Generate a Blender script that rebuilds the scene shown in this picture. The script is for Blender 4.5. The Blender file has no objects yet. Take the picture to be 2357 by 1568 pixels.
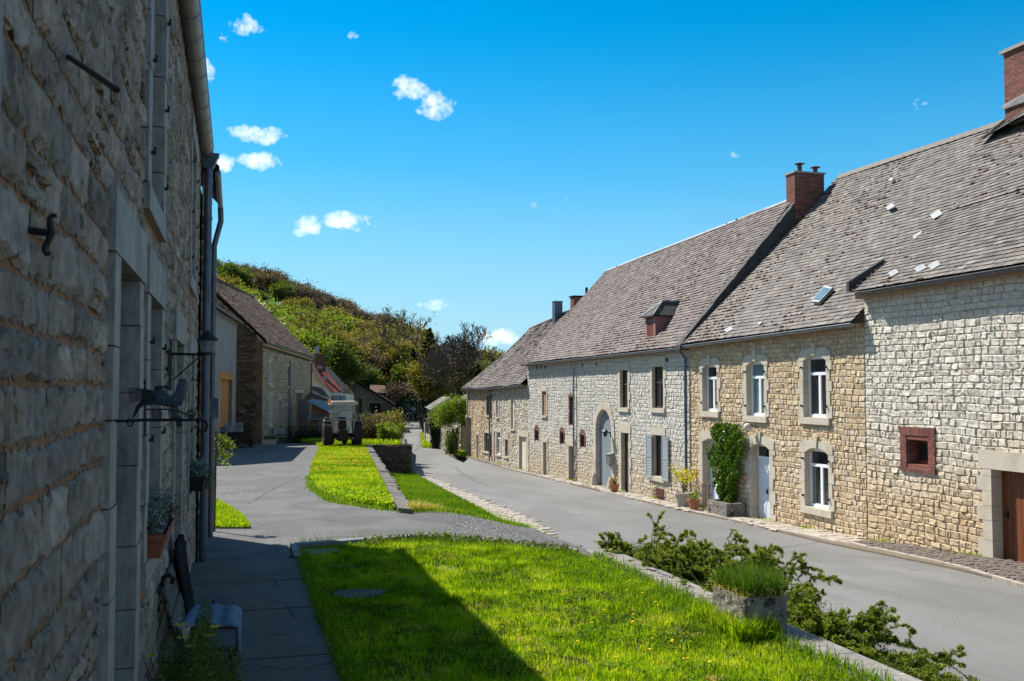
import bpy, math, random
import numpy as np
from mathutils import Vector, geometry
C = bpy.context; SC = C.scene; COL = SC.collection
rng = np.random.default_rng(7); rnd = random.Random(7)
R = math.radians
# ---------------------------------------------------------------- camera
cam = bpy.data.cameras.new('camera'); camo = bpy.data.objects.new('camera', cam); COL.objects.link(camo)
camo.location = (0, 0, 2.4); camo.rotation_euler = (R(92.65), 0, R(-15.5))
cam.lens = 35.0; cam.sensor_width = 36; cam.clip_start = .05; cam.clip_end = 6000
cam.dof.use_dof = True; cam.dof.focus_distance = 22; cam.dof.aperture_fstop = 7.1
SC.camera = camo
# ---------------------------------------------------------------- world and sun
LD = Vector((.442, -.65, -.93)).normalized()          # direction sunlight travels
EL = math.asin(-LD.z); AZ = math.atan2(-LD.x, -LD.y)  # azimuth of the sun measured from +Y towards +X
SC.view_settings.view_transform = 'Standard'; SC.view_settings.look = 'None'
SC.view_settings.gamma = 1; SC.view_settings.exposure = 0.72
W = bpy.data.worlds.new("World"); SC.world = W; W.use_nodes = True
def nd(nt, t, **k):
    n = nt.nodes.new(t)
    for a, b in k.items():
        if a.startswith('i_'):
            key = a[2:]; n.inputs[int(key) if key.isdigit() else key.replace('_', ' ')].default_value = b
        else: setattr(n, a, b)
    return n
def math_(nt, op, a, b=None, clamp=False):
    n = nt.nodes.new('ShaderNodeMath'); n.operation = op; n.use_clamp = clamp
    for i, x in enumerate((a, b)):
        if x is None: continue
        if isinstance(x, (int, float)): n.inputs[i].default_value = x
        else: nt.links.new(x, n.inputs[i])
    return n.outputs[0]
F_ = 2292.0
def ray(x, y):
    th, p = R(15.5), R(2.65)
    fw = np.array([math.sin(th)*math.cos(p), math.cos(th)*math.cos(p), math.sin(p)]); rt = np.array([math.cos(th), -math.sin(th), 0]); up = np.cross(rt, fw)
    return fw + rt*(x-1178.5)/F_ - up*(y-784)/F_
CP = np.array([0, 0, 2.4])
def sky():
    nt = W.node_tree; nt.nodes.clear(); L = nt.links.new
    out = nd(nt, 'ShaderNodeOutputWorld'); bg = nd(nt, 'ShaderNodeBackground', i_Strength=SKY_STR)
    st = nd(nt, 'ShaderNodeTexSky', sky_type='NISHITA', sun_disc=False, sun_elevation=EL, sun_rotation=AZ, altitude=200, air_density=1.0, dust_density=.3, ozone_density=2.5)
    hs = nd(nt, 'ShaderNodeHueSaturation'); hs.inputs['Hue'].default_value = .487; hs.inputs['Saturation'].default_value = 1.75; hs.inputs['Value'].default_value = 1.0
    L(st.outputs[0], hs.inputs['Color'])
    tc = nd(nt, 'ShaderNodeTexCoord'); d = tc.outputs['Generated']; sx = nd(nt, 'ShaderNodeSeparateXYZ'); L(d, sx.inputs[0])
    fr = nd(nt, 'ShaderNodeMapRange'); L(sx.outputs[1], fr.inputs[0]); fr.inputs[1].default_value = .2; fr.inputs[2].default_value = .75; fr.inputs[3].default_value = .9; fr.inputs[4].default_value = 1.72; L(fr.outputs[0], hs.inputs['Saturation'])
    hf = nd(nt, 'ShaderNodeMapRange'); L(sx.outputs[2], hf.inputs[0]); hf.inputs[1].default_value = 0; hf.inputs[2].default_value = .22; hf.inputs[3].default_value = .8; hf.inputs[4].default_value = 0; hf.inputs[2].default_value = .36; hf.interpolation_type = 'SMOOTHSTEP'
    hmix = nd(nt, 'ShaderNodeMixRGB'); L(hf.outputs[0], hmix.inputs[0]); L(hs.outputs[0], hmix.inputs[1]); hmix.inputs[2].default_value = (2.1, 4.4, 6.1, 1)
    nz = nd(nt, 'ShaderNodeTexNoise', i_Scale=48.0, i_Detail=10.0, i_Roughness=.6); L(d, nz.inputs['Vector'])
    nz2 = nd(nt, 'ShaderNodeTexNoise', i_Scale=150.0, i_Detail=6.0, i_Roughness=.6); L(d, nz2.inputs['Vector'])
    tot = None
    # clouds: centre (photo pixel -> direction), angular half sizes, density
    for (x, y, w, h, k) in [(572, 62, 42, 26, 1.0), (512, 92, 26, 14, .6), (462, 165, 30, 34, 1.0), (808, 84, 17, 13, .8), (950, 205, 44, 32, 1.15), (1000, 240, 46, 34, 1.1), (590, 308, 62, 24, 1.15), (505, 376, 34, 24, 1.1), (598, 372, 46, 22, 1.15), (700, 518, 46, 26, 1.25), (800, 510, 62, 24, 1.25), (1150, 778, 52, 22, 1.1), (1000, 700, 50, 14, .7), (1090, 850, 60, 60, .9), (2120, 240, 20, 14, .6), (1552, 240, 14, 12, .45), (1680, 352, 30, 12, .35), (955, 770, 60, 26, .8), (1250, 470, 90, 30, .1)]:
        c = ray(x, y); c = c/np.linalg.norm(c); e1 = np.cross(c, (0, 0, 1)); e1 /= np.linalg.norm(e1); e2 = np.cross(e1, c)
        def dot(v, s):
            n = nd(nt, 'ShaderNodeVectorMath', operation='DOT_PRODUCT'); L(d, n.inputs[0]); n.inputs[1].default_value = tuple(v*F_/s); return n.outputs['Value']
        a = dot(e1, w*1.15); b = dot(e2, h*1.15)
        r2 = math_(nt, 'ADD', math_(nt, 'MULTIPLY', a, a), math_(nt, 'MULTIPLY', b, b))
        front = math_(nt, 'GREATER_THAN', dot(c, F_), 0.5)
        m = math_(nt, 'MULTIPLY', math_(nt, 'MULTIPLY', math_(nt, 'SUBTRACT', 1.0, r2, True), front), k)
        tot = m if tot is None else math_(nt, 'MAXIMUM', tot, m)
    nn = math_(nt, 'ADD', math_(nt, 'MULTIPLY', nz.outputs[0], 3.6), math_(nt, 'MULTIPLY', nz2.outputs[0], 1.0))
    v = math_(nt, 'SUBTRACT', math_(nt, 'ADD', math_(nt, 'MULTIPLY', tot, 1.1), nn), 2.78)
    v = math_(nt, 'MULTIPLY', math_(nt, 'MULTIPLY', v, .8, True), math_(nt, 'MULTIPLY', tot, 5.0, True), True)
    mx = nd(nt, 'ShaderNodeMixRGB'); L(v, mx.inputs[0]); L(hmix.outputs[0], mx.inputs[1]); mx.inputs[2].default_value = (9.2, 9.4, 9.6, 1)
    L(mx.outputs[0], bg.inputs[0]); L(bg.outputs[0], out.inputs[0])
SKY_STR = .092
sky()
sl = bpy.data.lights.new('sun', 'SUN'); sl.energy = 5.0; sl.angle = R(.5); sl.color = (1, .94, .84)
so = bpy.data.objects.new('sun', sl); COL.objects.link(so); so.rotation_euler = LD.to_track_quat('-Z', 'Y').to_euler(); so.location = (-20, 30, 40)
# ---------------------------------------------------------------- materials
MATS = {}
def ramp(nt, fac, cols, pos=None, interp='LINEAR'):
    r = nd(nt, 'ShaderNodeValToRGB'); cr = r.color_ramp; cr.interpolation = interp
    n = len(cols); pos = pos or [i/(n-1) for i in range(n)]
    while len(cr.elements) < n: cr.elements.new(.5)
    for e, c, p in zip(cr.elements, cols, pos): e.position = p; e.color = (*c, 1)
    nt.links.new(fac, r.inputs[0]); return r.outputs[0]
def noise(nt, vec, scale, detail=4, rough=.55, dist=0):
    n = nd(nt, 'ShaderNodeTexNoise', i_Scale=scale, i_Detail=float(detail), i_Roughness=rough, i_Distortion=float(dist))
    nt.links.new(vec, n.inputs['Vector']); return n.outputs[0]
def mixc(nt, f, a, b, mode='MIX'):
    m = nd(nt, 'ShaderNodeMixRGB', blend_type=mode)
    for i, x in enumerate((f, a, b)):
        if isinstance(x, (int, float)): m.inputs[i].default_value = x
        elif isinstance(x, tuple): m.inputs[i].default_value = (*x, 1)
        else: nt.links.new(x, m.inputs[i])
    return m.outputs[0]
def mat(name, cols, scale=4, tint=False, mott=.25, mscale=None, bump=.3, bscale=30, bdist=.01, rough=.8, metal=0, spec=.4, trans=0, low=None, spots=None, detail=5, stretch=None, coat=0):
    """cols: colours by noise (or by the per-piece 'tint' value); mott: extra mottling; low=(colour,z0,z1): stone colour below z0; spots=(colour,scale,threshold)"""
    m = bpy.data.materials.new(name); m.use_nodes = True; nt = m.node_tree; L = nt.links.new
    b = nt.nodes['Principled BSDF']; tc = nd(nt, 'ShaderNodeTexCoord'); vec = tc.outputs['Object']
    if stretch:
        mp = nd(nt, 'ShaderNodeMapping'); mp.inputs['Scale'].default_value = stretch; L(vec, mp.inputs[0]); vs = mp.outputs[0]
    else: vs = vec
    if tint: f = nd(nt, 'ShaderNodeAttribute', attribute_name='tint').outputs['Fac']
    else:
        f = noise(nt, vs, scale, detail); f = math_(nt, 'ADD', math_(nt, 'MULTIPLY', f, 2.2), -.6, True)
    c = ramp(nt, f, cols) if len(cols) > 1 else mixc(nt, 0.0, cols[0], cols[0])
    if low:
        z = nd(nt, 'ShaderNodeSeparateXYZ'); g = nd(nt, 'ShaderNodeNewGeometry'); L(g.outputs['Position'], z.inputs[0])
        zz = math_(nt, 'ADD', z.outputs[2], math_(nt, 'MULTIPLY', noise(nt, g.outputs['Position'], .5, 4), 3.0))
        mr = nd(nt, 'ShaderNodeMapRange'); L(zz, mr.inputs[0]); mr.inputs[1].default_value = low[1]+1.5; mr.inputs[2].default_value = low[2]+1.5; mr.inputs[3].default_value = 1; mr.inputs[4].default_value = 0
        c = mixc(nt, math_(nt, 'MULTIPLY', mr.outputs[0], .85), c, mixc(nt, 1.0, c, low[0], "MULTIPLY"))
    if mott:
        n2 = noise(nt, vs, mscale or scale*6, 6, .65)
        g = ramp(nt, math_(nt, 'ADD', math_(nt, 'MULTIPLY', n2, 2.4), -.7, True), [(1-mott,)*3, (1+mott*.35,)*3])
        c = mixc(nt, 1.0, c, g, 'MULTIPLY')
    if spots:
        for sp in (spots if isinstance(spots, list) else [spots]):
            n3 = noise(nt, vec, sp[1], 5, .7); t = math_(nt, 'MULTIPLY', math_(nt, 'SUBTRACT', n3, sp[2]), 14.0, True)
            c = mixc(nt, t, c, sp[0])
    L(c, b.inputs['Base Color']); b.inputs['Roughness'].default_value = rough; b.inputs['Metallic'].default_value = metal; b.inputs['Specular IOR Level'].default_value = spec
    if coat: b.inputs['Coat Weight'].default_value = coat
    if bump:
        bn = nd(nt, 'ShaderNodeBump'); bn.inputs['Strength'].default_value = bump; bn.inputs['Distance'].default_value = bdist
        L(noise(nt, vs, bscale, 8, .65), bn.inputs['Height']); L(bn.outputs[0], b.inputs['Normal'])
    if trans:
        tr = nd(nt, 'ShaderNodeBsdfTranslucent'); L(mixc(nt, 1.0, c, (1.25, 1.2, .55), 'MULTIPLY'), tr.inputs[0]); mx = nd(nt, 'ShaderNodeMixShader'); mx.inputs[0].default_value = trans
        L(b.outputs[0], mx.inputs[1]); L(tr.outputs[0], mx.inputs[2]); L(mx.outputs[0], nt.nodes['Material Output'].inputs[0])
    MATS[name] = m; return m
mat('stone_grey', [(.45,.43,.39),(.58,.555,.50),(.53,.505,.455),(.64,.615,.56),(.51,.45,.355)], tint=True, mott=.35, mscale=9, bump=.7, bscale=22, bdist=.03, low=((.93,.80,.62), -2.0, .2), rough=.9)
mat('stone_tan', [(.42,.32,.20),(.58,.45,.29),(.52,.39,.245),(.62,.52,.38),(.50,.43,.33)], tint=True, mott=.35, mscale=9, bump=.7, bscale=22, bdist=.03, rough=.9)
mat('stone_pale', [(.50,.465,.40),(.62,.58,.50),(.57,.53,.45),(.68,.64,.56),(.58,.50,.39)], tint=True, mott=.32, mscale=9, bump=.7, bscale=20, bdist=.03, low=((.88,.68,.46), -.9, 1.6), rough=.9)
mat('stone_mixed', [(.42,.38,.32),(.58,.53,.44),(.51,.45,.34),(.63,.59,.52),(.38,.36,.33)], tint=True, mott=.35, mscale=9, bump=.7, bscale=22, bdist=.03, rough=.9)
mat('mortar_pale', [(.36,.34,.30),(.46,.43,.38)], scale=6, bump=.5)
mat('mortar_tan', [(.42,.32,.20),(.52,.41,.27)], scale=6, bump=.5)
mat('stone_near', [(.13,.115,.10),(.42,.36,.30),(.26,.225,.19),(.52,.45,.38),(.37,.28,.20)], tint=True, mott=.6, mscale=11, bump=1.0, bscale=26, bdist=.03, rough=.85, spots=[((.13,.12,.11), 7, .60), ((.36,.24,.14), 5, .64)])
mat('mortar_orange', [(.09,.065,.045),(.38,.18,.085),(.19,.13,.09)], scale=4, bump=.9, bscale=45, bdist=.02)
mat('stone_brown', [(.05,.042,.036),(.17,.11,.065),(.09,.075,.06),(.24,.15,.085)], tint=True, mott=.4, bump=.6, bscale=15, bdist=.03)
mat('mortar_brown', [(.13,.09,.055),(.2,.13,.08)], scale=6)
mat('dressed', [(.42,.36,.28),(.56,.50,.41),(.47,.41,.31)], scale=1.2, mott=.3, mscale=25, bump=.25, bscale=40, spots=((.2,.19,.17), 9, .68))
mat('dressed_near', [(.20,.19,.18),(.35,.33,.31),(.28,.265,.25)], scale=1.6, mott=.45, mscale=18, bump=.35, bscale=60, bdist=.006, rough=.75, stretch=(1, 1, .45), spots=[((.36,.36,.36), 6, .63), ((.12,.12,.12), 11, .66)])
mat('brick', [(.17,.055,.038),(.27,.095,.062),(.13,.045,.035),(.22,.10,.075)], tint=True, mott=.3, mscale=30, bump=.4)
mat('brick_orange', [(.40,.14,.06),(.48,.20,.09),(.33,.12,.06)], tint=True, mott=.3, mscale=30, bump=.4)
mat('mortar_grey', [(.28,.26,.23),(.36,.33,.3)], scale=8)
mat('slate', [(.095,.082,.07),(.155,.135,.118),(.20,.177,.155),(.13,.112,.097),(.25,.228,.205),(.175,.148,.127)], tint=True, mott=.4, mscale=7, bump=.5, bscale=25, bdist=.01, rough=.75, spots=[((.42,.40,.37), 5.5, .66), ((.09,.06,.045), 3.3, .64)])
mat('slate_purple', [(.10,.075,.068),(.165,.127,.114),(.135,.105,.095),(.195,.155,.14),(.25,.215,.20)], tint=True, mott=.4, mscale=7, bump=.5, bscale=25, bdist=.01, rough=.75, spots=[((.38,.34,.33), 5.0, .68), ((.09,.055,.045), 2.6, .63)])
mat('slate_new', [(.25,.26,.275),(.33,.34,.355)], scale=2, mott=.2, bump=.2, rough=.6)
mat('slate_dark', [(.035,.035,.04),(.07,.068,.07),(.05,.045,.045)], scale=3, mott=.5, bump=.6, spots=((.2,.2,.19), 4, .62))
mat('slate_pink', [(.30,.13,.15),(.36,.17,.18)], scale=2, mott=.3, bump=.2)
mat('moss', [(.035,.014,.010),(.075,.030,.020),(.05,.035,.015)], scale=5, mott=.5, bump=1, bscale=60, bdist=.02, rough=1, spec=.1)
mat('roof_brown', [(.12,.065,.038),(.22,.125,.075),(.15,.095,.062),(.27,.18,.125)], tint=True, mott=.5, mscale=5, bump=.6, rough=.9)
mat('roof_red', [(.34,.055,.03),(.44,.09,.05),(.28,.05,.03),(.40,.12,.08)], tint=True, mott=.35, mscale=5, bump=.4, rough=.8)
mat('zinc', [(.20,.22,.25),(.30,.32,.34)], scale=3, mott=.25, bump=.08, rough=.45, metal=.6)
mat('zinc_blue', [(.075,.105,.15),(.12,.155,.205)], scale=2, mott=.3, mscale=8, bump=.1, rough=.4, metal=.4)
mat('gutter_grey', [(.09,.09,.09),(.16,.16,.155)], scale=2.5, mott=.35, mscale=12, bump=.15, rough=.7, metal=.1)
mat('iron', [(.008,.008,.010),(.018,.018,.02)], scale=8, bump=.3, bscale=60, rough=.5, spec=.3)
mat('iron_blue', [(.02,.035,.055),(.045,.075,.115)], scale=8, bump=.5, bscale=70, rough=.5)
mat('rust', [(.09,.035,.02),(.16,.07,.04)], scale=10, rough=.8)
mat('white_paint', [(.72,.75,.80),(.80,.82,.85)], scale=2, mott=.06, bump=.1, rough=.5)
mat('white_door', [(.62,.68,.80),(.70,.75,.84)], scale=2, mott=.1, bump=.12, rough=.5)
mat('cream_paint', [(.60,.56,.46),(.70,.66,.56)], scale=1.5, mott=.2, bump=.1)
mat('grey_blue_paint', [(.20,.24,.27),(.25,.29,.32)], scale=2, mott=.12, bump=.25, bscale=8, stretch=(6, 6, .3), rough=.55)
mat('shutter_grey', [(.26,.29,.32),(.32,.35,.37)], scale=3, mott=.15, rough=.6)
mat('blue_paint', [(.12,.22,.36),(.18,.28,.42)], scale=3)
mat('wood_brown', [(.12,.035,.012),(.20,.065,.022),(.15,.045,.016)], scale=2, mott=.3, bump=.3, stretch=(5, 5, .4), rough=.45)
mat('wood_orange', [(.55,.22,.04),(.64,.30,.07)], scale=2, mott=.2, bump=.3, stretch=(6, 6, .4))
mat('wood_grey', [(.16,.13,.10),(.25,.21,.17),(.20,.15,.11)], scale=3, mott=.35, bump=.5, stretch=(6, 6, .5))
mat('wood_tan', [(.26,.17,.10),(.36,.25,.16)], scale=3, mott=.35, bump=.5, stretch=(6, 6, .5))
mat('wood_dark', [(.022,.016,.012),(.05,.035,.025)], scale=4, mott=.4, bump=.4, stretch=(4, 1, 4))
mat('bench_wood', [(.055,.05,.05),(.10,.09,.085),(.075,.07,.07)], scale=3, mott=.5, mscale=40, bump=.8, bscale=30, bdist=.006, stretch=(8, .5, 8), rough=.8)
mat('log_end', [(.42,.26,.13),(.30,.17,.08),(.5,.33,.18)], scale=9, mott=.3)
mat('glass', [(.012,.014,.018),(.03,.035,.04)], scale=1.5, mott=0, bump=0, rough=.06, spec=.9)
mat('glass_curtain', [(.10,.17,.19),(.16,.25,.27)], scale=1.2, mott=.2, bump=0, rough=.12, spec=.9)
mat('glass_clear', [(.13,.16,.19),(.20,.24,.27)], scale=4, mott=0, bump=0, rough=.08, spec=1)
mat('dark', [(.010,.009,.009),(.016,.015,.014)], scale=3, mott=0, bump=0, rough=.9, spec=.1)
mat('plaster_grey', [(.27,.25,.235),(.33,.31,.29),(.24,.22,.2)], scale=.9, mott=.2, bump=.4)
mat('plaster_white', [(.55,.53,.47),(.62,.60,.54)], scale=.9, mott=.2, bump=.2)
mat('asphalt_lane', [(.07,.068,.068),(.135,.131,.129),(.09,.087,.086),(.165,.16,.156)], scale=.5, mott=.45, mscale=45, bump=.8, bscale=90, bdist=.006, rough=.85, spots=[((.26,.25,.23), 17, .665), ((.06,.058,.058), 1.1, .66)])
mat('asphalt_road', [(.125,.123,.120),(.20,.198,.194),(.155,.152,.147),(.225,.222,.216)], scale=.28, mott=.32, mscale=60, bump=.45, bscale=90, bdist=.005, rough=.85, spots=[((.125,.123,.12), .8, .64), ((.27,.26,.245), 18, .69)], stretch=(1.0, .35, 1))
mat('gravel', [(.28,.27,.26),(.42,.41,.40),(.36,.34,.32),(.22,.21,.2),(.5,.48,.46)], tint=True, mott=.2, bump=.4)
mat('cobble', [(.24,.20,.17),(.32,.27,.22),(.28,.25,.22),(.38,.34,.29),(.20,.18,.17)], tint=True, mott=.35, mscale=20, bump=.6, bscale=30, spots=((.08,.12,.03), 2.2, .68))
mat('cobble_dark', [(.13,.10,.085),(.19,.15,.125),(.16,.14,.125),(.22,.18,.15)], tint=True, mott=.35, mscale=20, bump=.6, bscale=30)
mat('flagstone', [(.30,.26,.215),(.42,.37,.31),(.36,.32,.27),(.46,.41,.35)], tint=True, mott=.3, mscale=9, bump=.5, bscale=25)
mat('joint_dirt', [(.13,.10,.07),(.20,.16,.11)], scale=5, bump=.5)
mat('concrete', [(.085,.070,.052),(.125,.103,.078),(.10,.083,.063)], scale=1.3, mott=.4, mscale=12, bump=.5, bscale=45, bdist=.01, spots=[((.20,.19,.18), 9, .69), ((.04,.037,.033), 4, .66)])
mat('curb_blue', [(.15,.17,.19),(.23,.24,.26)], scale=2.5, mott=.35, mscale=14, bump=.5)
mat('wall_cap', [(.17,.155,.14),(.30,.275,.25),(.23,.215,.20),(.36,.34,.32)], scale=1.6, mott=.45, mscale=14, bump=.7, bscale=30, bdist=.02, spots=[((.48,.47,.44), 9, .66), ((.07,.065,.05), 6, .64)])
mat('trough', [(.16,.15,.13),(.26,.24,.21),(.11,.105,.09)], scale=3.5, mott=.5, mscale=20, bump=.9, bscale=35, bdist=.02, spots=[((.03,.022,.02), 5, .53), ((.50,.49,.47), 14, .58)])
mat('rough_dark', [(.045,.038,.028),(.11,.095,.075),(.07,.065,.05)], tint=True, mott=.5, mscale=6, bump=.9, bscale=14, bdist=.05, spots=((.02,.025,.012), 2, .6))
mat('soil', [(.10,.065,.04),(.18,.12,.075)], scale=8, bump=.8)
mat('earth', [(.045,.06,.018),(.09,.085,.04),(.06,.075,.02)], scale=.5, mott=.3, bump=.5)
mat('turf', [(.09,.11,.015),(.16,.14,.035),(.10,.14,.018)], scale=3, mott=.4, bump=.8, bscale=30, bdist=.03)
mat('hill_ground', [(.035,.045,.018),(.07,.06,.035)], scale=.05, mott=.4, mscale=.5, bump=.3)
mat('terracotta', [(.40,.15,.075),(.48,.20,.11)], scale=6, mott=.2, bump=.1)
mat('terracotta_dark', [(.24,.07,.035),(.32,.10,.055)], scale=6, mott=.2, bump=.1)
mat('pot_beige', [(.42,.37,.30),(.5,.45,.37)], scale=3, mott=.15, bump=.1)
mat('tyre', [(.020,.018,.017),(.045,.038,.032)], scale=8, mott=.3, bump=.5, rough=.9)
mat('tractor_paint', [(.26,.26,.23),(.40,.39,.35)], scale=2, mott=.5, mscale=9, spots=((.10,.06,.04), 4, .6), bump=.1, rough=.5)
mat('amber', [(.9,.22,.02)], mott=0, bump=0, rough=.3)
mat('cloth_blue', [(.12,.19,.29),(.18,.26,.36)], scale=6, mott=.3, mscale=60, bump=.4, bscale=120, rough=.95, spec=.1)
mat('cloth_black', [(.012,.013,.018),(.025,.027,.035)], scale=6, mott=.3, rough=.95, spec=.1)
mat('bark', [(.06,.045,.035),(.12,.095,.075)], scale=6, bump=.6, stretch=(2, 2, .5))
mat('bark_far', [(.085,.065,.055),(.15,.12,.10)], scale=3, bump=0)
def leafmat(n, a, b, c, tr=.35): mat(n, [a, b, c], tint=True, mott=0, bump=0, rough=.6, spec=.25, trans=tr)
leafmat('grass', (.07,.15,.003), (.25,.42,.004), (.52,.60,.03), .5)
leafmat('grass_deep', (.06,.15,.004), (.14,.28,.006), (.28,.38,.02), .45)
leafmat('grass_dry', (.30,.30,.05), (.5,.45,.12), (.62,.52,.24), .4)
leafmat('grass_planter', (.045,.10,.008), (.08,.17,.012), (.15,.22,.03), .4)
leafmat('dandelion', (.75,.42,.0), (.85,.55,.0), (.8,.6,.02), .1)
leafmat('leaf_glossy', (.02,.06,.008), (.07,.17,.012), (.20,.28,.015), .25); MATS['leaf_glossy'].node_tree.nodes['Principled BSDF'].inputs['Roughness'].default_value = .3
leafmat('leaf_dark', (.006,.016,.006), (.012,.032,.010), (.025,.055,.015), .15)
leafmat('leaf_lime', (.08,.13,.014), (.17,.25,.025), (.29,.36,.05), .45)
leafmat('leaf_olive', (.09,.09,.02), (.20,.185,.04), (.33,.29,.06), .4)
leafmat('leaf_green', (.03,.06,.012), (.085,.13,.02), (.17,.21,.04), .4)
leafmat('leaf_brown', (.07,.05,.03), (.13,.095,.055), (.19,.14,.08), .35)
leafmat('leaf_purple', (.09,.06,.05), (.15,.105,.09), (.21,.16,.13), .3)
leafmat('blossom', (.45,.42,.30), (.62,.58,.48), (.7,.68,.6), .3)
leafmat('leaf_yellow', (.38,.38,.01), (.58,.52,.02), (.7,.58,.03), .35)
leafmat('leaf_juniper', (.035,.07,.010), (.16,.23,.02), (.40,.45,.06), .45)
mat('cap_dark', [(.07,.065,.055),(.20,.185,.165),(.12,.11,.095),(.28,.265,.24)], scale=2.2, mott=.5, mscale=14, bump=.9, bscale=22, bdist=.03, spots=[((.30,.29,.27), 8, .66), ((.05,.07,.02), 3, .62)])
mat('rubble_brown', [(.10,.08,.06),(.20,.16,.12),(.15,.12,.09)], scale=.9, mott=.5, mscale=4, bump=.8, bscale=3, bdist=.1)
mat('marks', [(.075,.073,.072),(.10,.098,.096)], scale=3, mott=.2, bump=.3)
mat('patch', [(.13,.128,.125),(.165,.162,.158)], scale=3, mott=.35, mscale=30, bump=.6)
mat('slab_dark', [(.045,.05,.055),(.07,.075,.08)], scale=3, mott=.3, bump=.3)
mat('barn_stone', [(.34,.27,.18),(.50,.40,.28),(.44,.33,.21),(.55,.47,.35),(.38,.32,.25)], tint=True, mott=.35, mscale=4, bump=.6, bscale=12, bdist=.03)
def clear(n, col, mixf):
    m = bpy.data.materials.new(n); m.use_nodes = True; nt = m.node_tree; L = nt.links.new; a = nd(nt, 'ShaderNodeBsdfTransparent'); a.inputs[0].default_value = col; b = nt.nodes['Principled BSDF']; b.inputs['Roughness'].default_value = .08; b.inputs['Base Color'].default_value = (.35, .38, .4, 1); x = nd(nt, 'ShaderNodeMixShader'); x.inputs[0].default_value = mixf
    L(a.outputs[0], x.inputs[1]); L(b.outputs[0], x.inputs[2]); L(x.outputs[0], nt.nodes['Material Output'].inputs[0]); MATS[n] = m
clear('clear_glass', (.93, .95, .96, 1), .28)
leafmat('leaf_silver', (.12,.18,.20), (.2,.27,.29), (.28,.34,.36), .2)
leafmat('petal_pink', (.6,.08,.2), (.7,.3,.05), (.8,.6,.05), .2)
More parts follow.
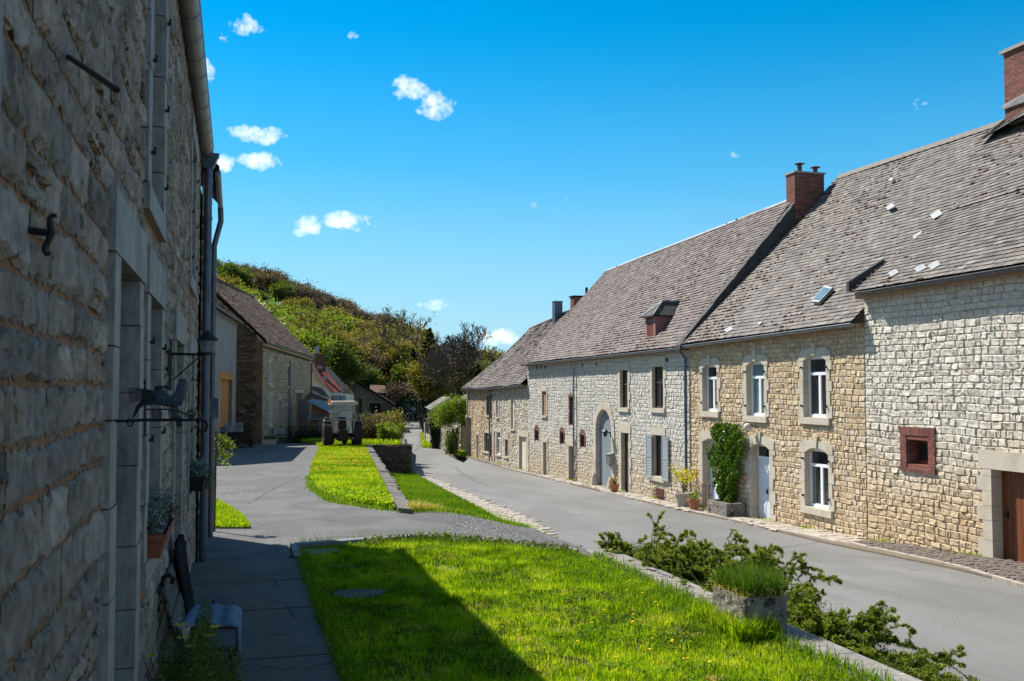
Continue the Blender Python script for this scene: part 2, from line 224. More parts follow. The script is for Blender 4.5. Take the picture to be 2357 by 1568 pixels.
# ---------------------------------------------------------------- mesh helpers
OFF = {}
def empty(name, loc, label, cat, group=None):
    o = bpy.data.objects.new(name, None); COL.objects.link(o); o.location = tuple(map(float, loc)); OFF[o.name] = np.array(loc, float)
    o['label'] = label; o['category'] = cat
    if group: o['group'] = group
    return o
def tag(o, label=None, cat=None, group=None, kind=None):
    for k, v in (('label', label), ('category', cat), ('group', group), ('kind', kind)):
        if v: o[k] = v
    return o
class M:
    def __init__(s): s.v = []; s.f = []; s.n = 0
    def add(s, v, f, mi=0, tint=.5):
        v = np.asarray(v, float).reshape(-1, 3); t = np.broadcast_to(np.asarray(tint, float), (len(v),)) if np.ndim(tint) < 2 else tint
        s.v.append((v, t)); f = np.asarray(f, int)
        if f.ndim == 1: f = f[None]
        s.f.append((f+s.n, mi)); s.n += len(v)
    def hexa(s, c, mi=0, tint=.5):  # 8 corners: bottom 4 ring, top 4 ring
        s.add(c, [[0,3,2,1],[4,5,6,7],[0,1,5,4],[1,2,6,5],[2,3,7,6],[3,0,4,7]], mi, tint)
    def box(s, a, b, mi=0, tint=.5, rz=0, piv=None):
        x0,y0,z0 = a; x1,y1,z1 = b
        c = np.array([(x0,y0,z0),(x1,y0,z0),(x1,y1,z0),(x0,y1,z0),(x0,y0,z1),(x1,y0,z1),(x1,y1,z1),(x0,y1,z1)], float)
        if rz:
            p = np.array(piv if piv is not None else ((x0+x1)/2, (y0+y1)/2)); q = c[:, :2]-p
            c[:, 0] = p[0]+q[:, 0]*math.cos(rz)-q[:, 1]*math.sin(rz); c[:, 1] = p[1]+q[:, 0]*math.sin(rz)+q[:, 1]*math.cos(rz)
        s.hexa(c, mi, tint)
    def tube(s, pts, r, n=8, mi=0, cap=True, tint=.5, flat=None):
        pts = np.asarray(pts, float); k = len(pts); rr = np.broadcast_to(np.asarray(r, float), (k,)); V = []
        tan = np.gradient(pts, axis=0); tan /= np.linalg.norm(tan, axis=1)[:, None]+1e-9
        a = np.array((0, 0, 1.)) if abs(tan[0][2]) < .9 else np.array((1., 0, 0))
        for i in range(k):
            e1 = np.cross(tan[i], a); e1 /= np.linalg.norm(e1)+1e-9; e2 = np.cross(e1, tan[i]); a = e2
            th = np.arange(n)*2*math.pi/n
            V.append(pts[i]+rr[i]*(np.cos(th)[:, None]*e1+np.sin(th)[:, None]*e2*(flat or 1)))
        F = [[i*n+j, i*n+(j+1) % n, (i+1)*n+(j+1) % n, (i+1)*n+j] for i in range(k-1) for j in range(n)]
        s.add(np.concatenate(V), F, mi, tint)
        if cap:
            for i in (0, k-1): s.add(V[i], [list(range(n))], mi, tint)
    def lathe(s, c, prof, n=16, mi=0, tint=.5, rot=None):
        V = []
        for r, z in prof:
            th = np.arange(n)*2*math.pi/n; V.append(np.stack([r*np.cos(th), r*np.sin(th), np.full(n, z)], 1))
        V = np.concatenate(V)
        if rot is not None: V = V@np.asarray(rot).T
        V = V+np.asarray(c, float); k = len(prof)
        s.add(V, [[i*n+j, i*n+(j+1) % n, (i+1)*n+(j+1) % n, (i+1)*n+j] for i in range(k-1) for j in range(n)], mi, tint)
    def prism(s, poly, d, mi=0, tint=.5):  # poly: list of 3d points, extruded by vector d
        p = np.asarray(poly, float); n = len(p); q = p+np.asarray(d, float)
        s.add(np.concatenate([p, q]), [[i, (i+1) % n, n+(i+1) % n, n+i] for i in range(n)], mi, tint)
        s.add(p, [list(range(n))], mi, tint); s.add(q, [list(range(n))[::-1]], mi, tint)
    def ball(s, c, r, n=10, k=7, mi=0, tint=.5, sc=(1, 1, 1)):
        pr = [(math.sin(math.pi*i/(k-1))*r+1e-4, -math.cos(math.pi*i/(k-1))*r) for i in range(k)]
        a = M(); a.lathe((0, 0, 0), pr, n); v, t = a.v[0]; s.add(v*np.array(sc)+np.array(c), a.f[0][0], mi, tint)
    def build(s, name, mats, parent=None, smooth=False, origin=None):
        mats = [mats] if isinstance(mats, str) else mats
        V = np.concatenate([v for v, _ in s.v]); T = np.concatenate([np.asarray(t, float) for _, t in s.v])
        off = np.array(origin, float) if origin is not None else (OFF[parent.name] if parent is not None else np.zeros(3)); V = V-off
        me = bpy.data.meshes.new(name); me.vertices.add(len(V)); me.vertices.foreach_set('co', V.ravel())
        li = np.concatenate([f.ravel() for f, _ in s.f]); lt = np.concatenate([np.full(len(f), f.shape[1]) for f, _ in s.f]); mi = np.concatenate([np.full(len(f), m) for f, m in s.f])
        ls = np.concatenate([[0], np.cumsum(lt)[:-1]])
        me.loops.add(len(li)); me.loops.foreach_set('vertex_index', li.astype(np.int32)); me.polygons.add(len(lt))
        me.polygons.foreach_set('loop_start', ls.astype(np.int32)); me.polygons.foreach_set('loop_total', lt.astype(np.int32)); me.polygons.foreach_set('material_index', mi.astype(np.int32))
        me.polygons.foreach_set('use_smooth', np.full(len(lt), bool(smooth)))
        me.update(calc_edges=True)
        at = me.attributes.new('tint', 'FLOAT', 'POINT'); at.data.foreach_set('value', T.astype(np.float32))
        for m in mats: me.materials.append(MATS[m])
        o = bpy.data.objects.new(name, me); COL.objects.link(o)
        if parent is not None: o.parent = parent; OFF[o.name] = off
        else: o.location = tuple(off); OFF[o.name] = off
        return o
def copy_thing(root, loc, rz=0, sc=1, label=None, group=None):
    r = root.copy(); COL.objects.link(r); r.location = loc; r.rotation_euler = (0, 0, rz); r.scale = (sc,)*3 if np.isscalar(sc) else sc; OFF[r.name] = np.array(loc, float)
    if label: r['label'] = label
    if group: r['group'] = group
    for ch in list(root.children):
        c = ch.copy(); COL.objects.link(c); c.parent = r; OFF[c.name] = OFF[r.name]
        for g in list(ch.children): d = g.copy(); COL.objects.link(d); d.parent = c
    return r
# ---------------------------------------------------------------- photo measurements -> places
def hit(x, y, fn):
    r = ray(x, y); a = 1.; b = None; g = lambda t: (CP+r*t)[2]-fn(*(CP+r*t)[:2])
    for t in np.geomspace(1, 700, 300):
        if g(t) < 0: b = t; break
        a = t
    if b is None: b = 700.
    for _ in range(30):
        m = (a+b)/2
        if g(m) < 0: b = m
        else: a = m
    return CP+r*a
def at_d(x, y, d): return CP+ray(x, y)*d
ss = lambda a, b, x: (lambda t: t*t*(3-2*t))(np.clip((np.asarray(x, float)-a)/(b-a), 0, 1))
RY = [-20, 18, 23.5, 34.4, 56, 72, 90, 400]; RZ = [-.6, -1.47, -1.77, -2.1, -2.57, -2.72, -2.8, -2.8]
road = lambda X, Y: np.interp(Y, RY, RZ)
lane0 = lambda X, Y: np.interp(Y, [-20, 14, 58, 78, 100, 400], [-.15, -.15, -.94, -1.75, -2.45, -2.8])
def lane(X, Y):
    x0 = 3.2+np.maximum(0, np.asarray(Y)-21)*.12; s = ss(x0, x0+5.5, X)*(1-ss(40, 50, Y)); l = lane0(X, Y)
    return l+(road(X, Y)-l)*s
def wedge(X, Y):
    d = (np.asarray(X)-3.4)*-.50+(np.asarray(Y)-21.2)*.866; r = road(X, Y)+.06+.25*ss(2.5, 0, X-3.4-np.maximum(0, Y-21)*.107)
    return r+(lane(X, Y)+.03-r)*(1-ss(-.5, 6, d))
class Fac:
    """vertical wall plane: origin O, direction u, outward normal n"""
    def __init__(s, O, u, n): s.O = np.array([*O, 0.]); s.u = np.array([*u, 0.])/math.hypot(*u); s.n = np.array([*n, 0.])/math.hypot(*n)
    def P(s, u, v, n=0): return s.O+np.multiply.outer(np.asarray(u, float), s.u)+np.multiply.outer(np.asarray(n, float), s.n)+np.multiply.outer(np.asarray(v, float), (0, 0, 1.))
    def pix(s, x, y, n=0):
        r = ray(x, y); t = ((s.O+s.n*n-CP)@s.n)/(r@s.n); p = CP+r*t; return float((p-s.O)@s.u), float(p[2])
    def rect(s, x0, x1, y0, y1):
        a = s.pix(x0, (y0+y1)/2)[0]; b = s.pix(x1, (y0+y1)/2)[0]; xm = (x0+x1)/2
        return (min(a, b), max(a, b), s.pix(xm, y1)[1], s.pix(xm, y0)[1])
    def box(s, m, u0, u1, v0, v1, n0, n1, mi=0, tint=.5):
        c = [s.P(u, v, n) for v in (v0, v1) for u, n in ((u0, n0), (u1, n0), (u1, n1), (u0, n1))]; m.hexa(c, mi, tint)
RF = Fac((16.5, 0), (0, 1), (-1, 0)); LF = Fac((-.54, 0), (0, 1), (1, 0))
def stone_wall(m, f, u0, u1, zb, zt, ops, h=(.13,.2), l=(.2,.45), gap=.012, rough=.02, base=.02, grid=(4, 4), warp=.02, mi=0, mi2=1, seed=1, back=None, rubble=0, jit=.008, edge=-.006):
    """courses of separate rough-faced stones; ops: (u0,u1,v0,v1,grow) openings; zb,zt functions of u"""
    r = np.random.default_rng(seed); S = []
    zlo = min(zb(u0), zb(u1))-.1; zhi = max(zt(u0+(u1-u0)*t_/12) for t_ in range(13))
    z = zlo
    while z < zhi:
        hh = r.uniform(*h); u = u0+r.uniform(-.2, 0); mid = z+hh/2
        iv = [(u0, u1)]
        for (a, b, c, d, g) in ops:
            if c-g < mid < d+g:
                nv = []
                for (p, q) in iv:
                    if b+g <= p or a-g >= q: nv.append((p, q))
                    else:
                        if a-g > p: nv.append((p, a-g))
                        if b+g < q: nv.append((b+g, q))
                iv = nv
        for (p, q) in iv:
            L_ = q-p
            if L_ < .04: continue
            x = p
            while x < q-1e-4:
                w = r.uniform(*l)*(1 if r.random() > .2 else .6)
                if q-x-w < l[0]*.7: w = q-x
                um = x+w/2; lo, hi = zb(um)-.15, zt(um)
                if mid > lo-.05 and z < hi: 
                    if rubble and r.random() < rubble and hh > .1:
                        k = r.uniform(.35, .65); S.append((x, x+w, z, z+hh*k)); S.append((x, x+w, z+hh*k, z+hh))
                    else: S.append((x, x+w, z, min(z+hh, hi)))
                x += w
        z += hh
    S = np.array(S); N = len(S); nx, ny = grid
    gu = np.concatenate([[0], np.linspace(.08, .92, nx-2), [1]]); gv = np.concatenate([[0], np.linspace(.12, .88, ny-2), [1]])
    U, V_ = np.meshgrid(gu, gv); border = (U == 0) | (U == 1) | (V_ == 0) | (V_ == 1)
    w = (S[:, 1]-S[:, 0]-gap)[:, None, None]; hh = (S[:, 3]-S[:, 2]-gap)[:, None, None]
    uu = S[:, 0][:, None, None]+gap/2+U*w+r.normal(0, jit, (N, ny, nx)); vv = S[:, 2][:, None, None]+gap/2+V_*hh+r.normal(0, jit, (N, ny, nx))
    ph = r.uniform(0, 9, 4)
    vv = vv+warp*(np.sin(uu*1.7+ph[0]+vv*.8)+.6*np.sin(uu*4.1+ph[1]+vv*2.1)); uu = uu+warp*.6*np.sin(vv*3.3+ph[2]+uu*.7)
    tx = r.normal(0, rough*.5, (N, 1, 1)); ty = r.normal(0, rough*.5, (N, 1, 1))
    nn = base+r.uniform(0, rough, (N, 1, 1))+r.normal(0, rough*.45, (N, ny, nx))+tx*(U-.5)*2+ty*(V_-.5)*2
    if nx > 6:
        for k in range(4): nn = nn+rough*.35*np.sin(uu*(9+7*k)+vv*(5+9*k)+r.uniform(0, 6, (N, 1, 1)))/(1+k*.5)
    nn = np.where(border, edge, np.maximum(nn, edge+.006))
    P = f.P(uu.ravel(), vv.ravel(), nn.ravel()); b = np.arange(N)[:, None]*nx*ny
    q = np.array([[j*nx+i, j*nx+i+1, (j+1)*nx+i+1, (j+1)*nx+i] for j in range(ny-1) for i in range(nx-1)])
    Fq = (b[:, None]+q[None]).reshape(-1, 4)
    t = np.repeat(np.clip(r.normal(.5, .2, N), 0, 1), nx*ny); m.add(P, Fq, mi, t)
    # mortar bed with the openings left out
    us = sorted({u0, u1, *[x for o in ops for x in o[:2] if u0 < x < u1]}); us2 = []
    for a, b_ in zip(us, us[1:]): k = max(1, int((b_-a)/3)); us2 += [a+(b_-a)*i/k for i in range(k)]
    us2.append(us[-1]); vs = sorted({zlo-.5, zhi, *[x for o in ops for x in o[2:4] if zlo < x < zhi]})
    for a, b_ in zip(us2, us2[1:]):
        for c, d in zip(vs, vs[1:]):
            um, vm = (a+b_)/2, (c+d)/2
            if any(o[0] < um < o[1] and o[2] < vm < o[3] for o in ops): continue
            top = [min(d, zt(a)), min(d, zt(b_))]
            if top[0] <= c and top[1] <= c: continue
            m.add([f.P(a, c, -.012), f.P(b_, c, -.012), f.P(b_, max(c, top[1]), -.012), f.P(a, max(c, top[0]), -.012)], [[0, 1, 2, 3]], mi2)
    # reveals of plain openings
    for o in ops:
        a, b_, c, d = o[:4]; dp = -.32; a -= .012; b_ += .012; c -= .012; d += .012
        for q4 in (((a, c, 0), (a, d, 0), (a, d, dp), (a, c, dp)), ((b_, c, 0), (b_, d, 0), (b_, d, dp), (b_, c, dp)), ((a, d, 0), (b_, d, 0), (b_, d, dp), (a, d, dp)), ((a, c, 0), (b_, c, 0), (b_, c, dp), (a, c, dp))):
            m.add([f.P(x[0], x[1], x[2]-.012) for x in q4], [[0, 1, 2, 3]], mi2)
def tiles(m, e0, e1, r0, r1, tw=.3, ex=.2, th=.014, mi=0, under=1, seed=1, lift=.012, curve=0, skip=None, jit=.006, tintf=None, moss=0, mossmi=2, sag=0):
    """courses of lapped slates on the four-sided slope e0,e1 (eave) r0,r1 (ridge)"""
    r = np.random.default_rng(seed); e0, e1, r0, r1 = [np.asarray(a, float) for a in (e0, e1, r0, r1)]
    Lu = np.linalg.norm(e1-e0); Lv = (np.linalg.norm(r0-e0)+np.linalg.norm(r1-e1))/2; nv = int(Lv/ex); nu = int(Lu/tw)
    N = np.cross(e1-e0, r0-e0); N /= np.linalg.norm(N); N = N if N[2] > 0 else -N
    def Q(s, t, n=0):
        s = np.asarray(s); t = np.asarray(t); p = np.multiply.outer(1-t, e0)*(1-s)[..., None]+np.multiply.outer(1-t, e1)*s[..., None]+np.multiply.outer(t, r0)*(1-s)[..., None]+np.multiply.outer(t, r1)*s[..., None]
        w = sag*(np.sin(s*7+t*2)*.5+np.sin(s*17+1+t*5)*.3)-curve*np.sin(np.pi*t)
        return p+np.multiply.outer(np.asarray(n)+w, N)
    i, j = np.meshgrid(np.arange(nu+1), np.arange(nv)); i = i.ravel(); j = j.ravel()
    s0 = (i-(j % 2)*.5+r.normal(0, .025, i.size))/nu; s1 = s0+(.965+r.normal(0, .015, i.size))/nu; s0 = np.clip(s0, 0, 1); s1 = np.clip(s1, 0, 1)
    t0 = j/nv+r.normal(0, jit, i.size)*.8/nv*3; t1 = t0+1.12/nv; t1 = np.minimum(t1, 1.002); ok = (s1-s0) > .25/nu
    if skip is not None: ok &= ~skip(s0, t0)
    s0, s1, t0, t1, j = s0[ok], s1[ok], t0[ok], t1[ok], j[ok]; n = len(s0)
    la = lift+th+np.abs(r.normal(0, jit, n)); lb = la+r.normal(0, jit*.6, n)
    V = np.stack([Q(s0, t0, la), Q(s1, t0, lb), Q(s1, t1, np.full(n, .002)), Q(s0, t1, np.full(n, .002)), Q(s0, t0, la-th), Q(s1, t0, lb-th)], 1)
    b = np.arange(n)[:, None]*6
    t = np.clip(r.normal(.45, .24, n), 0, 1)
    if tintf is not None: t = tintf((s0+s1)/2, t0, t)
    T = np.repeat(t, 6); m.add(V.reshape(-1, 3), b+np.array([[0, 1, 2, 3]]), mi, T); m.f.append(((b+np.array([[0, 1, 5, 4]]))+m.n-len(T), mi)); m.f.append(((b+np.array([[0, 3, 4, 4]]))[:, :3]+m.n-len(T), mi)); m.f.append(((b+np.array([[1, 2, 5]]))+m.n-len(T), mi))
    k = 12; g = np.linspace(0, 1, k+1)
    for a in range(k):
        for c in range(4):
            q = Q(np.array([g[a], g[a+1], g[a+1], g[a]]), np.array([c, c, c+1, c+1])/4, -.012); m.add(q, [[0, 1, 2, 3]], under)
    if moss:
        nm = int(moss*Lu*Lv); s_ = r.random(nm*3); t_ = r.random(nm*3)**1.7; cl = np.sin(s_*Lu*1.1+3*t_)+np.sin(s_*Lu*.43+1.3)+r.normal(0, .6, nm*3); idx = np.argsort(-cl)[:nm]; s_ = s_[idx]; t_ = t_[idx]
        t_ = np.round(t_*nv)/nv+.1/nv; sz = r.uniform(.022, .07, nm); a = M(); a.ball((0, 0, 0), 1, 6, 4); bv, bf = a.v[0][0], a.f[0][0]
        U_ = (e1-e0)/Lu; D_ = np.cross(N, U_); 
        for q, (x, y, z) in enumerate(zip(s_, t_, sz)):
            c = Q(np.array(x), np.array(y), .02); loc = bv*r.uniform(.75, 1.25, bv.shape); m.add(c+loc[:, :1]*U_*z*r.uniform(.8, 2.2)+loc[:, 1:2]*D_*z*.7+loc[:, 2:]*N*z*.45, bf, mossmi)
    return Q
def plain_box_house(m, f, u0, u1, z0, z1, depth, mi=0, front=-.40):
    f.box(m, u0+.02, u1-.02, z0, z1, -depth, front, mi)
def bricks(m, f, u0, u1, v0, v1, n0, n1, bw=.21, bh=.068, mi=0, mi2=1, seed=1, vert=False):
    """a block of brickwork built of single bricks over a mortar core"""
    r = np.random.default_rng(seed); f.box(m, u0+.006, u1-.006, v0+.004, v1-.004, n0+.006, n1-.008, mi2)
    W_, H_ = (u1-u0), (v1-v0)
    if vert: nu = max(1, round(W_/.075)); nv = max(1, round(H_/.22))
    else: nu = max(1, round(W_/bw)); nv = max(1, round(H_/.075))
    for j in range(nv):
        off = .5 if j % 2 and nu > 1 else 0
        for i in range(nu+(1 if off else 0)):
            a = max(0, (i-off)/nu)*W_+u0; b = min(1, (i+1-off)/nu)*W_+u0
            if b-a < .02: continue
            f.box(m, a+.005, b-.005, v0+j*H_/nv+.005, v0+(j+1)*H_/nv-.005, n0, n1+r.uniform(0, .005), mi, np.clip(r.normal(.5, .3), 0, 1))
class Rot(Fac): pass
def four_sides(x0, x1, y0, y1):  # facades of a free-standing block such as a chimney
    return [(Fac((x0, y0), (1, 0), (0, -1)), x1-x0), (Fac((x0, y0), (0, 1), (-1, 0)), y1-y0), (Fac((x0, y1), (1, 0), (0, 1)), x1-x0), (Fac((x1, y0), (0, 1), (1, 0)), y1-y0)]
def brick_block(m, x0, x1, y0, y1, z0, z1, mi=0, mi2=1, seed=3):
    m.box((x0+.03, y0+.03, z0), (x1-.03, y1-.03, z1-.01), mi2)
    for k, (f, w) in enumerate(four_sides(x0, x1, y0, y1)): bricks(m, f, .004, w-.004, z0, z1, -.02, 0.0+.001*k, mi=mi, mi2=mi2, seed=seed+k)
# ---------------------------------------------------------------- sheets of ground
def inpoly(P, poly):
    x, y = P[:, 0], P[:, 1]; c = np.zeros(len(P), bool); n = len(poly)
    for i in range(n):
        x0, y0 = poly[i]; x1, y1 = poly[(i+1) % n]
        k = ((y0 > y) != (y1 > y)) & (x < (x1-x0)*(y-y0)/(y1-y0+1e-12)+x0); c ^= k
    return c
def sheet(name, poly, fn, res, m, off=0, skirt=.0, smooth=True, jag=0):
    poly = [tuple(map(float, p)) for p in poly]; B = []
    for i in range(len(poly)):
        a, b = np.array(poly[i]), np.array(poly[(i+1) % len(poly)]); k = max(1, int(np.linalg.norm(b-a)/res))
        for q in range(k):
            p = a+(b-a)*q/k
            if jag: p = p+rng.normal(0, jag, 2)
            B.append(tuple(p))
    x0, y0 = np.min(B, 0); x1, y1 = np.max(B, 0); gx, gy = np.meshgrid(np.arange(x0+res/2, x1, res), np.arange(y0+res/2, y1, res)); G = np.stack([gx.ravel(), gy.ravel()], 1); G = G[inpoly(G, B)]
    n = len(B); pts = [Vector(p) for p in B]+[Vector((float(a), float(b))) for a, b in G]
    vo, _, fo, *_r = geometry.delaunay_2d_cdt(pts, [(i, (i+1) % n) for i in range(n)], [], 1, 1e-4)
    v = np.array([(p.x, p.y) for p in vo]); z = fn(v[:, 0], v[:, 1])+off
    mm = M(); mm.add(np.column_stack([v, z]), np.array([list(f) for f in fo if len(f) == 3]))
    if skirt:
        b = np.array(B); zb = fn(b[:, 0], b[:, 1])+off; i = np.arange(n); mm.add(np.concatenate([np.column_stack([b, zb]), np.column_stack([b, zb-skirt])]), np.stack([i, (i+1) % n, n+(i+1) % n, n+i], 1))
    return mm.build(name, m, smooth=False)
def scatter(poly, n, seed=0, dens=None):
    r = np.random.default_rng(seed); P = np.array(poly); lo, hi = P.min(0), P.max(0); out = []; k = 0
    while k < n:
        q = r.uniform(lo, hi, (n*2, 2)); q = q[inpoly(q, poly)]
        if dens is not None: q = q[r.random(len(q)) < dens(q[:, 0], q[:, 1])]
        out.append(q); k += len(q)
        if len(out) > 40: break
    return np.concatenate(out)[:n]
def blades(m, xy, fn, h=(.04, .09), w=.004, mi=0, seed=0, lean=.45, tintc=None, off=0):
    r = np.random.default_rng(seed); n = len(xy); z = fn(xy[:, 0], xy[:, 1])+off; H = r.uniform(*h, n)*(1+.25*r.normal(0, 1, n).clip(-1.5, 2)); az = r.uniform(0, 2*math.pi, n); ln = np.abs(r.normal(0, lean, n))*H
    lx, ly = np.cos(az)*ln, np.sin(az)*ln; a2 = r.uniform(0, 2*math.pi, n); wx, wy = np.cos(a2)*w, np.sin(a2)*w; wv = w*1.0
    b = np.column_stack([xy, z]); W3 = np.column_stack([wx, wy, np.zeros(n)])
    mid = b+np.column_stack([lx*.35, ly*.35, H*.6]); tip = b+np.column_stack([lx, ly, H*np.maximum(.3, 1-.25*(ln/H)**2)])
    V = np.stack([b-W3, b+W3, mid+W3*.8, mid-W3*.8, tip], 1).reshape(-1, 3); k = np.arange(n)[:, None]*5
    t = r.random(n) if tintc is None else np.clip(tintc(xy[:, 0], xy[:, 1])+r.normal(0, .2, n), 0, 1); T = np.repeat(t, 5)
    s = m.n; m.add(V, k+np.array([[0, 1, 2, 3]]), mi, T); m.f.append((k+np.array([[3, 2, 4]])+s, mi))
def leaves(m, P, size, mi=0, seed=0, tint=None, aspect=.6, up=.3, fold=True):
    """one small folded leaf per point"""
    r = np.random.default_rng(seed); n = len(P); a = r.normal(0, 1, (n, 3)); a[:, 2] += up*.5; a /= np.linalg.norm(a, axis=1)[:, None]
    b = np.cross(a, r.normal(0, 1, (n, 3))); b /= np.linalg.norm(b, axis=1)[:, None]; s = (size*r.uniform(.6, 1.3, n))[:, None] if np.isscalar(size) else (size*r.uniform(.7, 1.2, n))[:, None]
    V = np.stack([P-a*s*.5, P+b*s*aspect*.5, P+a*s*.5, P-b*s*aspect*.5], 1).reshape(-1, 3)
    t = np.clip(r.normal(.5, .25, n), 0, 1) if tint is None else np.clip(tint+r.normal(0, .15, n), 0, 1)
    m.add(V, np.arange(n)[:, None]*4+np.array([[0, 1, 2, 3]]), mi, np.repeat(t, 4))
# ---------------------------------------------------------------- trees
def grow(seed, H, spread=.5, levels=5, tr=.02, first=.3, nch=(2, 4), lr=.72, gn=.5, up=.15, r0=None, wob=.12):
    """tapered trunk with limbs; returns segment arrays (a,b,ra,rb) and twig ends"""
    r = random.Random(seed); A = []; tips = []; r0 = r0 or H*tr
    def go(p, d, L_, rad, lv):
        k = 3 if lv < 3 else 2
        for i in range(k):
            d = (d+Vector((r.gauss(0, wob), r.gauss(0, wob), r.gauss(0, wob)*.6+up*.25))).normalized(); q = p+d*(L_/k); ra = rad*(1-.22*i/k*2); rb = rad*(1-.22*(i+1)/k*2)
            A.append((*p, *q, ra, rb)); p = q
            if lv >= levels-1: tips.append(tuple(p))
            if lv > 0 and lv < levels and i == k-2 and r.random() < gn:
                a = r.uniform(0, 6.28); s_ = Vector((math.cos(a), math.sin(a), r.uniform(0, .5))); go(p, (d*.6+s_*spread*1.1).normalized(), L_*lr*.8, rb*.55, lv+1)
        if lv < levels:
            n = r.randint(*nch); a0 = r.uniform(0, 6.28)
            for c in range(n):
                a = a0+c*6.28/n+r.gauss(0, .3); e = d.orthogonal().normalized(); e2 = d.cross(e); s_ = e*math.cos(a)+e2*math.sin(a)
                sp = spread*r.uniform(.6, 1.25)
                go(p, (d+s_*sp+Vector((0, 0, up))).normalized(), L_*lr*r.uniform(.8, 1.15), rb*(.72 if c else .8), lv+1)
        else: tips.append(tuple(p))
    go(Vector((0, 0, 0)), Vector((0, 0, 1)), H*first, r0, 0)
    A = np.array(A); t = np.array(tips); k = H/max(A[:, 5].max(), .1); A[:, :6] *= k; t *= k
    return A, t
def seg_mesh(m, A, n=5, mi=0, rmin=.0):
    a, b, ra, rb = A[:, :3], A[:, 3:6], np.maximum(A[:, 6], rmin), np.maximum(A[:, 7], rmin); d = b-a; d /= np.linalg.norm(d, axis=1)[:, None]+1e-9
    h = np.where(np.abs(d[:, 2:]) < .9, np.array([[0, 0, 1.]]), np.array([[1., 0, 0]])); e1 = np.cross(d, h); e1 /= np.linalg.norm(e1, axis=1)[:, None]; e2 = np.cross(e1, d); N = len(A)
    th = np.arange(n)*2*math.pi/n; ring = np.cos(th)[None, :, None]*e1[:, None]+np.sin(th)[None, :, None]*e2[:, None]
    V = np.concatenate([a[:, None]+ring*ra[:, None, None], (b+d*.0)[:, None]+ring*rb[:, None, None]], 1).reshape(-1, 3); k = np.arange(N)[:, None]*2*n
    F = np.array([[j, (j+1) % n, n+(j+1) % n, n+j] for j in range(n)]); m.add(V, (k[:, None]+F[None]).reshape(-1, 4), mi)
def tree_proto(seed, H, leaf='leaf_green', nl=4, ls=.25, lrad=.5, bark='bark_far', rmin=.02, sides=5, thin=0, leaf_low=.0, **k):
    """returns [(name, mesh builder, material)]"""
    A, t = grow(seed, H, **k); r = np.random.default_rng(seed); big = A[:, 6] > A[0, 6]*.16; out = []
    mt = M(); seg_mesh(mt, A[big], sides, rmin=rmin); out.append(('trunk', mt, bark))
    mc = M(); seg_mesh(mc, A[~big], 3, rmin=rmin); mats = [bark]
    if nl:
        P = np.repeat(t, nl, 0)+r.normal(0, lrad, (len(t)*nl, 3))*np.array([1, 1, .75]); P = P[P[:, 2] > H*leaf_low]; cl = np.repeat(r.random(len(t)), nl)[:len(P)]
        mats = [bark, leaf]; leaves(mc, P, ls, mi=1, seed=seed, tint=.25+.5*(.5+.5*np.sin(P[:, 0]*1.3+seed)*np.sin(P[:, 1]*1.1+P[:, 2]*1.7)))
    out.append(('crown', mc, mats)); return out
def conifer_proto(seed, H, wid=.22, leaf='leaf_dark', nl=26, ls=.3, start=.06, dens=1.0):
    r = np.random.default_rng(seed); mt = M(); mt.tube([(0, 0, 0), (0, 0, H*.5), (0, 0, H*.98)], [H*.018, H*.01, .02], 6); mc = M(); A = []; P = []
    nb = int(H*11*dens)
    for i in range(nb):
        z = H*(start+(1-start)*(i/nb)**.95); L_ = (H-z)*wid*r.uniform(.65, 1.3)+.15*H*.05; a = r.uniform(0, 6.28); d = np.array([math.cos(a), math.sin(a), -.25+.5*(z/H)]); p0 = np.array([0, 0, z]); p1 = p0+d*L_
        A.append((*p0, *p1, .03, .01)); q = r.random((nl, 1))**.7; P.append(p0+(p1-p0)*q+r.normal(0, .16*L_*.5+.05, (nl, 3))*np.array([1, 1, .5]))
    seg_mesh(mc, np.array(A), 3); leaves(mc, np.concatenate(P), ls, mi=1, seed=seed, aspect=.4, up=-.2); return [('trunk', mt, 'bark_far'), ('crown', mc, ['bark_far', leaf])]
def place(proto, name, loc, label, cat='tree', group=None, sc=1, rz=0):
    root = empty(name, loc, label, cat, group)
    for n, m, mats in proto: o = m.build(n, mats, origin=(0, 0, 0)); o.location = (0, 0, 0); o.parent = root
    root.scale = (sc,)*3 if np.isscalar(sc) else sc; root.rotation_euler = (0, 0, rz); return root
# ================================================================ ground, roads, lawn
def wl(Y): return 3.42+np.maximum(0, np.asarray(Y, float)-21.2)*.1045
def hill(X, Y):
    d = X*.267+Y*.9636; u = X*.9636-Y*.267; a = .97*np.interp(-u, [-8, 4, 17, 32, 48, 62.6, 75.6, 89, 150, 300], [0, 2, 7, 12.5, 19, 25.5, 31, 33, 40, 46]); return a*ss(125, 300, d)*1.0
gx = np.concatenate([np.linspace(-600, -130, 8), np.linspace(-110, 90, 41), np.linspace(130, 700, 8)]); gy = np.concatenate([np.linspace(-60, 90, 16), np.linspace(100, 420, 50), np.linspace(480, 2500, 7)])
X_, Y_ = np.meshgrid(gx, gy); Z_ = road(X_, Y_)-.35+hill(X_, Y_)-6*ss(-20, -45, X_)*ss(100, 60, Y_)*0
m = M(); nxg = len(gx); m.add(np.stack([X_.ravel(), Y_.ravel(), Z_.ravel()], 1), np.array([[j*nxg+i, j*nxg+i+1, (j+1)*nxg+i+1, (j+1)*nxg+i] for j in range(len(gy)-1) for i in range(nxg-1)]))
tag(m.build('ground', 'hill_ground'), kind='structure')
pr = lambda x, y: tuple(hit(x, y, road)[:2])
tip = (3.42, 21.2)
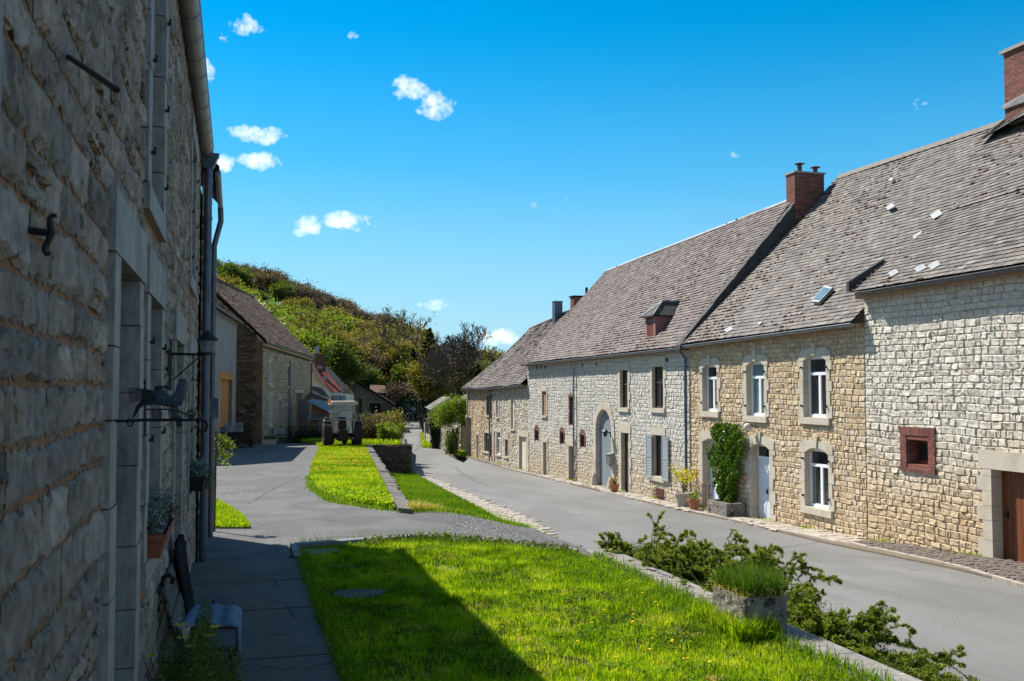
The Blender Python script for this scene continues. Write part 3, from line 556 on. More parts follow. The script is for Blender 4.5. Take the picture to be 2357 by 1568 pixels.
lane_poly = [(-16, 13), (.9, 13), (.9, 15.6), (3.2, 16.1), (4.95, 14.1), (5.5, 12), (8.4, 12), (8.75, 24), (8.5, 28.3), tip, (float(wl(55)), 55), (9.3, 55.6), (10, 62), (12.6, 75), (14, 90), (-25, 90), (-25, 13)]
tag(sheet('lane', lane_poly[1:-1]+[(-25, 13)], lane, .7, 'asphalt_lane', 0), kind='structure')
rl = [pr(925, 968), pr(925, 985), pr(922, 1012), pr(930, 1055), pr(945, 1080), pr(1000, 1120), pr(1100, 1170), (8.5, 28), (8.5, 24), (8.1, 18), (7.2, 12), (6.8, -12)]
rr = [(15.2, -12), (14.6, 12), (14.35, 15.4), (15.0, 19), (15.35, 22.1), (15.5, 30.8), (15.65, 42), (15.95, 54), (16.0, 66), (16.2, 70), pr(1067, 1066), pr(1035, 1051), pr(1019, 1035), pr(996, 1033), pr(970, 1030), pr(972, 993), pr(966, 974), pr(1000, 969)]
tag(sheet('road', rl+rr, road, 1.0, 'asphalt_road', .005), kind='structure')
far_road = [pr(900, 968.5), pr(1000, 968.5), (40, 165), (20, 165)]
# roadside strip of worn paving between the grass wedge and the road
stp = [(8.45, 27.9), (8.4, 31), (8.75, 36), (9.15, 44), (9.6, 52), (10.1, 58), (10.5, 58), (10.25, 52), (9.95, 44), (9.75, 36), (9.55, 31), (9.0, 28.3), (8.7, 26.5)]
tag(sheet('roadside_strip', stp, road, .5, 'joint_dirt', .012, skirt=.02), kind='structure')
def paving(poly, fn, sx, sy, mname, off, seed=0, name='pavement', raise_=.022, gap=.015, mats=None):
    r = np.random.default_rng(seed); P = np.array(poly); x0, y0 = P.min(0); x1, y1 = P.max(0); S = []
    y = y0; 
    while y < y1:
        h = sy*r.uniform(.75, 1.3); x = x0-r.uniform(0, sx)
        while x < x1: w = sx*r.uniform(.6, 1.4); S.append((x, x+w, y, y+h)); x += w
        y += h
    S = np.array(S); c = np.stack([(S[:, 0]+S[:, 1])/2, (S[:, 2]+S[:, 3])/2], 1); S = S[inpoly(c, poly)]; n = len(S); g = gap/2
    X = np.stack([S[:, 0]+g, S[:, 1]-g, S[:, 1]-g, S[:, 0]+g], 1)+r.normal(0, gap*.5, (n, 4)); Y = np.stack([S[:, 2]+g, S[:, 2]+g, S[:, 3]-g, S[:, 3]-g], 1)+r.normal(0, gap*.5, (n, 4))
    mx, my = X.mean(1, keepdims=True), Y.mean(1, keepdims=True); b = .86; Xi, Yi = mx+(X-mx)*b, my+(Y-my)*b
    Zb = fn(X, Y)+off-.01; Zi = fn(Xi, Yi)+off+raise_*r.uniform(.5, 1.2, (n, 1))
    V = np.concatenate([np.stack([X, Y, Zb], 2), np.stack([Xi, Yi, Zi], 2)], 1).reshape(-1, 3); k = np.arange(n)[:, None, None]*8
    F = np.array([[4,5,6,7],[0,1,5,4],[1,2,6,5],[2,3,7,6],[3,0,4,7]]); m = M(); m.add(V, (k+F[None]).reshape(-1, 4), 0, np.repeat(np.clip(r.normal(.5, .25, n), 0, 1), 8)); return m
tag(paving(stp, road, .32, .26, None, .015, 5).build('strip_paving', 'flagstone'), kind='structure')
# right-hand pavement: flags beside the grey and tan houses, dark setts by the near wall
fe = lambda Y: np.interp(Y, [-12, 12, 15.4, 19, 22.1, 30.8, 42, 54, 66, 72], [15.2, 14.6, 14.35, 15.0, 15.35, 15.5, 15.65, 15.95, 16.0, 16.2])
def side(y0, y1, k=8, a=0.0, b=16.47): ys = np.linspace(y0, y1, k); return [(float(fe(y))+a, float(y)) for y in ys]+[(b, y1), (b, y0)]
pv = lambda X, Y: road(X, Y)+.05
tag(sheet('pavement', side(-5, 71), pv, .8, 'joint_dirt', 0, skirt=.12), kind='structure')
mp = paving(side(23.2, 52, 12, .16), pv, .5, .42, None, .004, 6); tag(mp.build('flag_paving', 'flagstone'), kind='structure')
mp = paving(side(52, 70.5, 8, .1), pv, .17, .15, None, .004, 8); tag(mp.build('cobble_paving', 'cobble'), kind='structure')
mp = paving(side(2, 23.1, 8, .16), pv, .14, .12, None, .004, 7, raise_=.03); tag(mp.build('sett_paving', 'cobble_dark'), kind='structure')
mk = M(); y = 4.
while y < 60:
    L_ = rnd.uniform(.14, .22) if y < 22 else rnd.uniform(.5, .9)
    if not (41 < y < 46): x = float(fe(y+L_/2)); z = float(road(x, y)); mk.box((x-.0, y+.006, z-.1), (x+.14, y+L_-.006, z+.062+rnd.uniform(0, .008)), tint=rnd.random())
    y += L_
tag(mk.build('kerb', 'flagstone'), kind='structure')
# grass wedge below the terrace wall
wp = [(3.6, 21.4), (8.35, 28.55), (8.3, 31), (8.65, 36), (9.05, 44), (9.5, 52), (9.9, 57), (9.6, 58.5), (8, 58), (float(wl(55))+.2, 55), (float(wl(45))+.2, 45), (float(wl(35))+.2, 35), (3.9, 24)]
tag(sheet('grass_bank', wp, wedge, .5, 'turf', .01), kind='structure')
# terrace strip above the wall
up_poly = [hit(*q, lane0)[:2] for q in [(905, 1172), (850, 1168), (790, 1158), (735, 1130), (712, 1100), (716, 1075), (735, 1032)]]+[(4.6, 62), (9.0, 64), (9.0, 55.3), (float(wl(55))-.1, 55)]
up_poly = [tuple(map(float, p)) for p in up_poly]; up_poly[0] = (3.35, 21.6)
upz = lambda X, Y: lane0(X, Y)+.05
tag(sheet('terrace_turf', up_poly, upz, .6, 'turf', 0, skirt=.05, jag=.02), kind='structure')
terr2 = [(9.0, 55.6), (9.0, 64), (10.6, 76), (12.4, 92), (16, 110), (19, 130), (5, 130), (2, 90), (4.6, 62), (6.8, 55.6)]
tz = lambda X, Y: lane0(X, Y)+.06
tag(sheet('terrace_far', terr2, tz, 2, 'turf', 0, skirt=1.5), kind='structure')
# small grass triangle beside the left house
tri = [tuple(map(float, hit(*q, lane0)[:2])) for q in [(577, 1217), (560, 1195), (530, 1172), (500, 1157)]]+[(-.6, 25), (-.6, 19.6)]
tag(sheet('grass_corner', tri, lane0, .3, 'turf', .03, skirt=.05), kind='structure')
# lawn
lawn_poly = [(.9, 2), (.9, 15.35), (3.1, 15.75), (4.75, 13.95), (4.9, 13), (4.88, 10), (4.95, 7), (5.0, 2)]
lz = lambda X, Y: -.05+.03*np.sin(X*1.3+Y*.7)*.5+.02*np.sin(Y*1.9)
tag(sheet('lawn', lawn_poly, lz, .25, 'turf', 0), kind='structure')
# bank under the shrubs between the low wall and the road
bz = lambda X, Y: -.25+(road(X, Y)-.02+.25)*ss(5.2, 7.3, X)
tag(sheet('shrub_bank', [(5.2, 2), (5.2, 13.6), (5.3, 14.6), (8.3, 14.0), (7.5, 12), (7.0, 2)], bz, .4, 'earth', .02), kind='structure')
def field(name, pts, m_): pass
def noise2(x, y, s): return np.sin(x*s+1.7*np.sin(y*s*.8))*np.sin(y*s*1.1+1.3*np.sin(x*s*.9+2))
GR = [('lawn_grass', lawn_poly, lz, 210000, (.035, .085), .0042, 'grass', .9), ]
m = M(); q = scatter(lawn_poly, 235000, 1, lambda x, y: np.clip((y-3)/5, 0, 1)*(.75+.25*noise2(x, y, 3)))
q = q[q[:, 1] > 6.5]
q = q[noise2(q[:, 0]+5, q[:, 1], 11)+noise2(q[:, 0], q[:, 1]+3, 4.3)+rng.normal(0, .5, len(q)) > -.75]
blades(m, q, lz, (.025, .085), .0045, 0, 2, tintc=lambda x, y: .47+.28*noise2(x, y, 2.1)+.28*noise2(x, y, 6)+.22*noise2(x, y, 17))
q2 = scatter([(4.55, 6.5), (4.99, 6.5), (4.93, 13), (4.7, 13.9), (3.1, 15.8), (.9, 15.4), (.9, 15.0), (3, 15.3), (4.3, 13.6)], 16000, 3); blades(m, q2, lz, (.04, .09), .005, 1, 4)
q3 = scatter([(.86, 7), (1.05, 7), (1.05, 15), (.86, 15)], 6000, 5); blades(m, q3, lz, (.05, .11), .005, 1, 6)
q4 = scatter(lawn_poly, 26000, 8, lambda x, y: (noise2(x, y, 3.7)+noise2(x, y, 9) > .75)*(y > 6.5)); blades(m, q4, lz, (.02, .055), .005, 2, 9, lean=.9)
q5 = scatter(lawn_poly, 9000, 18, lambda x, y: (noise2(x+3, y, 1.9)+.6*noise2(x, y+2, 8) > .85)*(y > 6.5)); P = np.column_stack([q5, lz(q5[:, 0], q5[:, 1])+rng.uniform(.02, .06, len(q5))]); leaves(m, P, .035, 1, 3, aspect=.8, up=1)
tag(m.build('lawn_grass', ['grass', 'grass_deep', 'grass_dry']), kind='stuff')
m = M(); q = scatter(up_poly, 90000, 11, lambda x, y: np.clip(1.5-(y-20)/30, .25, 1)); k = noise2(q[:, 0], q[:, 1], 2)
blades(m, q, upz, (.05, .11), .012, 0, 12, tintc=lambda x, y: .5+.3*noise2(x, y, 1.3))
q = scatter(tri, 9000, 13); blades(m, q, lambda X, Y: lane0(X, Y)+.03, (.04, .09), .008, 0, 14)
q = scatter([p for p in up_poly[:4]]+[(3.3, 25), (3.6, 24)], 5000, 15); P = np.column_stack([q, upz(q[:, 0], q[:, 1])+rng.uniform(.03, .12, len(q))]); leaves(m, P, .07, 0, 16, aspect=.9, up=1)
q = scatter(terr2, 30000, 17, lambda x, y: y < 75); blades(m, q, tz, (.1, .25), .03, 0, 18)
tag(m.build('terrace_grass', ['grass', 'grass_deep']), kind='stuff')
m = M(); q = scatter(wp, 80000, 21, lambda x, y: np.clip(1.6-(y-20)/28, .2, 1)); blades(m, q, lambda X, Y: wedge(X, Y)+.01, (.05, .12), .012, 0, 22, tintc=lambda x, y: .42+.2*noise2(x, y, .8))
q = scatter([(3.6, 21.3), (7.6, 27.3), (7.4, 28.6), (4.2, 25)], 16000, 23); blades(m, q, lambda X, Y: wedge(X, Y)+.01, (.08, .22), .010, 1, 24, tintc=lambda x, y: .35+.4*noise2(x, y, 1.2))
tag(m.build('bank_grass', ['grass_deep', 'grass_dry']), kind='stuff')
m = M(); gp = [(8.3, 28.2), (8.75, 27.5), (9.0, 29), (8.9, 40), (9.7, 57), (9.4, 57), (8.8, 44), (8.3, 33)]; q = scatter(gp, 1500, 31); blades(m, q, lambda X, Y: road(X, Y)+.02, (.03, .08), .012, 0, 32)
q = np.column_stack([rng.uniform(16.2, 16.5, 900), rng.choice([26.2, 28.6, 33, 37.4, 41.2, 45.5, 48, 58, 62, 69, 19.5, 22.7], 900)+rng.normal(0, .25, 900)]); blades(m, q, pv, (.04, .12), .010, 0, 33)
q = scatter([(16.3, 70.5), (19, 84), (17.3, 83), (15.9, 72.5)], 9000, 34); blades(m, q, lambda X, Y: road(X, Y)+.02, (.08, .2), .03, 0, 35)
q = scatter([tuple(pr(972, 1030)), tuple(pr(995, 1033)), tuple(pr(990, 1005)), tuple(pr(968, 1000))], 6000, 36); blades(m, q, lambda X, Y: road(X, Y)+.02, (.1, .25), .04, 0, 37)
tag(m.build('verge_grass', ['grass']), kind='stuff')
tag(sheet('verge', [(16.25, 70.8), (19.5, 84), (17.2, 83.2), (15.9, 72.6)], road, 1, 'turf', .02), kind='structure')
tag(sheet('yard', [tuple(pr(968, 1000)), tuple(pr(972, 1030)), tuple(pr(996, 1032)), (25, 84), (30, 110)], road, 2, 'turf', .015), kind='structure')
def flower(m, x, y, z, s, mi=0):
    a = M(); a.ball((x, y, z), s, 8, 4, sc=(1, 1, .45)); m.add(a.v[0][0], a.f[0][0], mi, rnd.random())
m = M()
for px, py in [(1443, 1356), (1440, 1379), (1478, 1383), (1513, 1403), (1519, 1415), (1460, 1434), (1392, 1424), (1456, 1454), (1551, 1499), (1500, 1491), (1585, 1540), (1420, 1538), (1640, 1548), (1492, 1518), (1265, 1337), (1360, 1452), (1300, 1380), (1330, 1500)]:
    for _ in range(rnd.choice([1, 1, 2, 2])):
        p = hit(px+rnd.gauss(0, 4), py+rnd.gauss(0, 2), lz); flower(m, p[0], p[1], lz(p[0], p[1])+.09, .017)
for x, y in scatter(up_poly, 650, 41, lambda x, y: np.clip((noise2(x, y, .9)+.6)*1.2-(y-22)*.02, .02, 1)): flower(m, x, y, upz(x, y)+.12, .030)
tag(m.build('dandelions', ['dandelion']), kind='stuff')
# gravel strewn on the ramp
m = M(); q = scatter([(3.6, 16.5), (5, 15), (8.3, 15), (8.5, 27.5), (4.3, 21.8)], 9000, 51, lambda x, y: np.exp(-((x*.75-y*.25-.55+0*x)/1.8)**2)); n = len(q); s = rng.uniform(.008, .026, n); b = np.array([(1,0,0),(0,1,0),(-1,0,0),(0,-1,0),(0,0,.7)])
V = (b[None]*s[:, None, None]*rng.uniform(.6, 1.3, (n, 5, 1))+np.column_stack([q, lane(q[:, 0], q[:, 1])+.002])[:, None]).reshape(-1, 3); k = np.arange(n)[:, None, None]*5
m.add(V, (k+np.array([[0,1,4],[1,2,4],[2,3,4],[3,0,4]])[None]).reshape(-1, 3), 0, np.repeat(rng.random(n), 5)); tag(m.build('gravel', 'gravel'), kind='stuff')
# ---------------------------------------------------------------- path slabs
m = M(); y = 14.35; k = 0
for L_ in [1.55, 1.0, .62, .95, 1.05, .8, 1.1, .9, 1.0, 1.0, 1.0, 1.0, 1.0]:
    m.box((-.62, y-L_+.009, -.3), (.89+rnd.uniform(-.01, .015), y-.009, rnd.uniform(-.004, .004)), tint=rnd.random()); y -= L_
m.box((-.62, 1.5, -.3), (.86, 14.3, -.02))
o = tag(m.build('path', 'concrete'), kind='structure')
m = M()   # fine cracks running over the slabs
for pts in [[(.05, 13.6), (.25, 13.1), (.6, 13.25), (.88, 13.2)], [(.25, 13.1), (.5, 12.7), (.52, 12.3)], [(.3, 11.75), (.55, 11.4), (.62, 10.7), (.88, 10.65)], [(-.1, 10.2), (.3, 10.1), (.55, 9.9)], [(.2, 8.9), (.6, 8.75), (.88, 8.9)], [(0, 12.9), (.3, 12.95), (.88, 12.8)]]:
    P = np.array(pts, float); Q_ = []
    for a, b in zip(P, P[1:]):
        for t in np.linspace(0, 1, 7)[:-1]: Q_.append(a+(b-a)*t+rng.normal(0, .012, 2))
    Q_.append(P[-1]); Q_ = np.array(Q_)
    for a, b in zip(Q_, Q_[1:]):
        w = rng.uniform(.002, .006); d = (b-a)/np.linalg.norm(b-a); nn = np.array([-d[1], d[0]])*w; m.add([(*(a-nn), .006), (*(a+nn), .006), (*(b+nn), .006), (*(b-nn), .006)], [[0, 1, 2, 3]])
tag(m.build('path_crack', 'dark'), kind='structure')
# stone edging round the back of the lawn
m = M(); E_ = [(.9, 15.5), (2.0, 15.78), (3.15, 15.95), (4.0, 15.0), (4.9, 14.1)]
for a, b in zip(E_, E_[1:]):
    a, b = np.array(a), np.array(b); d = (b-a)/np.linalg.norm(b-a); nn = np.array([-d[1], d[0]])*.09; a = a+d*.008; b = b-d*.008
    zz = .03 if a[0] < 3.1 else -.02
    m.hexa([(*(a-nn), -.5), (*(b-nn), -.5), (*(b+nn), -.5), (*(a+nn), -.5), (*(a-nn), zz), (*(b-nn), zz), (*(b+nn), zz), (*(a+nn), zz)])
m.box((.82, 14.36, -.5), (.92, 15.5, .03)); m.box((.93, 14.7, -.2), (1.5, 15.2, -.01))
tag(m.build('stone_edging', 'curb_blue'), 'low blue-grey stone edging along the far side of the lawn', 'edging')
# low wall along the right of the lawn
rt_ = empty('garden_wall', (5.2, 9, -.3), 'low weathered stone wall with flat capping between lawn and road', 'wall')
m = M(); y = 2.; k = 0
capx = lambda y: 4.98+.10*(13.5-y)/6*.3
while y < 13.9:
    L_ = rnd.uniform(.9, 1.5); L_ = min(L_, 13.95-y); x0, x1 = float(capx(y)), float(capx(y+L_)); w = .42; 
    n_ = 6; 
    for q in range(n_):
        ya, yb = y+L_*q/n_+(.008 if q == 0 else 0), y+L_*(q+1)/n_-(.008 if q == n_-1 else 0); h = [.0]*4; xa, xb = capx(ya), capx(yb); j = [rnd.uniform(-.012, .012) for _ in range(2)]
        m.hexa([(xa, ya, -.12), (xa+w, ya, -.12), (xb+w, yb, -.12), (xb, yb, -.12), (xa, ya, h[0]*.3), (xa+w+j[0]*.2, ya, h[1]*.3), (xb+w+j[0]*.2, yb, h[2]*.3), (xb, yb, h[3]*.3)])
    y += L_
m.build('capping', 'wall_cap', rt_)
m = M(); stone_wall(m, Fac((5.36, 0), (0, 1), (1, 0)), 2, 13.9, lambda u: -1.6, lambda u: -.125, [], h=(.14,.22), l=(.2,.5), rough=.04, seed=12); m.box((5.02, 2, -1.6), (5.34, 13.9, -.13), 1); m.build('wall', ['stone_mixed', 'mortar_grey'], rt_)
# terrace retaining wall
rt_ = empty('retaining_wall', (3.5, 22, -2), 'long dark retaining wall under the grassy terrace where the tractor stands', 'wall')
m = M(); A0 = np.array(tip); A1 = np.array((float(wl(55)), 55.)); d = (A1-A0)/np.linalg.norm(A1-A0); nr = np.array([d[1], -d[0]]); Lw = np.linalg.norm(A1-A0); k = 84
for i in range(k):
    a, b = A0+d*Lw*i/k, A0+d*Lw*(i+1)/k; za, zb_ = lane0(0, a[1])+.10, lane0(0, b[1])+.10; w = .25+rnd.uniform(-.05, .05); za += rnd.uniform(-.01, .015); zb_ += rnd.uniform(-.01, .015)
    m.hexa([(*(a-nr*.05), za-.3), (*(a+nr*w), za-.3), (*(b+nr*w), zb_-.3), (*(b-nr*.05), zb_-.3), (*(a-nr*.05), za), (*(a+nr*w), za-.03), (*(b+nr*w), zb_-.03), (*(b-nr*.05), zb_)])
m.build('capping', 'cap_dark', rt_)
m = M(); f = Fac(tuple(A0+nr*.20), d, nr); stone_wall(m, f, 0, Lw, lambda u: -3, lambda u: float(lane0(0, A0[1]+d[1]*u))-.12, [], h=(.15,.25), l=(.25,.6), rough=.05, seed=13, warp=.04)
f2 = Fac((float(wl(55))-.2, 55.), (1, .02), (0, -1)); stone_wall(m, f2, 0, 2.75, lambda u: -3.0, lambda u: -.80, [], h=(.12,.22), l=(.2,.5), rough=.07, seed=14, warp=.05)
f3 = Fac((9.22, 55.05), (.15, 1), (1, -.15)); stone_wall(m, f3, 0, 9, lambda u: -3.0, lambda u: -.82-.02*u, [], h=(.12,.22), l=(.2,.5), rough=.05, seed=15)
m.box((float(wl(55))-.1, 55.05, -3), (9.2, 55.5, -.83), 1); m.build('wall', ['rough_dark', 'mortar_brown'], rt_)

# wear on the surfaces: tyre marks, joints, repairs, loose grit
def strip(m, pts, w, fn, off, jag=.0):
    P = np.array(pts, float); Q = []
    for a, b in zip(P, P[1:]):
        k = max(2, int(np.linalg.norm(b-a)/.6))
        for t in np.linspace(0, 1, k+1)[:-1]: Q.append(a+(b-a)*t)
    Q.append(P[-1]); Q = np.array(Q); d = np.gradient(Q, axis=0); d /= np.linalg.norm(d, axis=1)[:, None]; nn = np.stack([-d[:, 1], d[:, 0]], 1); ww = w*(1+rng.uniform(-jag, jag, (len(Q), 1))); A, B_ = Q-nn*ww, Q+nn*ww
    V = np.concatenate([np.column_stack([A, fn(A[:, 0], A[:, 1])+off]), np.column_stack([B_, fn(B_[:, 0], B_[:, 1])+off])]); n = len(Q); i = np.arange(n-1); m.add(V, np.stack([i, i+1, n+i+1, n+i], 1))
def px_line(L_, fn): return [tuple(map(float, hit(x, y, fn)[:2])) for x, y in L_]
m = M()
for L_, w in (([(1047, 1076), (1062, 1092), (1090, 1106), (1125, 1118)], .03), ([(1052, 1076), (1066, 1090), (1093, 1103)], .02), ([(969, 1000), (974, 1015), (966, 1030), (950, 1042)], .05), ([(963, 998), (968, 1014), (959, 1030)], .04)): strip(m, px_line(L_, road), w, road, .012, .4)
for L_, w in (([(1485, 1240), (1545, 1214)], .012), ([(1745, 1270), (1995, 1230)], .010), ([(1330, 1186), (1347, 1182)], .012)): strip(m, px_line(L_, road), w, road, .012, .6)
for L_, w in (([(735, 1195), (790, 1202), (840, 1203)], .012), ([(570, 1160), (640, 1120), (700, 1090)], .008), ([(690, 1245), (780, 1235), (900, 1238)], .008)): strip(m, px_line(L_, lane), w, lane, .008, .8)
tag(m.build('road_marks', 'marks'), kind='structure')
def grit(name, q, fn, s0, s1, mt, off=.0, seed=0):
    r = np.random.default_rng(seed); n = len(q); s = r.uniform(s0, s1, n); b = np.array([(1,0,0),(0,1,0),(-1,0,0),(0,-1,0),(0,0,.7)]); V = (b[None]*s[:, None, None]*r.uniform(.6, 1.3, (n, 5, 1))+np.column_stack([q, fn(q[:, 0], q[:, 1])+off])[:, None]).reshape(-1, 3); k = np.arange(n)[:, None, None]*5
    m = M(); m.add(V, (k+np.array([[0,1,4],[1,2,4],[2,3,4],[3,0,4]])[None]).reshape(-1, 3), 0, np.repeat(r.random(n), 5)); return tag(m.build(name, mt), kind='stuff')
def along(poly, n, sd, seed):
    r = np.random.default_rng(seed); P = np.array(poly, float); L_ = np.linalg.norm(np.diff(P, axis=0), axis=1); t = r.uniform(0, L_.sum(), n); c = np.concatenate([[0], np.cumsum(L_)]); i = np.clip(np.searchsorted(c, t)-1, 0, len(L_)-1); f_ = ((t-c[i])/L_[i])[:, None]; return P[i]*(1-f_)+P[i+1]*f_+r.normal(0, sd, (n, 2))
grit('grit', np.concatenate([along([(2.3, 32.5), (2.05, 28), (2.2, 24), (2.7, 22.6), (3.3, 21.3), (5, 23), (8.3, 28)], 2600, .16, 1), along([(.9, 15.9), (3.2, 16.3), (4.9, 14.5), (8.6, 16), (8.6, 27)], 1400, .2, 2), along([(.9, 17), (0, 20), (-.3, 25), (.2, 30)], 500, .3, 3)]), lane, .006, .022, 'gravel', .003, 1)
grit('road_grit', np.concatenate([along([(14.4, 15.4), (15.0, 19), (15.3, 22.1), (15.5, 30.8), (15.65, 42)], 1500, .12, 4), along([(8.6, 22), (8.7, 28), (9.6, 31), (9.9, 40), (10.3, 52)], 1500, .15, 5), scatter([(8, 12), (14, 12), (15, 30), (9, 30)], 700, 6)]), road, .005, .018, 'gravel', .008, 2)
m = M(); q = np.concatenate([along([(2.35, 32.5), (2.1, 28), (2.25, 24), (2.75, 22.8), (3.3, 21.6)], 3000, .08, 7), along([(3.45, 21.2), (5, 23.4), (8.3, 28.3)], 2500, .10, 8)]); blades(m, q, lane, (.03, .10), .010, 0, 9); q = along([(.93, 15.7), (3.2, 16.1), (4.95, 14.2)], 1500, .05, 10); blades(m, q, lambda X, Y: lane(X, Y), (.15, .26), .006, 0, 11)
q = along([(.9, 14.3), (.9, 7)], 2600, .035, 12); blades(m, q, lambda X, Y: 0*X-.01, (.02, .07), .005, 0, 13, lean=.9); q = np.concatenate([along([(4.98, 13.5), (5.0, 9.6)], 900, .03, 14), along([(5.0, 8.6), (5.05, 6.8)], 700, .04, 15)]); blades(m, q, lambda X, Y: 0*X-.02, (.05, .14), .005, 0, 16, lean=.8)
tag(m.build('edge_grass', ['grass_deep']), kind='stuff')
m = M(); q = scatter(lawn_poly, 20000, 61, lambda x, y: (noise2(x+1, y+4, 2.7)+.7*noise2(x, y, 13) > .55)*(y > 6.5)); P = np.column_stack([q, lz(q[:, 0], q[:, 1])+rng.uniform(.015, .055, len(q))]); leaves(m, P, .026, 0, 62, aspect=.9, up=1.5)
q = along([(1.4, 15.4), (3.1, 15.7), (4.7, 13.95)], 2400, .12, 63); q = q[(q[:, 0] > 1.9)]; P = np.column_stack([q, rng.uniform(-.02, .07, len(q))]); leaves(m, P, .042, 0, 64, aspect=.8)
tag(m.build('clover', ['leaf_green']), kind='stuff')
# ================================================================ openings
def surround(m, f, r, jw=.2, top=.28, sill=.16, arch=0, key=False, proj=.045, seed=0, back=-.26, dropsill=True, mi=0, straight=False, n_arch=12, sp=.05):
    u0, u1, v0, v1 = r; rr = random.Random(seed*7+int(u0*10)); vs = v1-(arch if arch else 0); v = v0; k = 0
    for sgn, ue in ((-1, u0), (1, u1)):
        v = v0; k = rr.randint(0, 1)
        while v < vs-.02:
            h = min(rr.uniform(.30, .46), vs-v); h = vs-v if vs-v-h < .15 else h; w = jw if straight else jw*(1.35 if k % 2 else .85)
            a, b = (ue-w, ue) if sgn < 0 else (ue, ue+w)
            f.box(m, a, b, v+.004, v+h-.004, back, proj-rr.uniform(0, .008), mi); v += h; k += 1
    if arch:
        c = [(u0+(u1-u0)*t/n_arch) for t in range(n_arch+1)]; bt = lambda u: vs+arch*(1-((2*(u-u0)/(u1-u0)-1)**2))
        for a, b in zip(c, c[1:]):
            q = [(a, bt(a)), (b, bt(b)), (b, v1+top*.9), (a, v1+top*.9)]; q = [(x, max(y, bt(x)+.01) if i > 1 else y) for i, (x, y) in enumerate(q)]
            m.prism([f.P(x, y, back) for x, y in q], f.n*(proj-back), mi)
        for a, b in ((u0-jw*1.1, u0-.003), (u1+.003, u1+jw*1.1)):
            o = (a, b); hi = v1+top*.9; lo = hi-.12
            tl, tr = (lo, hi) if a < u0 else (hi, lo)
            m.prism([f.P(x, y, back) for x, y in ((a, vs+.004), (b, vs+.004), (b, tr), (a, tl))], f.n*(proj-back), mi)
        if key:
            uc = (u0+u1)/2; m.prism([f.P(x, y, back+.1) for x, y in ((uc-.075, v1-.015), (uc+.075, v1-.015), (uc+.12, v1+top+.12), (uc-.12, v1+top+.12))], f.n*(proj-back-.1+.035), mi)
    elif top: f.box(m, u0-jw*1.15, u1+jw*1.15, v1, v1+top, back, proj+.004, mi)
    if sill: f.box(m, u0-jw*.9, u1+jw*.9, v0-sill, v0-.003, back, proj+sp, mi)
def win_frame(m, f, r, n=-.2, t=.06, mull=True, transom=.72, th=.05, arch=0, mi=0, sashbars=0):
    u0, u1, v0, v1 = r; B = lambda a, b, c, d, e=0: f.box(m, a, b, c, d, n+e, n+th+e, mi)
    B(u0, u0+t, v0, v1); B(u1-t, u1, v0, v1); B(u0+t, u1-t, v0, v0+t*1.3); B(u0+t, u1-t, v1-t-arch, v1)
    vt = v0+(v1-v0)*transom if transom else v1
    if transom: B(u0+t, u1-t, vt-t*.6, vt+t*.6, .012)
    if mull: uc = (u0+u1)/2; B(uc-t*.75, uc+t*.75, v0+t*1.3, (vt-t*.6) if transom else v1-t, .008)
    for k in range(sashbars): vv = v0+(vt-v0)*(k+1)/(sashbars+1); B(u0+t, u1-t, vv-.014, vv+.014, .004)
def window(house, f, r, fr='white_paint', gl='glass', sm='dressed', depth=-.2, label=None, name='window', sur=True, frame=True, pane_n=None, **k):
    sk = {a: k.pop(a) for a in list(k) if a in ('jw', 'top', 'sill', 'key', 'proj', 'straight', 'back', 'sp')}; arch = k.pop('arch', 0)
    m = M(); win_frame(m, f, r, depth, arch=arch*.3, **k) if frame else f.box(m, r[0], r[1], r[2], r[3], depth-.02, depth+.01); o = m.build(name, fr, house)
    if label: o['label'] = label
    if frame: m = M(); f.box(m, r[0]+.02, r[1]-.02, r[2]+.02, r[3]-.02, depth+.006, depth+.014); m.build('pane', gl, o)
    if sur: m = M(); surround(m, f, r, arch=arch, **sk); m.build('surround', sm, o)
    m = M(); f.box(m, r[0]-.05, r[1]+.05, r[2]-.05, r[3]+.05, depth-.08, depth-.03); m.build('backing', 'dark', o) 
    return o
def door(house, f, r, mt, sm='dressed', depth=-.24, planks=0, panels=False, sur=True, handle=True, label=None, **k):
    u0, u1, v0, v1 = r; m = M(); f.box(m, u0, u1, v0, v1, depth-.05, depth)
    if planks:
        n_ = max(2, int((u1-u0)/planks)); 
        for i in range(n_): f.box(m, u0+(u1-u0)*i/n_+.005, u0+(u1-u0)*(i+1)/n_-.005, v0+.01, v1-.01, depth, depth+.018)
    if panels:
        for a, b in ((u0, (u0+u1)/2), ((u0+u1)/2, u1)) if panels == 2 else ((u0, u1),):
            f.box(m, a+.008, b-.008, v0+.02, v1, depth, depth+.02)
            w = b-a
            for c, d in ((.08, .30), (.36, .5), (.56, .92)):
                vv0, vv1 = v0+(v1-v0)*c, v0+(v1-v0)*d
                f.box(m, a+w*.16, b-w*.16, vv0, vv1, depth+.02, depth+.034); f.box(m, a+w*.24, b-w*.24, vv0+.06, vv1-.06, depth+.034, depth+.044)
    o = m.build('door', mt, house)
    if label: o['label'] = label
    if handle: m = M(); uh = u0+(u1-u0)*.15 if handle is True else u0+(u1-u0)*handle; vh = v0+1.0; f.box(m, uh-.02, uh+.02, vh-.08, vh+.08, depth+.02, depth+.06); m.tube([f.P(uh, vh, depth+.05), f.P(uh, vh, depth+.09), f.P(uh+.1, vh-.01, depth+.09)], .009, 6); m.build('handle', 'iron', o)
    if sur: m = M(); surround(m, f, r, sill=0, **k); m.build('surround', sm, o)
    return o
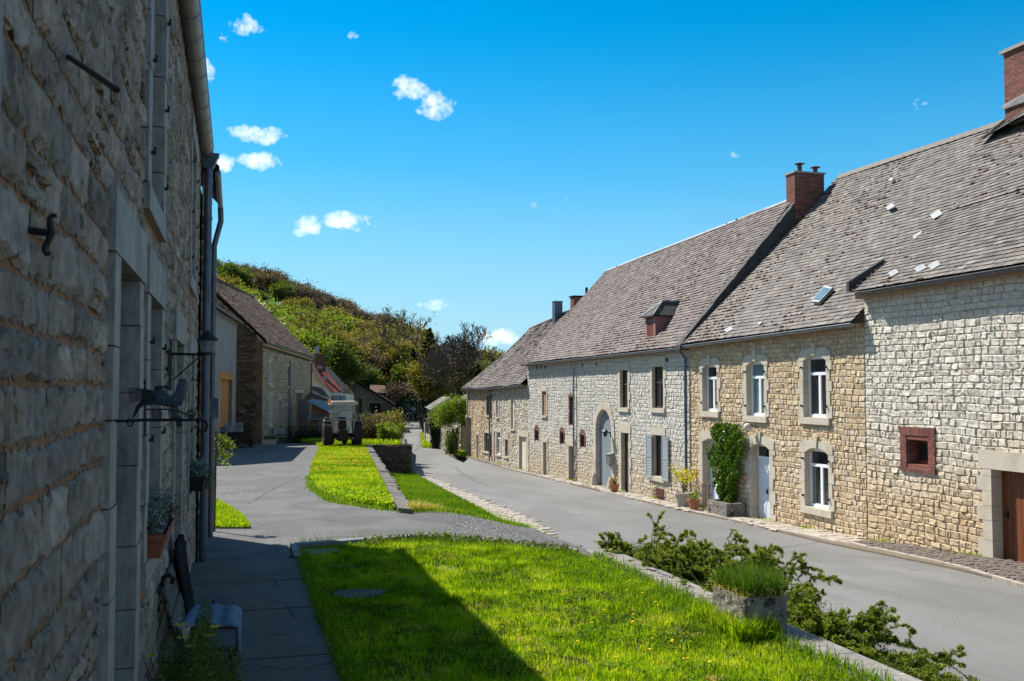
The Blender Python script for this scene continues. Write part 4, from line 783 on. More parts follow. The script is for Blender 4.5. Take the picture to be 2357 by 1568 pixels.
def louvre_shutter(house, f, u0, u1, v0, v1, n, mt='shutter_grey', label=None):
    m = M(); t = .05; f.box(m, u0, u0+t, v0, v1, n, n+.04); f.box(m, u1-t, u1, v0, v1, n, n+.04)
    for c in (v0, (v0+v1)/2-.03, v1-.08): f.box(m, u0+t, u1-t, c, c+.08, n, n+.04)
    k = int((v1-v0)/.07)
    for i in range(k):
        v = v0+.08+(v1-v0-.16)*i/k; c = [f.P(u, vv, nn) for u, vv, nn in ((u0+t, v, n+.036), (u1-t, v, n+.036), (u1-t, v+.05, n+.006), (u0+t, v+.05, n+.006))]; m.prism(c, (0, 0, .008))
    o = m.build('shutter', mt, house)
    if label: o['label'] = label
    return o
def gutter(house, f, u0, v0, u1, v1, n=.33, r=.075, mt='gutter_grey', brackets=True):
    m = M(); k = max(2, int(abs(u1-u0)/1.2)); th = np.linspace(math.pi, 2*math.pi, 9); V = []
    for i in range(k+1):
        t = i/k; u = u0+(u1-u0)*t; v = v0+(v1-v0)*t+(.006*math.sin(i*2.3))
        V.append(np.array([f.P(u, v+r*math.sin(a), n+r*math.cos(a)) for a in th]))
    V = np.concatenate(V); F = [[i*9+j, i*9+j+1, (i+1)*9+j+1, (i+1)*9+j] for i in range(k) for j in range(8)]; m.add(V, F); m.tube([f.P(u0, v0+.005, n+r), f.P(u1, v1+.005, n+r)], .012, 6); m.tube([f.P(u0, v0-r*.02, n-r), f.P(u1, v1-r*.02, n-r)], .008, 6)
    for u, v in ((u0, v0), (u1, v1)): m.add([f.P(u, v+r*math.sin(a), n+r*math.cos(a)) for a in th], [list(range(9))])
    for i in range(1, k*2):
        u = u0+(u1-u0)*i/(k*2); v = v0+(v1-v0)*i/(k*2); m.tube([f.P(u, v+(r+.004)*math.sin(a), n+(r+.004)*math.cos(a)) for a in th], .008, 4)
    return m.build('gutter', mt, house)
def downpipe(house, f, u, vt, vb, r=.045, n=.12, n0=.33, mt='zinc_blue', swan=True):
    m = M(); p = [f.P(u, vt-.05, n0), f.P(u, vt-.16, n0), f.P(u, vt-.42, n)] if swan else [f.P(u, vt, n)]
    m.tube(p+[f.P(u, vb, n)], r, 10); v = vt-.7
    while v > vb: m.tube([f.P(u, v, n), f.P(u, v-.05, n)], r*1.18, 10); f.box(m, u-.012, u+.012, v-.04, v-.01, -.01, n); v -= 1.7
    return m.build('downpipe', mt, house)
def pX(x, y, X): return Fac((X, 0), (0, 1), (-1, 0)).pix(x, y)
def gable_fill(m, X0, z0, X1, z1, X2, z2, Y, zb, mi=1, t=.3):
    m.prism([(X0, Y, zb), (X2, Y, zb), (X2, Y, z2), (X1, Y, z1), (X0, Y, z0)], (0, t, 0), mi)
def hinges(o, f, r, jw):
    for u in (r[0]-.05, r[1]+.05):
        for k in (.18, .8):
            m = M(); v = r[2]+(r[3]-r[2])*k; f.box(m, u-.015, u+.015, v-.03, v+.03, .03, .11); m.build('pintle', 'iron', o)
# ================================================================ RIGHT SIDE OF THE STREET
f = RF; FE = 16.12
zf = lambda pts: (lambda u: float(np.interp(u, [p[0] for p in pts], [p[1] for p in pts])))
e3l, e3r = pX(1213, 836, FE), pX(1578, 796, FE); r3l, r3r = pX(1400, 622, 21.5), pX(1840, 452, 21.1)
e2l, e2r = pX(1582, 792, FE), pX(1986, 737, FE); r2l, r2r = pX(1932, 408, 22.9), pX(2300, 287, 22.9)
Yb = 34.4; Ya = 23.55; Yc = 56.1
gz = lambda u: float(road(0, u))
# ---- far house of the row, in two fronts
def far_house(nm, label, y0, y1, ev, rg, mt, ops, seed):
    h = empty(nm, (16.5, (y0+y1)/2, gz((y0+y1)/2)), label, 'house', 'stone houses along the right of the street')
    m = M(); ez = zf([(y0, ev[0]), (y1, ev[1])]); stone_wall(m, f, y0, y1, gz, lambda u: ez(u)-.05, ops, h=(.12,.19), l=(.16,.4), seed=seed, rough=.022, base=.006, rubble=.3, warp=.03)
    plain_box_house(m, f, y0, y1, -3.2, min(ev)-.1, 9.5, 1)
    gable_fill(m, 16.5, min(ev)-.1, 21.4, rg[1]-.15, 26, min(ev)-.1, y1-.35, -3.2); gable_fill(m, 16.5, min(ev)-.1, 21.4, rg[0]-.15, 26, min(ev)-.1, y0+.05, -3.2)
    m.build('wall', [mt, 'mortar_tan'], h)
    m = M(); tiles(m, (FE, y1+.12, ev[1]), (FE, y0, ev[0]), (21.4, y1+.12, rg[1]), (21.4, y0, rg[0]), tw=.3, ex=.19, seed=seed, jit=.014, curve=.15, sag=.05, moss=5, lift=.02)
    tiles(m, (26.6, y0, ev[0]), (26.6, y1, ev[1]), (21.4, y0, rg[0]), (21.4, y1, rg[1]), tw=.6, ex=.4, seed=seed+1)
    m.tube([(21.4, y0, rg[0]+.02), (21.4, y1+.12, rg[1]+.02)], .09, 6); m.build('roof', ['slate_purple', 'dark', 'moss'], h)
    gutter(h, f, y0, ev[0]-.05, y1+.1, ev[1]-.05, mt='zinc'); return h
D = lambda *a: f.rect(*a)
s4 = lambda x0, x1, y0, y1: f.rect((900+x0/2.852)*.9207, (900+x1/2.852)*.9207, (700+y0/2.852)*.9207, (700+y1/2.852)*.9207)
s1 = lambda x0, x1, y0, y1: f.rect((1300+x0/2.613)*.9207, (1300+x1/2.613)*.9207, (650+y0/2.613)*.9207, (650+y1/2.613)*.9207)
s2 = lambda x0, x1, y0, y1: f.rect((1700+x0/2.613)*.9207, (1700+x1/2.613)*.9207, (780+y0/2.613)*.9207, (780+y1/2.613)*.9207)
Ym = 64.6; ef = pX(1074, 894, FE)[1]; em = pX(1133, 893, FE)[1]; en = pX(1213, 884, FE)[1]
B = dict(gate=s4(760, 797, 980, 1268), d1=s4(833, 846, 1105, 1280), w1=s4(903, 930, 825, 968), w2=s4(885, 926, 1090, 1225), d2=s4(876, 884, 1085, 1292))
hB = far_house('stone_house', 'farthest house of the right-hand row, buff stone with a tall grey gate', Ym, 72.0, (em, ef), (7.25, 6.75), 'stone_tan', [(*v, .10) for v in B.values()], 31)
door(hB, f, B['gate'], 'wood_grey', planks=.18, jw=.12, top=.12, handle=False); door(hB, f, B['d1'], 'wood_dark', jw=.1, top=.15, handle=False); door(hB, f, B['d2'], 'wood_grey', jw=.14, top=.2, handle=False)
window(hB, f, B['w1'], 'wood_dark', depth=-.1, jw=.1, top=.1, sill=.08); window(hB, f, B['w2'], 'wood_dark', depth=-.1, jw=.12, top=.15, sill=.1)
for k, r in (('w1', B['w1']),): m = M(); f.box(m, r[0]-.4, r[0]-.02, r[2], r[3], .05, .09); m.build('shutter', 'rust', hB)
r = B['w2']; m = M(); f.box(m, r[0]-.4, r[0]-.02, r[2]-.1, r[3], .05, .09); m.build('shutter', 'rust', hB)
downpipe(hB, f, 71.2, ef, gz(71), .04, mt='zinc'); downpipe(hB, f, Ym+.1, em, gz(64), .05, mt='zinc')
A_ = dict(w1=s4(973, 989, 845, 980), w2=s4(1079, 1102, 840, 1066), d1=s4(957, 967, 1080, 1312), w3=s4(976, 1004, 1085, 1245), w4=s4(1036, 1058, 1137, 1260), d2=s4(1138, 1194, 1118, 1378))
hA = far_house('stone_house', 'low rough stone house with a white planked door, left of the tall grey stone farmhouse', Yc, Ym, (en, em), (7.9, 7.3), 'stone_mixed', [(*v, .12) for v in A_.values()], 32)
window(hA, f, A_['w1'], 'white_paint', depth=-.1, mull=False, jw=.14, top=.16, sill=.1, arch=.12); window(hA, f, A_['w3'], 'white_paint', depth=-.1, jw=.16, top=.2, sill=.12, straight=True)
window(hA, f, A_['w4'], 'wood_grey', depth=-.1, mull=False, transom=0, jw=.12, top=.1, sill=.1); o = window(hA, f, A_['w2'], 'cream_paint', frame=False, depth=-.08, jw=.1, top=.14, sill=.08, label='tall blocked window painted white')
door(hA, f, A_['d1'], 'cream_paint', jw=.14, top=.2, handle=False); door(hA, f, A_['d2'], 'cream_paint', depth=-.12, planks=.16, jw=.3, top=.32, label='white planked double door')
m = M(); brick_block(m, 20.6, 21.8, 59.6, 60.3, 6.9, 8.1); m.box((20.52, 59.5, 8.1), (21.88, 60.4, 8.17), 2); o = m.build('chimney', ['brick', 'mortar_grey', 'dark'], hA, origin=None); m = M(); m.tube([(21.6, 60, 8.17), (21.6, 60, 8.75)], .09, 8); m.build('flue', 'iron', o)
m = M(); c = at_d(1283, 731, 67.5); m.box((c[0]-.27, c[1]-.3, c[2]-.5), (c[0]+.27, c[1]+.3, c[2]+1.05)); m.box((c[0]-.3, c[1]-.33, c[2]+1.05), (c[0]+.3, c[1]+.33, c[2]+1.1)); m.build('chimney', 'zinc_blue', hA, ).__setitem__('label', 'slate-grey clad square chimney')
# ---- tall grey farmhouse
G = dict(a=s1(147, 177, 858, 1018), b=s1(325, 353, 897, 1078), c=s1(658, 708, 720, 965), d=s1(868, 940, 698, 968), arch=s1(500, 604, 975, 1485), d2=s1(666, 714, 1130, 1528), sw=s1(876, 940, 1145, 1415), s1=s1(100, 121, 1113, 1178), s2=s1(266, 288, 1127, 1200), s3=s1(398, 424, 1145, 1221), l1=s1(155, 178, 1190, 1416), l2=s1(322, 356, 1217, 1466))
h3 = empty('stone_farmhouse', (16.5, 45, gz(45)), 'tall grey stone farmhouse with an arched blue-grey barn door', 'house', 'stone houses along the right of the street')
m = M(); ez = zf([(Yb, e3r[1]), (Yc, e3l[1])]); stone_wall(m, f, Yb, Yc, gz, lambda u: ez(u)-.03, [(*v, .17 if k in ('arch', 'd2', 'c', 'd', 'sw') else .12) for k, v in G.items()], h=(.14,.2), l=(.17,.42), seed=41, rough=.012, base=.005, jit=.006, warp=.018, rubble=.06)
plain_box_house(m, f, Yb, Yc, -3.2, 3.5, 10, 1); gable_fill(m, 16.55, 3.6, 21.3, r3r[1]-.15, 26.4, 3.6, Yb+.02, -3.2, t=.35); gable_fill(m, 16.55, 3.6, 21.5, r3l[1]-.15, 26.4, 3.6, Yc-.4, -3.2, t=.35)
m.build('wall', ['stone_grey', 'mortar_pale'], h3)
m = M(); pk = lambda s, t, v: np.where((np.abs(s-.48-.10*(1-t)*0-(.5-t)*.0-.02*np.sin(t*9)) < .035+.01*np.sin(t*20)) & (t > .12), .98, v*.85)
q3 = tiles(m, (FE, Yc+.15, e3l[1]), (FE, Yb+.12, e3r[1]), (21.5, Yc+.15, r3l[1]), (21.1, Yb+.12, r3r[1]), tw=.30, ex=.17, seed=42, moss=7, curve=.05, sag=.03, jit=.009)
tiles(m, (26.6, Yb, 3.9), (26.6, Yc, 3.7), (21.1, Yb, r3r[1]), (21.5, Yc, r3l[1]), tw=.7, ex=.5, seed=43)
m.build('roof', ['slate_purple', 'dark', 'moss'], h3)
m = M(); m.prism([(21.0, Yb, r3r[1]-.05), (21.35, Yb, r3r[1]-.05), (21.17, Yb, r3r[1]+.09)], (21.5-21.1, Yc+.15-Yb, r3l[1]-r3r[1])); m.build('ridge', 'zinc', h3)
m = M()   # raised verge against the lower roof of the tan house
P0, P1 = np.array((FE-.08, Yb, e3r[1]+.02)), np.array((21.25, Yb, r3r[1]+.05)); k = 26
for i in range(k):
    a, b = P0+(P1-P0)*i/k, P0+(P1-P0)*(i+1)/k; jz = rnd.uniform(-.02, .03)
    za, zb = max(a[2]-1.3, P0[2]-.12), max(b[2]-1.3, P0[2]-.12); m.hexa([(a[0], Yb-.14, za), (b[0], Yb-.14, zb), (b[0], Yb+.16, zb), (a[0], Yb+.16, za), (a[0], Yb-.14-.02*rnd.random(), a[2]+.04+jz), (b[0], Yb-.14-.02*rnd.random(), b[2]+.04+jz), (b[0], Yb+.16, b[2]+.07+jz), (a[0], Yb+.16, a[2]+.07+jz)])
m.build('verge', 'slate_dark', h3)
m = M(); brick_block(m, 20.95, 22.25, Yb-.2, Yb+.45, 8.9, 10.75); m.box((20.9, Yb-.25, 10.755), (22.3, Yb+.5, 10.82), 1); o = m.build('chimney', ['brick', 'mortar_grey'], h3)
for x, hh in ((21.35, .32), (22.05, .22)):
    m = M(); m.tube([(x, Yb+.1, 10.82), (x, Yb+.1, 10.82+hh)], .09, 10); m.lathe((x, Yb+.1, 10.82+hh+.05), [(.01, .05), (.2, .0), (.2, -.02), (.01, -.01)], 12)
    m.build('cowl', 'rust', o)
gutter(h3, f, Yb+.1, e3r[1]-.06, Yc+.15, e3l[1]-.06, mt='zinc')
# dormer
q = hit(1497, 780, lambda X, Y: e3r[1]-.1+(X-FE)*(r3r[1]-e3r[1])/(21.2-FE)); dx0 = q[0]; dy = q[1]; sl3 = (r3r[1]-e3r[1])/(21.2-FE); dz = q[2]
m = M(); w = .52; hh = 1.0; L_ = hh/sl3+.1
for y_ in (dy-w, dy+w-.06): m.prism([(dx0, y_, dz-.1), (dx0+L_, y_, dz+hh), (dx0, y_, dz+hh)], (0, .06, 0))
m.box((dx0, dy-w+.06, dz-.1), (dx0+.06, dy-w+.2, dz+hh)); m.box((dx0, dy+w-.2, dz-.1), (dx0+.06, dy+w-.06, dz+hh)); o = m.build('dormer', 'slate_pink', h3)
m = M(); m.box((dx0+.02, dy-w+.2, dz), (dx0+.05, dy+w-.2, dz+hh)); m.build('dormer_window', 'wood_brown', o)
m = M(); a = .14; zt = dz+hh; rx = dx0+.55; zr = zt+.55; L2 = .75/sl3+L_+.2; c = [(dx0-a, dy-w-a, zt-.05), (dx0-a, dy+w+a, zt-.05), (rx, dy, zr), (dx0+L2+.3, dy, zr), (dx0+L_+.1, dy-w-a, zt-.05), (dx0+L_+.1, dy+w+a, zt-.05)]
m.add(c, [[0, 2, 1, 1]][0:0] or [[0, 1, 2]]); m.add(c, [[0, 2, 3, 4], [1, 5, 3, 2]]); m.add([np.array(p)-(0, 0, .05) for p in c], [[0, 1, 2]]); m.add([np.array(p)-(0, 0, .05) for p in c], [[0, 2, 3, 4], [1, 5, 3, 2]]); m.build('dormer_roof', 'slate_dark', o)
m = M(); m.tube([(dx0-a, dy-w-a, zt-.03), (rx, dy, zr+.02)], .035, 6); m.tube([(dx0-a, dy+w+a, zt-.03), (rx, dy, zr+.02)], .035, 6); m.tube([(rx, dy, zr+.03), (dx0+L2+.3, dy, zr+.03)], .05, 6); m.build('flashing', 'zinc', o)
# openings
o = window(h3, f, G['a'], 'wood_tan', frame=False, depth=-.06, jw=.12, top=.24, sill=.1, label='narrow upper opening closed by a brown board'); 
o = window(h3, f, G['b'], 'dark', frame=False, depth=-.07, sur=False, label='tall brick-edged upper opening'); m = M(); r = G['b']; bricks(m, f, r[1], r[1]+.2, r[2], r[3], -.09, .01); bricks(m, f, r[0]-.1, r[1]+.15, r[3], r[3]+.12, -.3, .035, vert=True); m.build('brick_edging', ['brick', 'mortar_grey'], o)
for k, tt in (('c', .32), ('d', .42)): window(h3, f, G[k], 'wood_dark', depth=-.15, back=-.3, transom=.62, jw=.2, top=tt, sill=.18, straight=False)
o = window(h3, f, G['sw'], 'wood_dark', depth=-.15, back=-.3, transom=.0, jw=.2, top=.3, sill=.2, label='ground-floor window with open grey louvred shutters'); r = G['sw']; w = .52
louvre_shutter(o, f, r[1]+.02, r[1]+w+.1, r[2]-.12, r[3]-.02, .07); louvre_shutter(o, f, r[0]-w-.1, r[0]-.02, r[2]-.12, r[3]-.02, .07)
for k in ('s1', 's2', 's3'):
    r = G[k]; o = window(h3, f, r, 'dark', frame=False, depth=-.09, sur=False, label='small arched vent opening edged in red brick'); m = M(); bricks(m, f, r[0]-.13, r[0], r[2], r[3], -.1, .03); bricks(m, f, r[1], r[1]+.13, r[2], r[3], -.1, .03)
    uc = (r[0]+r[1])/2; R_ = (r[1]-r[0])/2
    for i in range(9):
        a = math.pi*(i+.5)/9; m.prism([f.P(uc+rad*math.cos(a+da), r[3]-.12+rad*math.sin(a+da)*.9, -.1) for rad, da in ((R_*.98, -.16), (R_+.17, -.16), (R_+.17, .16), (R_*.98, .16))], f.n*.133, 0, rnd.random())
    m.build('brick_edging', ['brick', 'mortar_grey'], o)
for k in ('l1', 'l2'): door(h3, f, G[k], 'wood_dark', depth=-.16, jw=.17, top=.2 if k == 'l1' else .34, handle=False, back=-.3, label='low narrow stable door')
door(h3, f, G['d2'], 'wood_dark', depth=-.16, jw=.22, top=.4, planks=.2, back=-.3, label='dark front door beside the arched barn door')
r = G['arch']; u0, u1, v0, v1 = r; Rr = (u1-u0)/2; vs = v1-Rr*.95; uc = (u0+u1)/2; m = M(); n_ = 16; arc = [(uc-Rr*math.cos(math.pi*i/n_), vs+Rr*.95*math.sin(math.pi*i/n_)) for i in range(n_+1)]
m.prism([f.P(u, v, -.22) for u, v in [(u0, v0), (u1, v0)]+arc[::-1]], f.n*.05)
for i in range(14):
    a = u0+(u1-u0)*i/14; b = u0+(u1-u0)*(i+1)/14; tp = vs+.95*math.sqrt(max(0, Rr**2-max(abs(a-uc), abs(b-uc))**2)); f.box(m, a+.006, b-.006, v0+.02, vs-.06, -.17, -.155); f.box(m, a+.006, b-.006, vs+.0, max(vs+.02, tp), -.17, -.158)
f.box(m, u0, u1, vs-.06, vs+.0, -.17, -.12); o = m.build('barn_door', 'grey_blue_paint', h3)
m = M(); f.box(m, uc-.35, uc-.30, v0+1.0, v0+1.2, -.155, -.10); m.tube([f.P(uc-.32, v0+1.15, -.11), f.P(uc-.42, v0+1.22, -.08)], .015, 6); m.build('handle', 'iron', o)
m = M(); bw = .34; n_ = 13
for i in range(n_):
    a0, a1 = math.pi*i/n_+.008, math.pi*(i+1)/n_-.008; q4 = []
    q4 = [(uc-rad*math.cos(a), vs+rad*.96*math.sin(a)) for rad, a in ((Rr-.02, a0), (Rr+bw, a0), (Rr+bw, a1), (Rr-.02, a1))]; m.prism([f.P(u, v, -.35) for u, v in q4], f.n*(.35+.05+rnd.uniform(0, .01)))
for s_ in (-1, 1):
    v = v0-.05
    while v < vs-.01:
        h = min(rnd.uniform(.4, .6), vs-v); ue = uc+s_*(Rr-.02); u2 = uc+s_*(Rr+bw); f.box(m, min(ue, u2), max(ue, u2), v+.004, v+h-.004, -.35, .05+rnd.uniform(0, .01)); v += h
    m.lathe(f.P(uc+s_*(Rr+.05), v0-.15, .12), [(.02, .75), (.12, .6), (.2, .3), (.28, 0)], 8)
m.build('surround', 'dressed', o)
downpipe(h3, f, G['s3'][1]+.75, e3r[1]-.2, gz(48), .045, mt='zinc'); downpipe(h3, f, Yb+.13, e3r[1]-.05, gz(34)+.05, .055)
m = M()
for u, v in [(rnd.uniform(Yb+1, Yc-1), 3.45) for _ in range(7)]: f.box(m, u-.06, u+.06, v-.05, v+.08, 0, .045)
m.build('putlog_hole', 'dark', h3)
m = M(); u, v = f.pix(1399, 994, .2); f.box(m, u-.015, u+.015, v-.25, v, .03, .08); m.tube([f.P(u, v-.1, .06), f.P(u, v+.05, .3)], .012, 6); c = f.P(u, v-.22, .32); m.lathe(c, [(.05, 0), (.08, .03), (.10, .22), (.15, .23), (.02, .36)], 6); m.tube([c+(0, 0, .3), f.P(u, v+.08, .32)], .01, 6)
m.build('wall_lantern', 'iron', None).__setitem__('label', 'black wall lantern beside the arched barn door'); bpy.data.objects['wall_lantern']['category'] = 'lantern'
m = M(); u, v = f.pix(1402, 1057, .2); f.box(m, u-.22, u+.2, v-.25, v+.2, .06, .26); c = [f.P(a, b, n) for a, b, n in ((u-.24, v+.2, .04), (u+.22, v+.2, .04), (u+.22, v+.2, .3), (u-.24, v+.2, .3), (u-.24, v+.3, .04), (u+.22, v+.3, .04), (u+.22, v+.22, .3), (u-.24, v+.22, .3))]; m.hexa(c)
o = m.build('mailbox', 'zinc', None); tag(o, 'grey metal mailbox on the stone beside the arched barn door', 'mailbox')
# ---- tan house
T_ = dict(w1=s2(152, 246, 338, 650), w2=s2(440, 556, 318, 680), w3=s2(812, 962, 280, 690), w4=s2(822, 977, 888, 1282), d1=s2(153, 262, 828, 1275), d2=s2(468, 592, 860, 1378))
h2 = empty('stone_house', (16.5, 29, gz(29)), 'tan stone house with white arched windows and white double door', 'house', 'stone houses along the right of the street')
m = M(); ez2 = zf([(Ya, e2r[1]), (Yb, e2l[1])]); stone_wall(m, f, Ya, Yb-.02, gz, lambda u: ez2(u)-.03, [(*v, .2) for v in T_.values()], h=(.13,.185), l=(.14,.36), seed=51, rough=.016, base=.006, jit=.006, warp=.014, grid=(5, 4), rubble=.08)
plain_box_house(m, f, Ya, Yb-.03, -3, 3.8, 12.5, 1); m.build('wall', ['stone_tan', 'mortar_tan'], h2)
def slope2(X): return e2r[1]+(X-FE)*(r2r[1]-e2r[1])/(22.9-FE)
m = M(); nt2 = lambda s, t, v: v
tiles(m, (FE, Yb-.1, e2l[1]), (FE, Ya, e2r[1]), (22.9, Yb-.1, r2l[1]), (22.9, Ya, r2r[1]), tw=.31, ex=.18, seed=52, moss=8, curve=.03, sag=.02, jit=.006, th=.010)
tiles(m, (29.6, Ya, 4.0), (29.6, Yb, 4.0), (22.9, Ya, r2r[1]), (22.9, Yb, r2l[1]), tw=.8, ex=.5, seed=53); 
pl2 = lambda X, Y: e2l[1]+(e2r[1]-e2l[1])*(Yb-Y)/(Yb-Ya)+(X-FE)*((r2l[1]-e2l[1])/(22.9-FE))
NS = Vector((-(r2l[1]-e2l[1])/(22.9-FE), 0, 1)).normalized()
def slate_patch(m, x0, y0, x1, y1, mi, fn, nrm=NS):
    pts = [hit(a, b, fn) for a, b in ((x0, y1-(y1-y0)*.45), (x0+(x1-x0)*.3, y1), (x1, y0+(y1-y0)*.45), (x1-(x1-x0)*.3, y0))]; m.prism([p+np.array(nrm)*.03 for p in pts], np.array(nrm)*.018, mi)
for a in [(2040, 470, 2062, 486), (2047, 410, 2059, 420), (1668, 753, 1690, 768), (1745, 742, 1756, 750)]: slate_patch(m, *a, 3, pl2)
m.build('roof', ['slate', 'dark', 'moss', 'slate_new'], h2)
m = M(); k = 30
for i in range(k):
    y0, y1 = Yb-.3+(Ya-.2-Yb)*i/k, Yb-.3+(Ya-.2-Yb)*(i+1)/k; z0, z1 = [np.interp(-y, [-Yb, -Ya], [r2l[1], r2r[1]]) for y in (y0, y1)]
    P = lambda y, z, w: [(22.9-.16*w, y, z-.1), (22.9, y, z+.10*w), (22.9+.16*w, y, z-.1)]
    a, b = P(y0, z0, 1.25), P(y1+.02, z1, .95); m.add(a+b, [[0, 1, 4, 3], [1, 2, 5, 4]]); m.add(a, [[0, 1, 2]])
m.build('ridge', 'slate', h2)
gutter(h2, f, Ya+.02, e2r[1]-.06, Yb-.1, e2l[1]-.06, mt='zinc', r=.08)
m = M(); sc_ = [hit(a, b, pl2) for a, b in ((1873, 700), (1890, 702), (1922, 668), (1903, 664))]; m.prism([p+np.array(NS)*.02 for p in sc_], np.array(NS)*.1); o = m.build('skylight', 'zinc', h2); cc = np.mean(sc_, 0); m = M(); m.prism([cc+(p-cc)*.8+np.array(NS)*.121 for p in sc_], np.array(NS)*.01); m.build('pane', 'glass_curtain', o)
for k, gl in (('w1', 'glass'), ('w2', 'glass_curtain'), ('w3', 'glass'), ('w4', 'glass')):
    o = window(h2, f, T_[k], 'white_paint', gl, jw=.21, top=.22, sill=.2, arch=.17, key=True, transom=.70, t=.075, depth=-.2, back=-.32, label={'w1': 'leftmost upper arched window', 'w2': 'middle upper arched window with pale blue curtain', 'w3': 'right upper arched window', 'w4': 'ground-floor arched white window'}[k]); hinges(o, f, T_[k], .2)
    r = T_[k]; m = M(); f.box(m, r[0], r[1], r[2]-.002, r[2]+.07, -.3, -.12); m.build('inner_sill', 'white_paint', o)
    if k in ('w1', 'w4'):
        for sd in (0, 1):
            m = M()
            for i in range(6): a = r[0]+.09+i*.03 if sd == 0 else r[1]-.12-i*.03; f.box(m, a, a+.024, r[2]+.1, r[2]+(r[3]-r[2])*.66, -.192+.004*(i % 2), -.184+.004*(i % 2))
            m.build('curtain', 'glass_clear', o)
r = T_['d1']; door(h2, f, (r[0], r[1], r[2], r[3]), 'white_door', jw=.24, top=.3, arch=.16, key=False, depth=-.28, back=-.32, panels=1, label='narrow white door half hidden by the climbing plant')
r = T_['d2']; vt = r[2]+(r[3]-r[2])*.80; o = door(h2, f, (r[0], r[1], r[2], vt), 'white_door', sur=False, depth=-.27, panels=2, handle=.5, label='white panelled double door'); m = M(); surround(m, f, r, jw=.26, top=.26, sill=0, arch=.17, key=True, back=-.32); m.build('surround', 'dressed', o)
m = M(); win_frame(m, f, (r[0], r[1], vt, r[3]), -.27, .06, mull=False, transom=0, arch=.05); w_ = m.build('fanlight', 'white_paint', o); m = M(); f.box(m, r[0], r[1], vt, r[3], -.3, -.25); m.build('pane', 'glass', h2)
m = M(); f.box(m, r[0]+.05, r[1]-.05, r[2]-.02, r[2]+.1, -.26, -.20); m.build('kickplate', 'iron', h2)
m = M(); u, v = f.pix(1737, 983); m.tube([f.P(u-.25, v-.05, 0), f.P(u-.25, v+.04, .14), f.P(u-.12, v+.08, .24)], .015, 6); tmp = m.build('globe_lamp', 'iron'); tag(tmp, 'white globe lamp on a bracket over the white double door', 'lamp'); m = M(); m.ball(f.P(u, v, .26), .13, 14, 10); m.build('globe', 'plaster_white', tmp, smooth=True)
# ---- near house at the right edge
e1l, e1r = pX(1984, 668, FE), pX(2357, 606, FE)
N_ = dict(w=D(2090, 2140, 1013, 1070), d=D(2287, 2410, 1087, 1297)); N_['d'] = (N_['d'][1]-1.28, N_['d'][1], N_['d'][2]-.03, N_['d'][3])
sl1 = (e1r[1]-e1l[1])/(e1r[0]-e1l[0]); e1n = e1l[1]+sl1*(7-e1l[0])
h1 = empty('stone_house', (16.5, 16, gz(16)), 'pale stone house at the right edge with small brick-framed window', 'house', 'stone houses along the right of the street')
m = M(); ez1 = zf([(7, e1n), (e1l[0], e1l[1])]); stone_wall(m, f, 7, Ya-.015, gz, lambda u: ez1(u)-.02, [(*N_['w'], .2), (*N_['d'], .26)], h=(.14,.2), l=(.16,.42), seed=61, rough=.017, base=.006, jit=.006, warp=.012, grid=(6, 5))
plain_box_house(m, f, 7, Ya-.03, -2.8, 4.9, 12.5, 1); m.build('wall', ['stone_pale', 'mortar_tan'], h1)
Xk = 19.3; zk = lambda Y: pl2(Xk, max(Y, Ya))
m = M(); tiles(m, (FE, Ya+.1, e1l[1]), (FE, 7, e1n), (Xk, Ya+.1, pl2(Xk, Ya)), (Xk, 7, pl2(Xk, Ya)+.6), tw=.31, ex=.18, seed=62, moss=1.2, jit=.005, th=.010)
tiles(m, (Xk, Ya, pl2(Xk, Ya)+.02), (Xk, 7, pl2(Xk, Ya)+.62), (22.9, Ya, r2r[1]), (22.9, 7, r2r[1]+.9), tw=.31, ex=.18, seed=63, moss=1.0, jit=.005, th=.010)
tiles(m, (22.0, Ya+1.9, pl2(22.0, Ya+1.9)+.03), (22.0, 20, pl2(22, Ya)+.9), (22.9, Ya+1.9, r2r[1]+.05), (22.9, 20, r2r[1]+1.9), tw=.31, ex=.18, seed=65, jit=.005)
tiles(m, (29.6, 7, 4.6), (29.6, Ya+1.9, 4.0), (22.9, 7, r2r[1]+1.9), (22.9, Ya+1.9, r2r[1]), tw=.8, ex=.5, seed=64); m.prism([(16.6, Ya-.02, e1l[1]+.2), (Xk, Ya-.02, pl2(Xk, Ya)-.03), (16.6, Ya-.02, e2r[1]+.2)], (0, .1, 0), 1)
pl1 = lambda X, Y: e1l[1]+sl1*(Y-Ya)+(X-FE)*(pl2(Xk, Ya)-e1l[1])/(Xk-FE)
for a in [(2142, 485, 2172, 507), (2103, 534, 2131, 557), (2046, 621, 2072, 640), (2106, 610, 2136, 630), (2138, 602, 2168, 624)]: slate_patch(m, *a, 3, pl1 if a[1] > 590 else pl2)
m.build('roof', ['slate', 'dark', 'moss', 'slate_new'], h1)
m = M(); m.prism([(FE-.05, Ya+.05, e1l[1]), (FE+1.1, Ya+.05, e1l[1]+.85), (FE+1.1, Ya+.05, e1l[1]+.95), (FE-.05, Ya+.05, e1l[1]+.28)], (0, .12, 0)); m.build('verge_flashing', 'slate_dark', h1)
m = M(); cy = 24.68; brick_block(m, 22.3, 23.6, cy-.9, cy, 10.3, 12.45, seed=9); m.box((22.22, cy-.98, 12.46), (23.68, cy+.08, 12.56), 1); o = m.build('chimney', ['brick', 'mortar_grey'], h1); m = M(); m.prism([(22.24, cy-1.0, 10.75), (22.24, cy+.05, 10.75), (22.3, cy+.05, 10.9), (22.3, cy-1, 11.05)], (0, 0, .03)); m.build('flashing', 'gutter_grey', o)
gutter(h1, f, 7, e1n-.06, e1l[0]-.0, e1l[1]-.06, mt='gutter_grey', r=.09, n=.36)
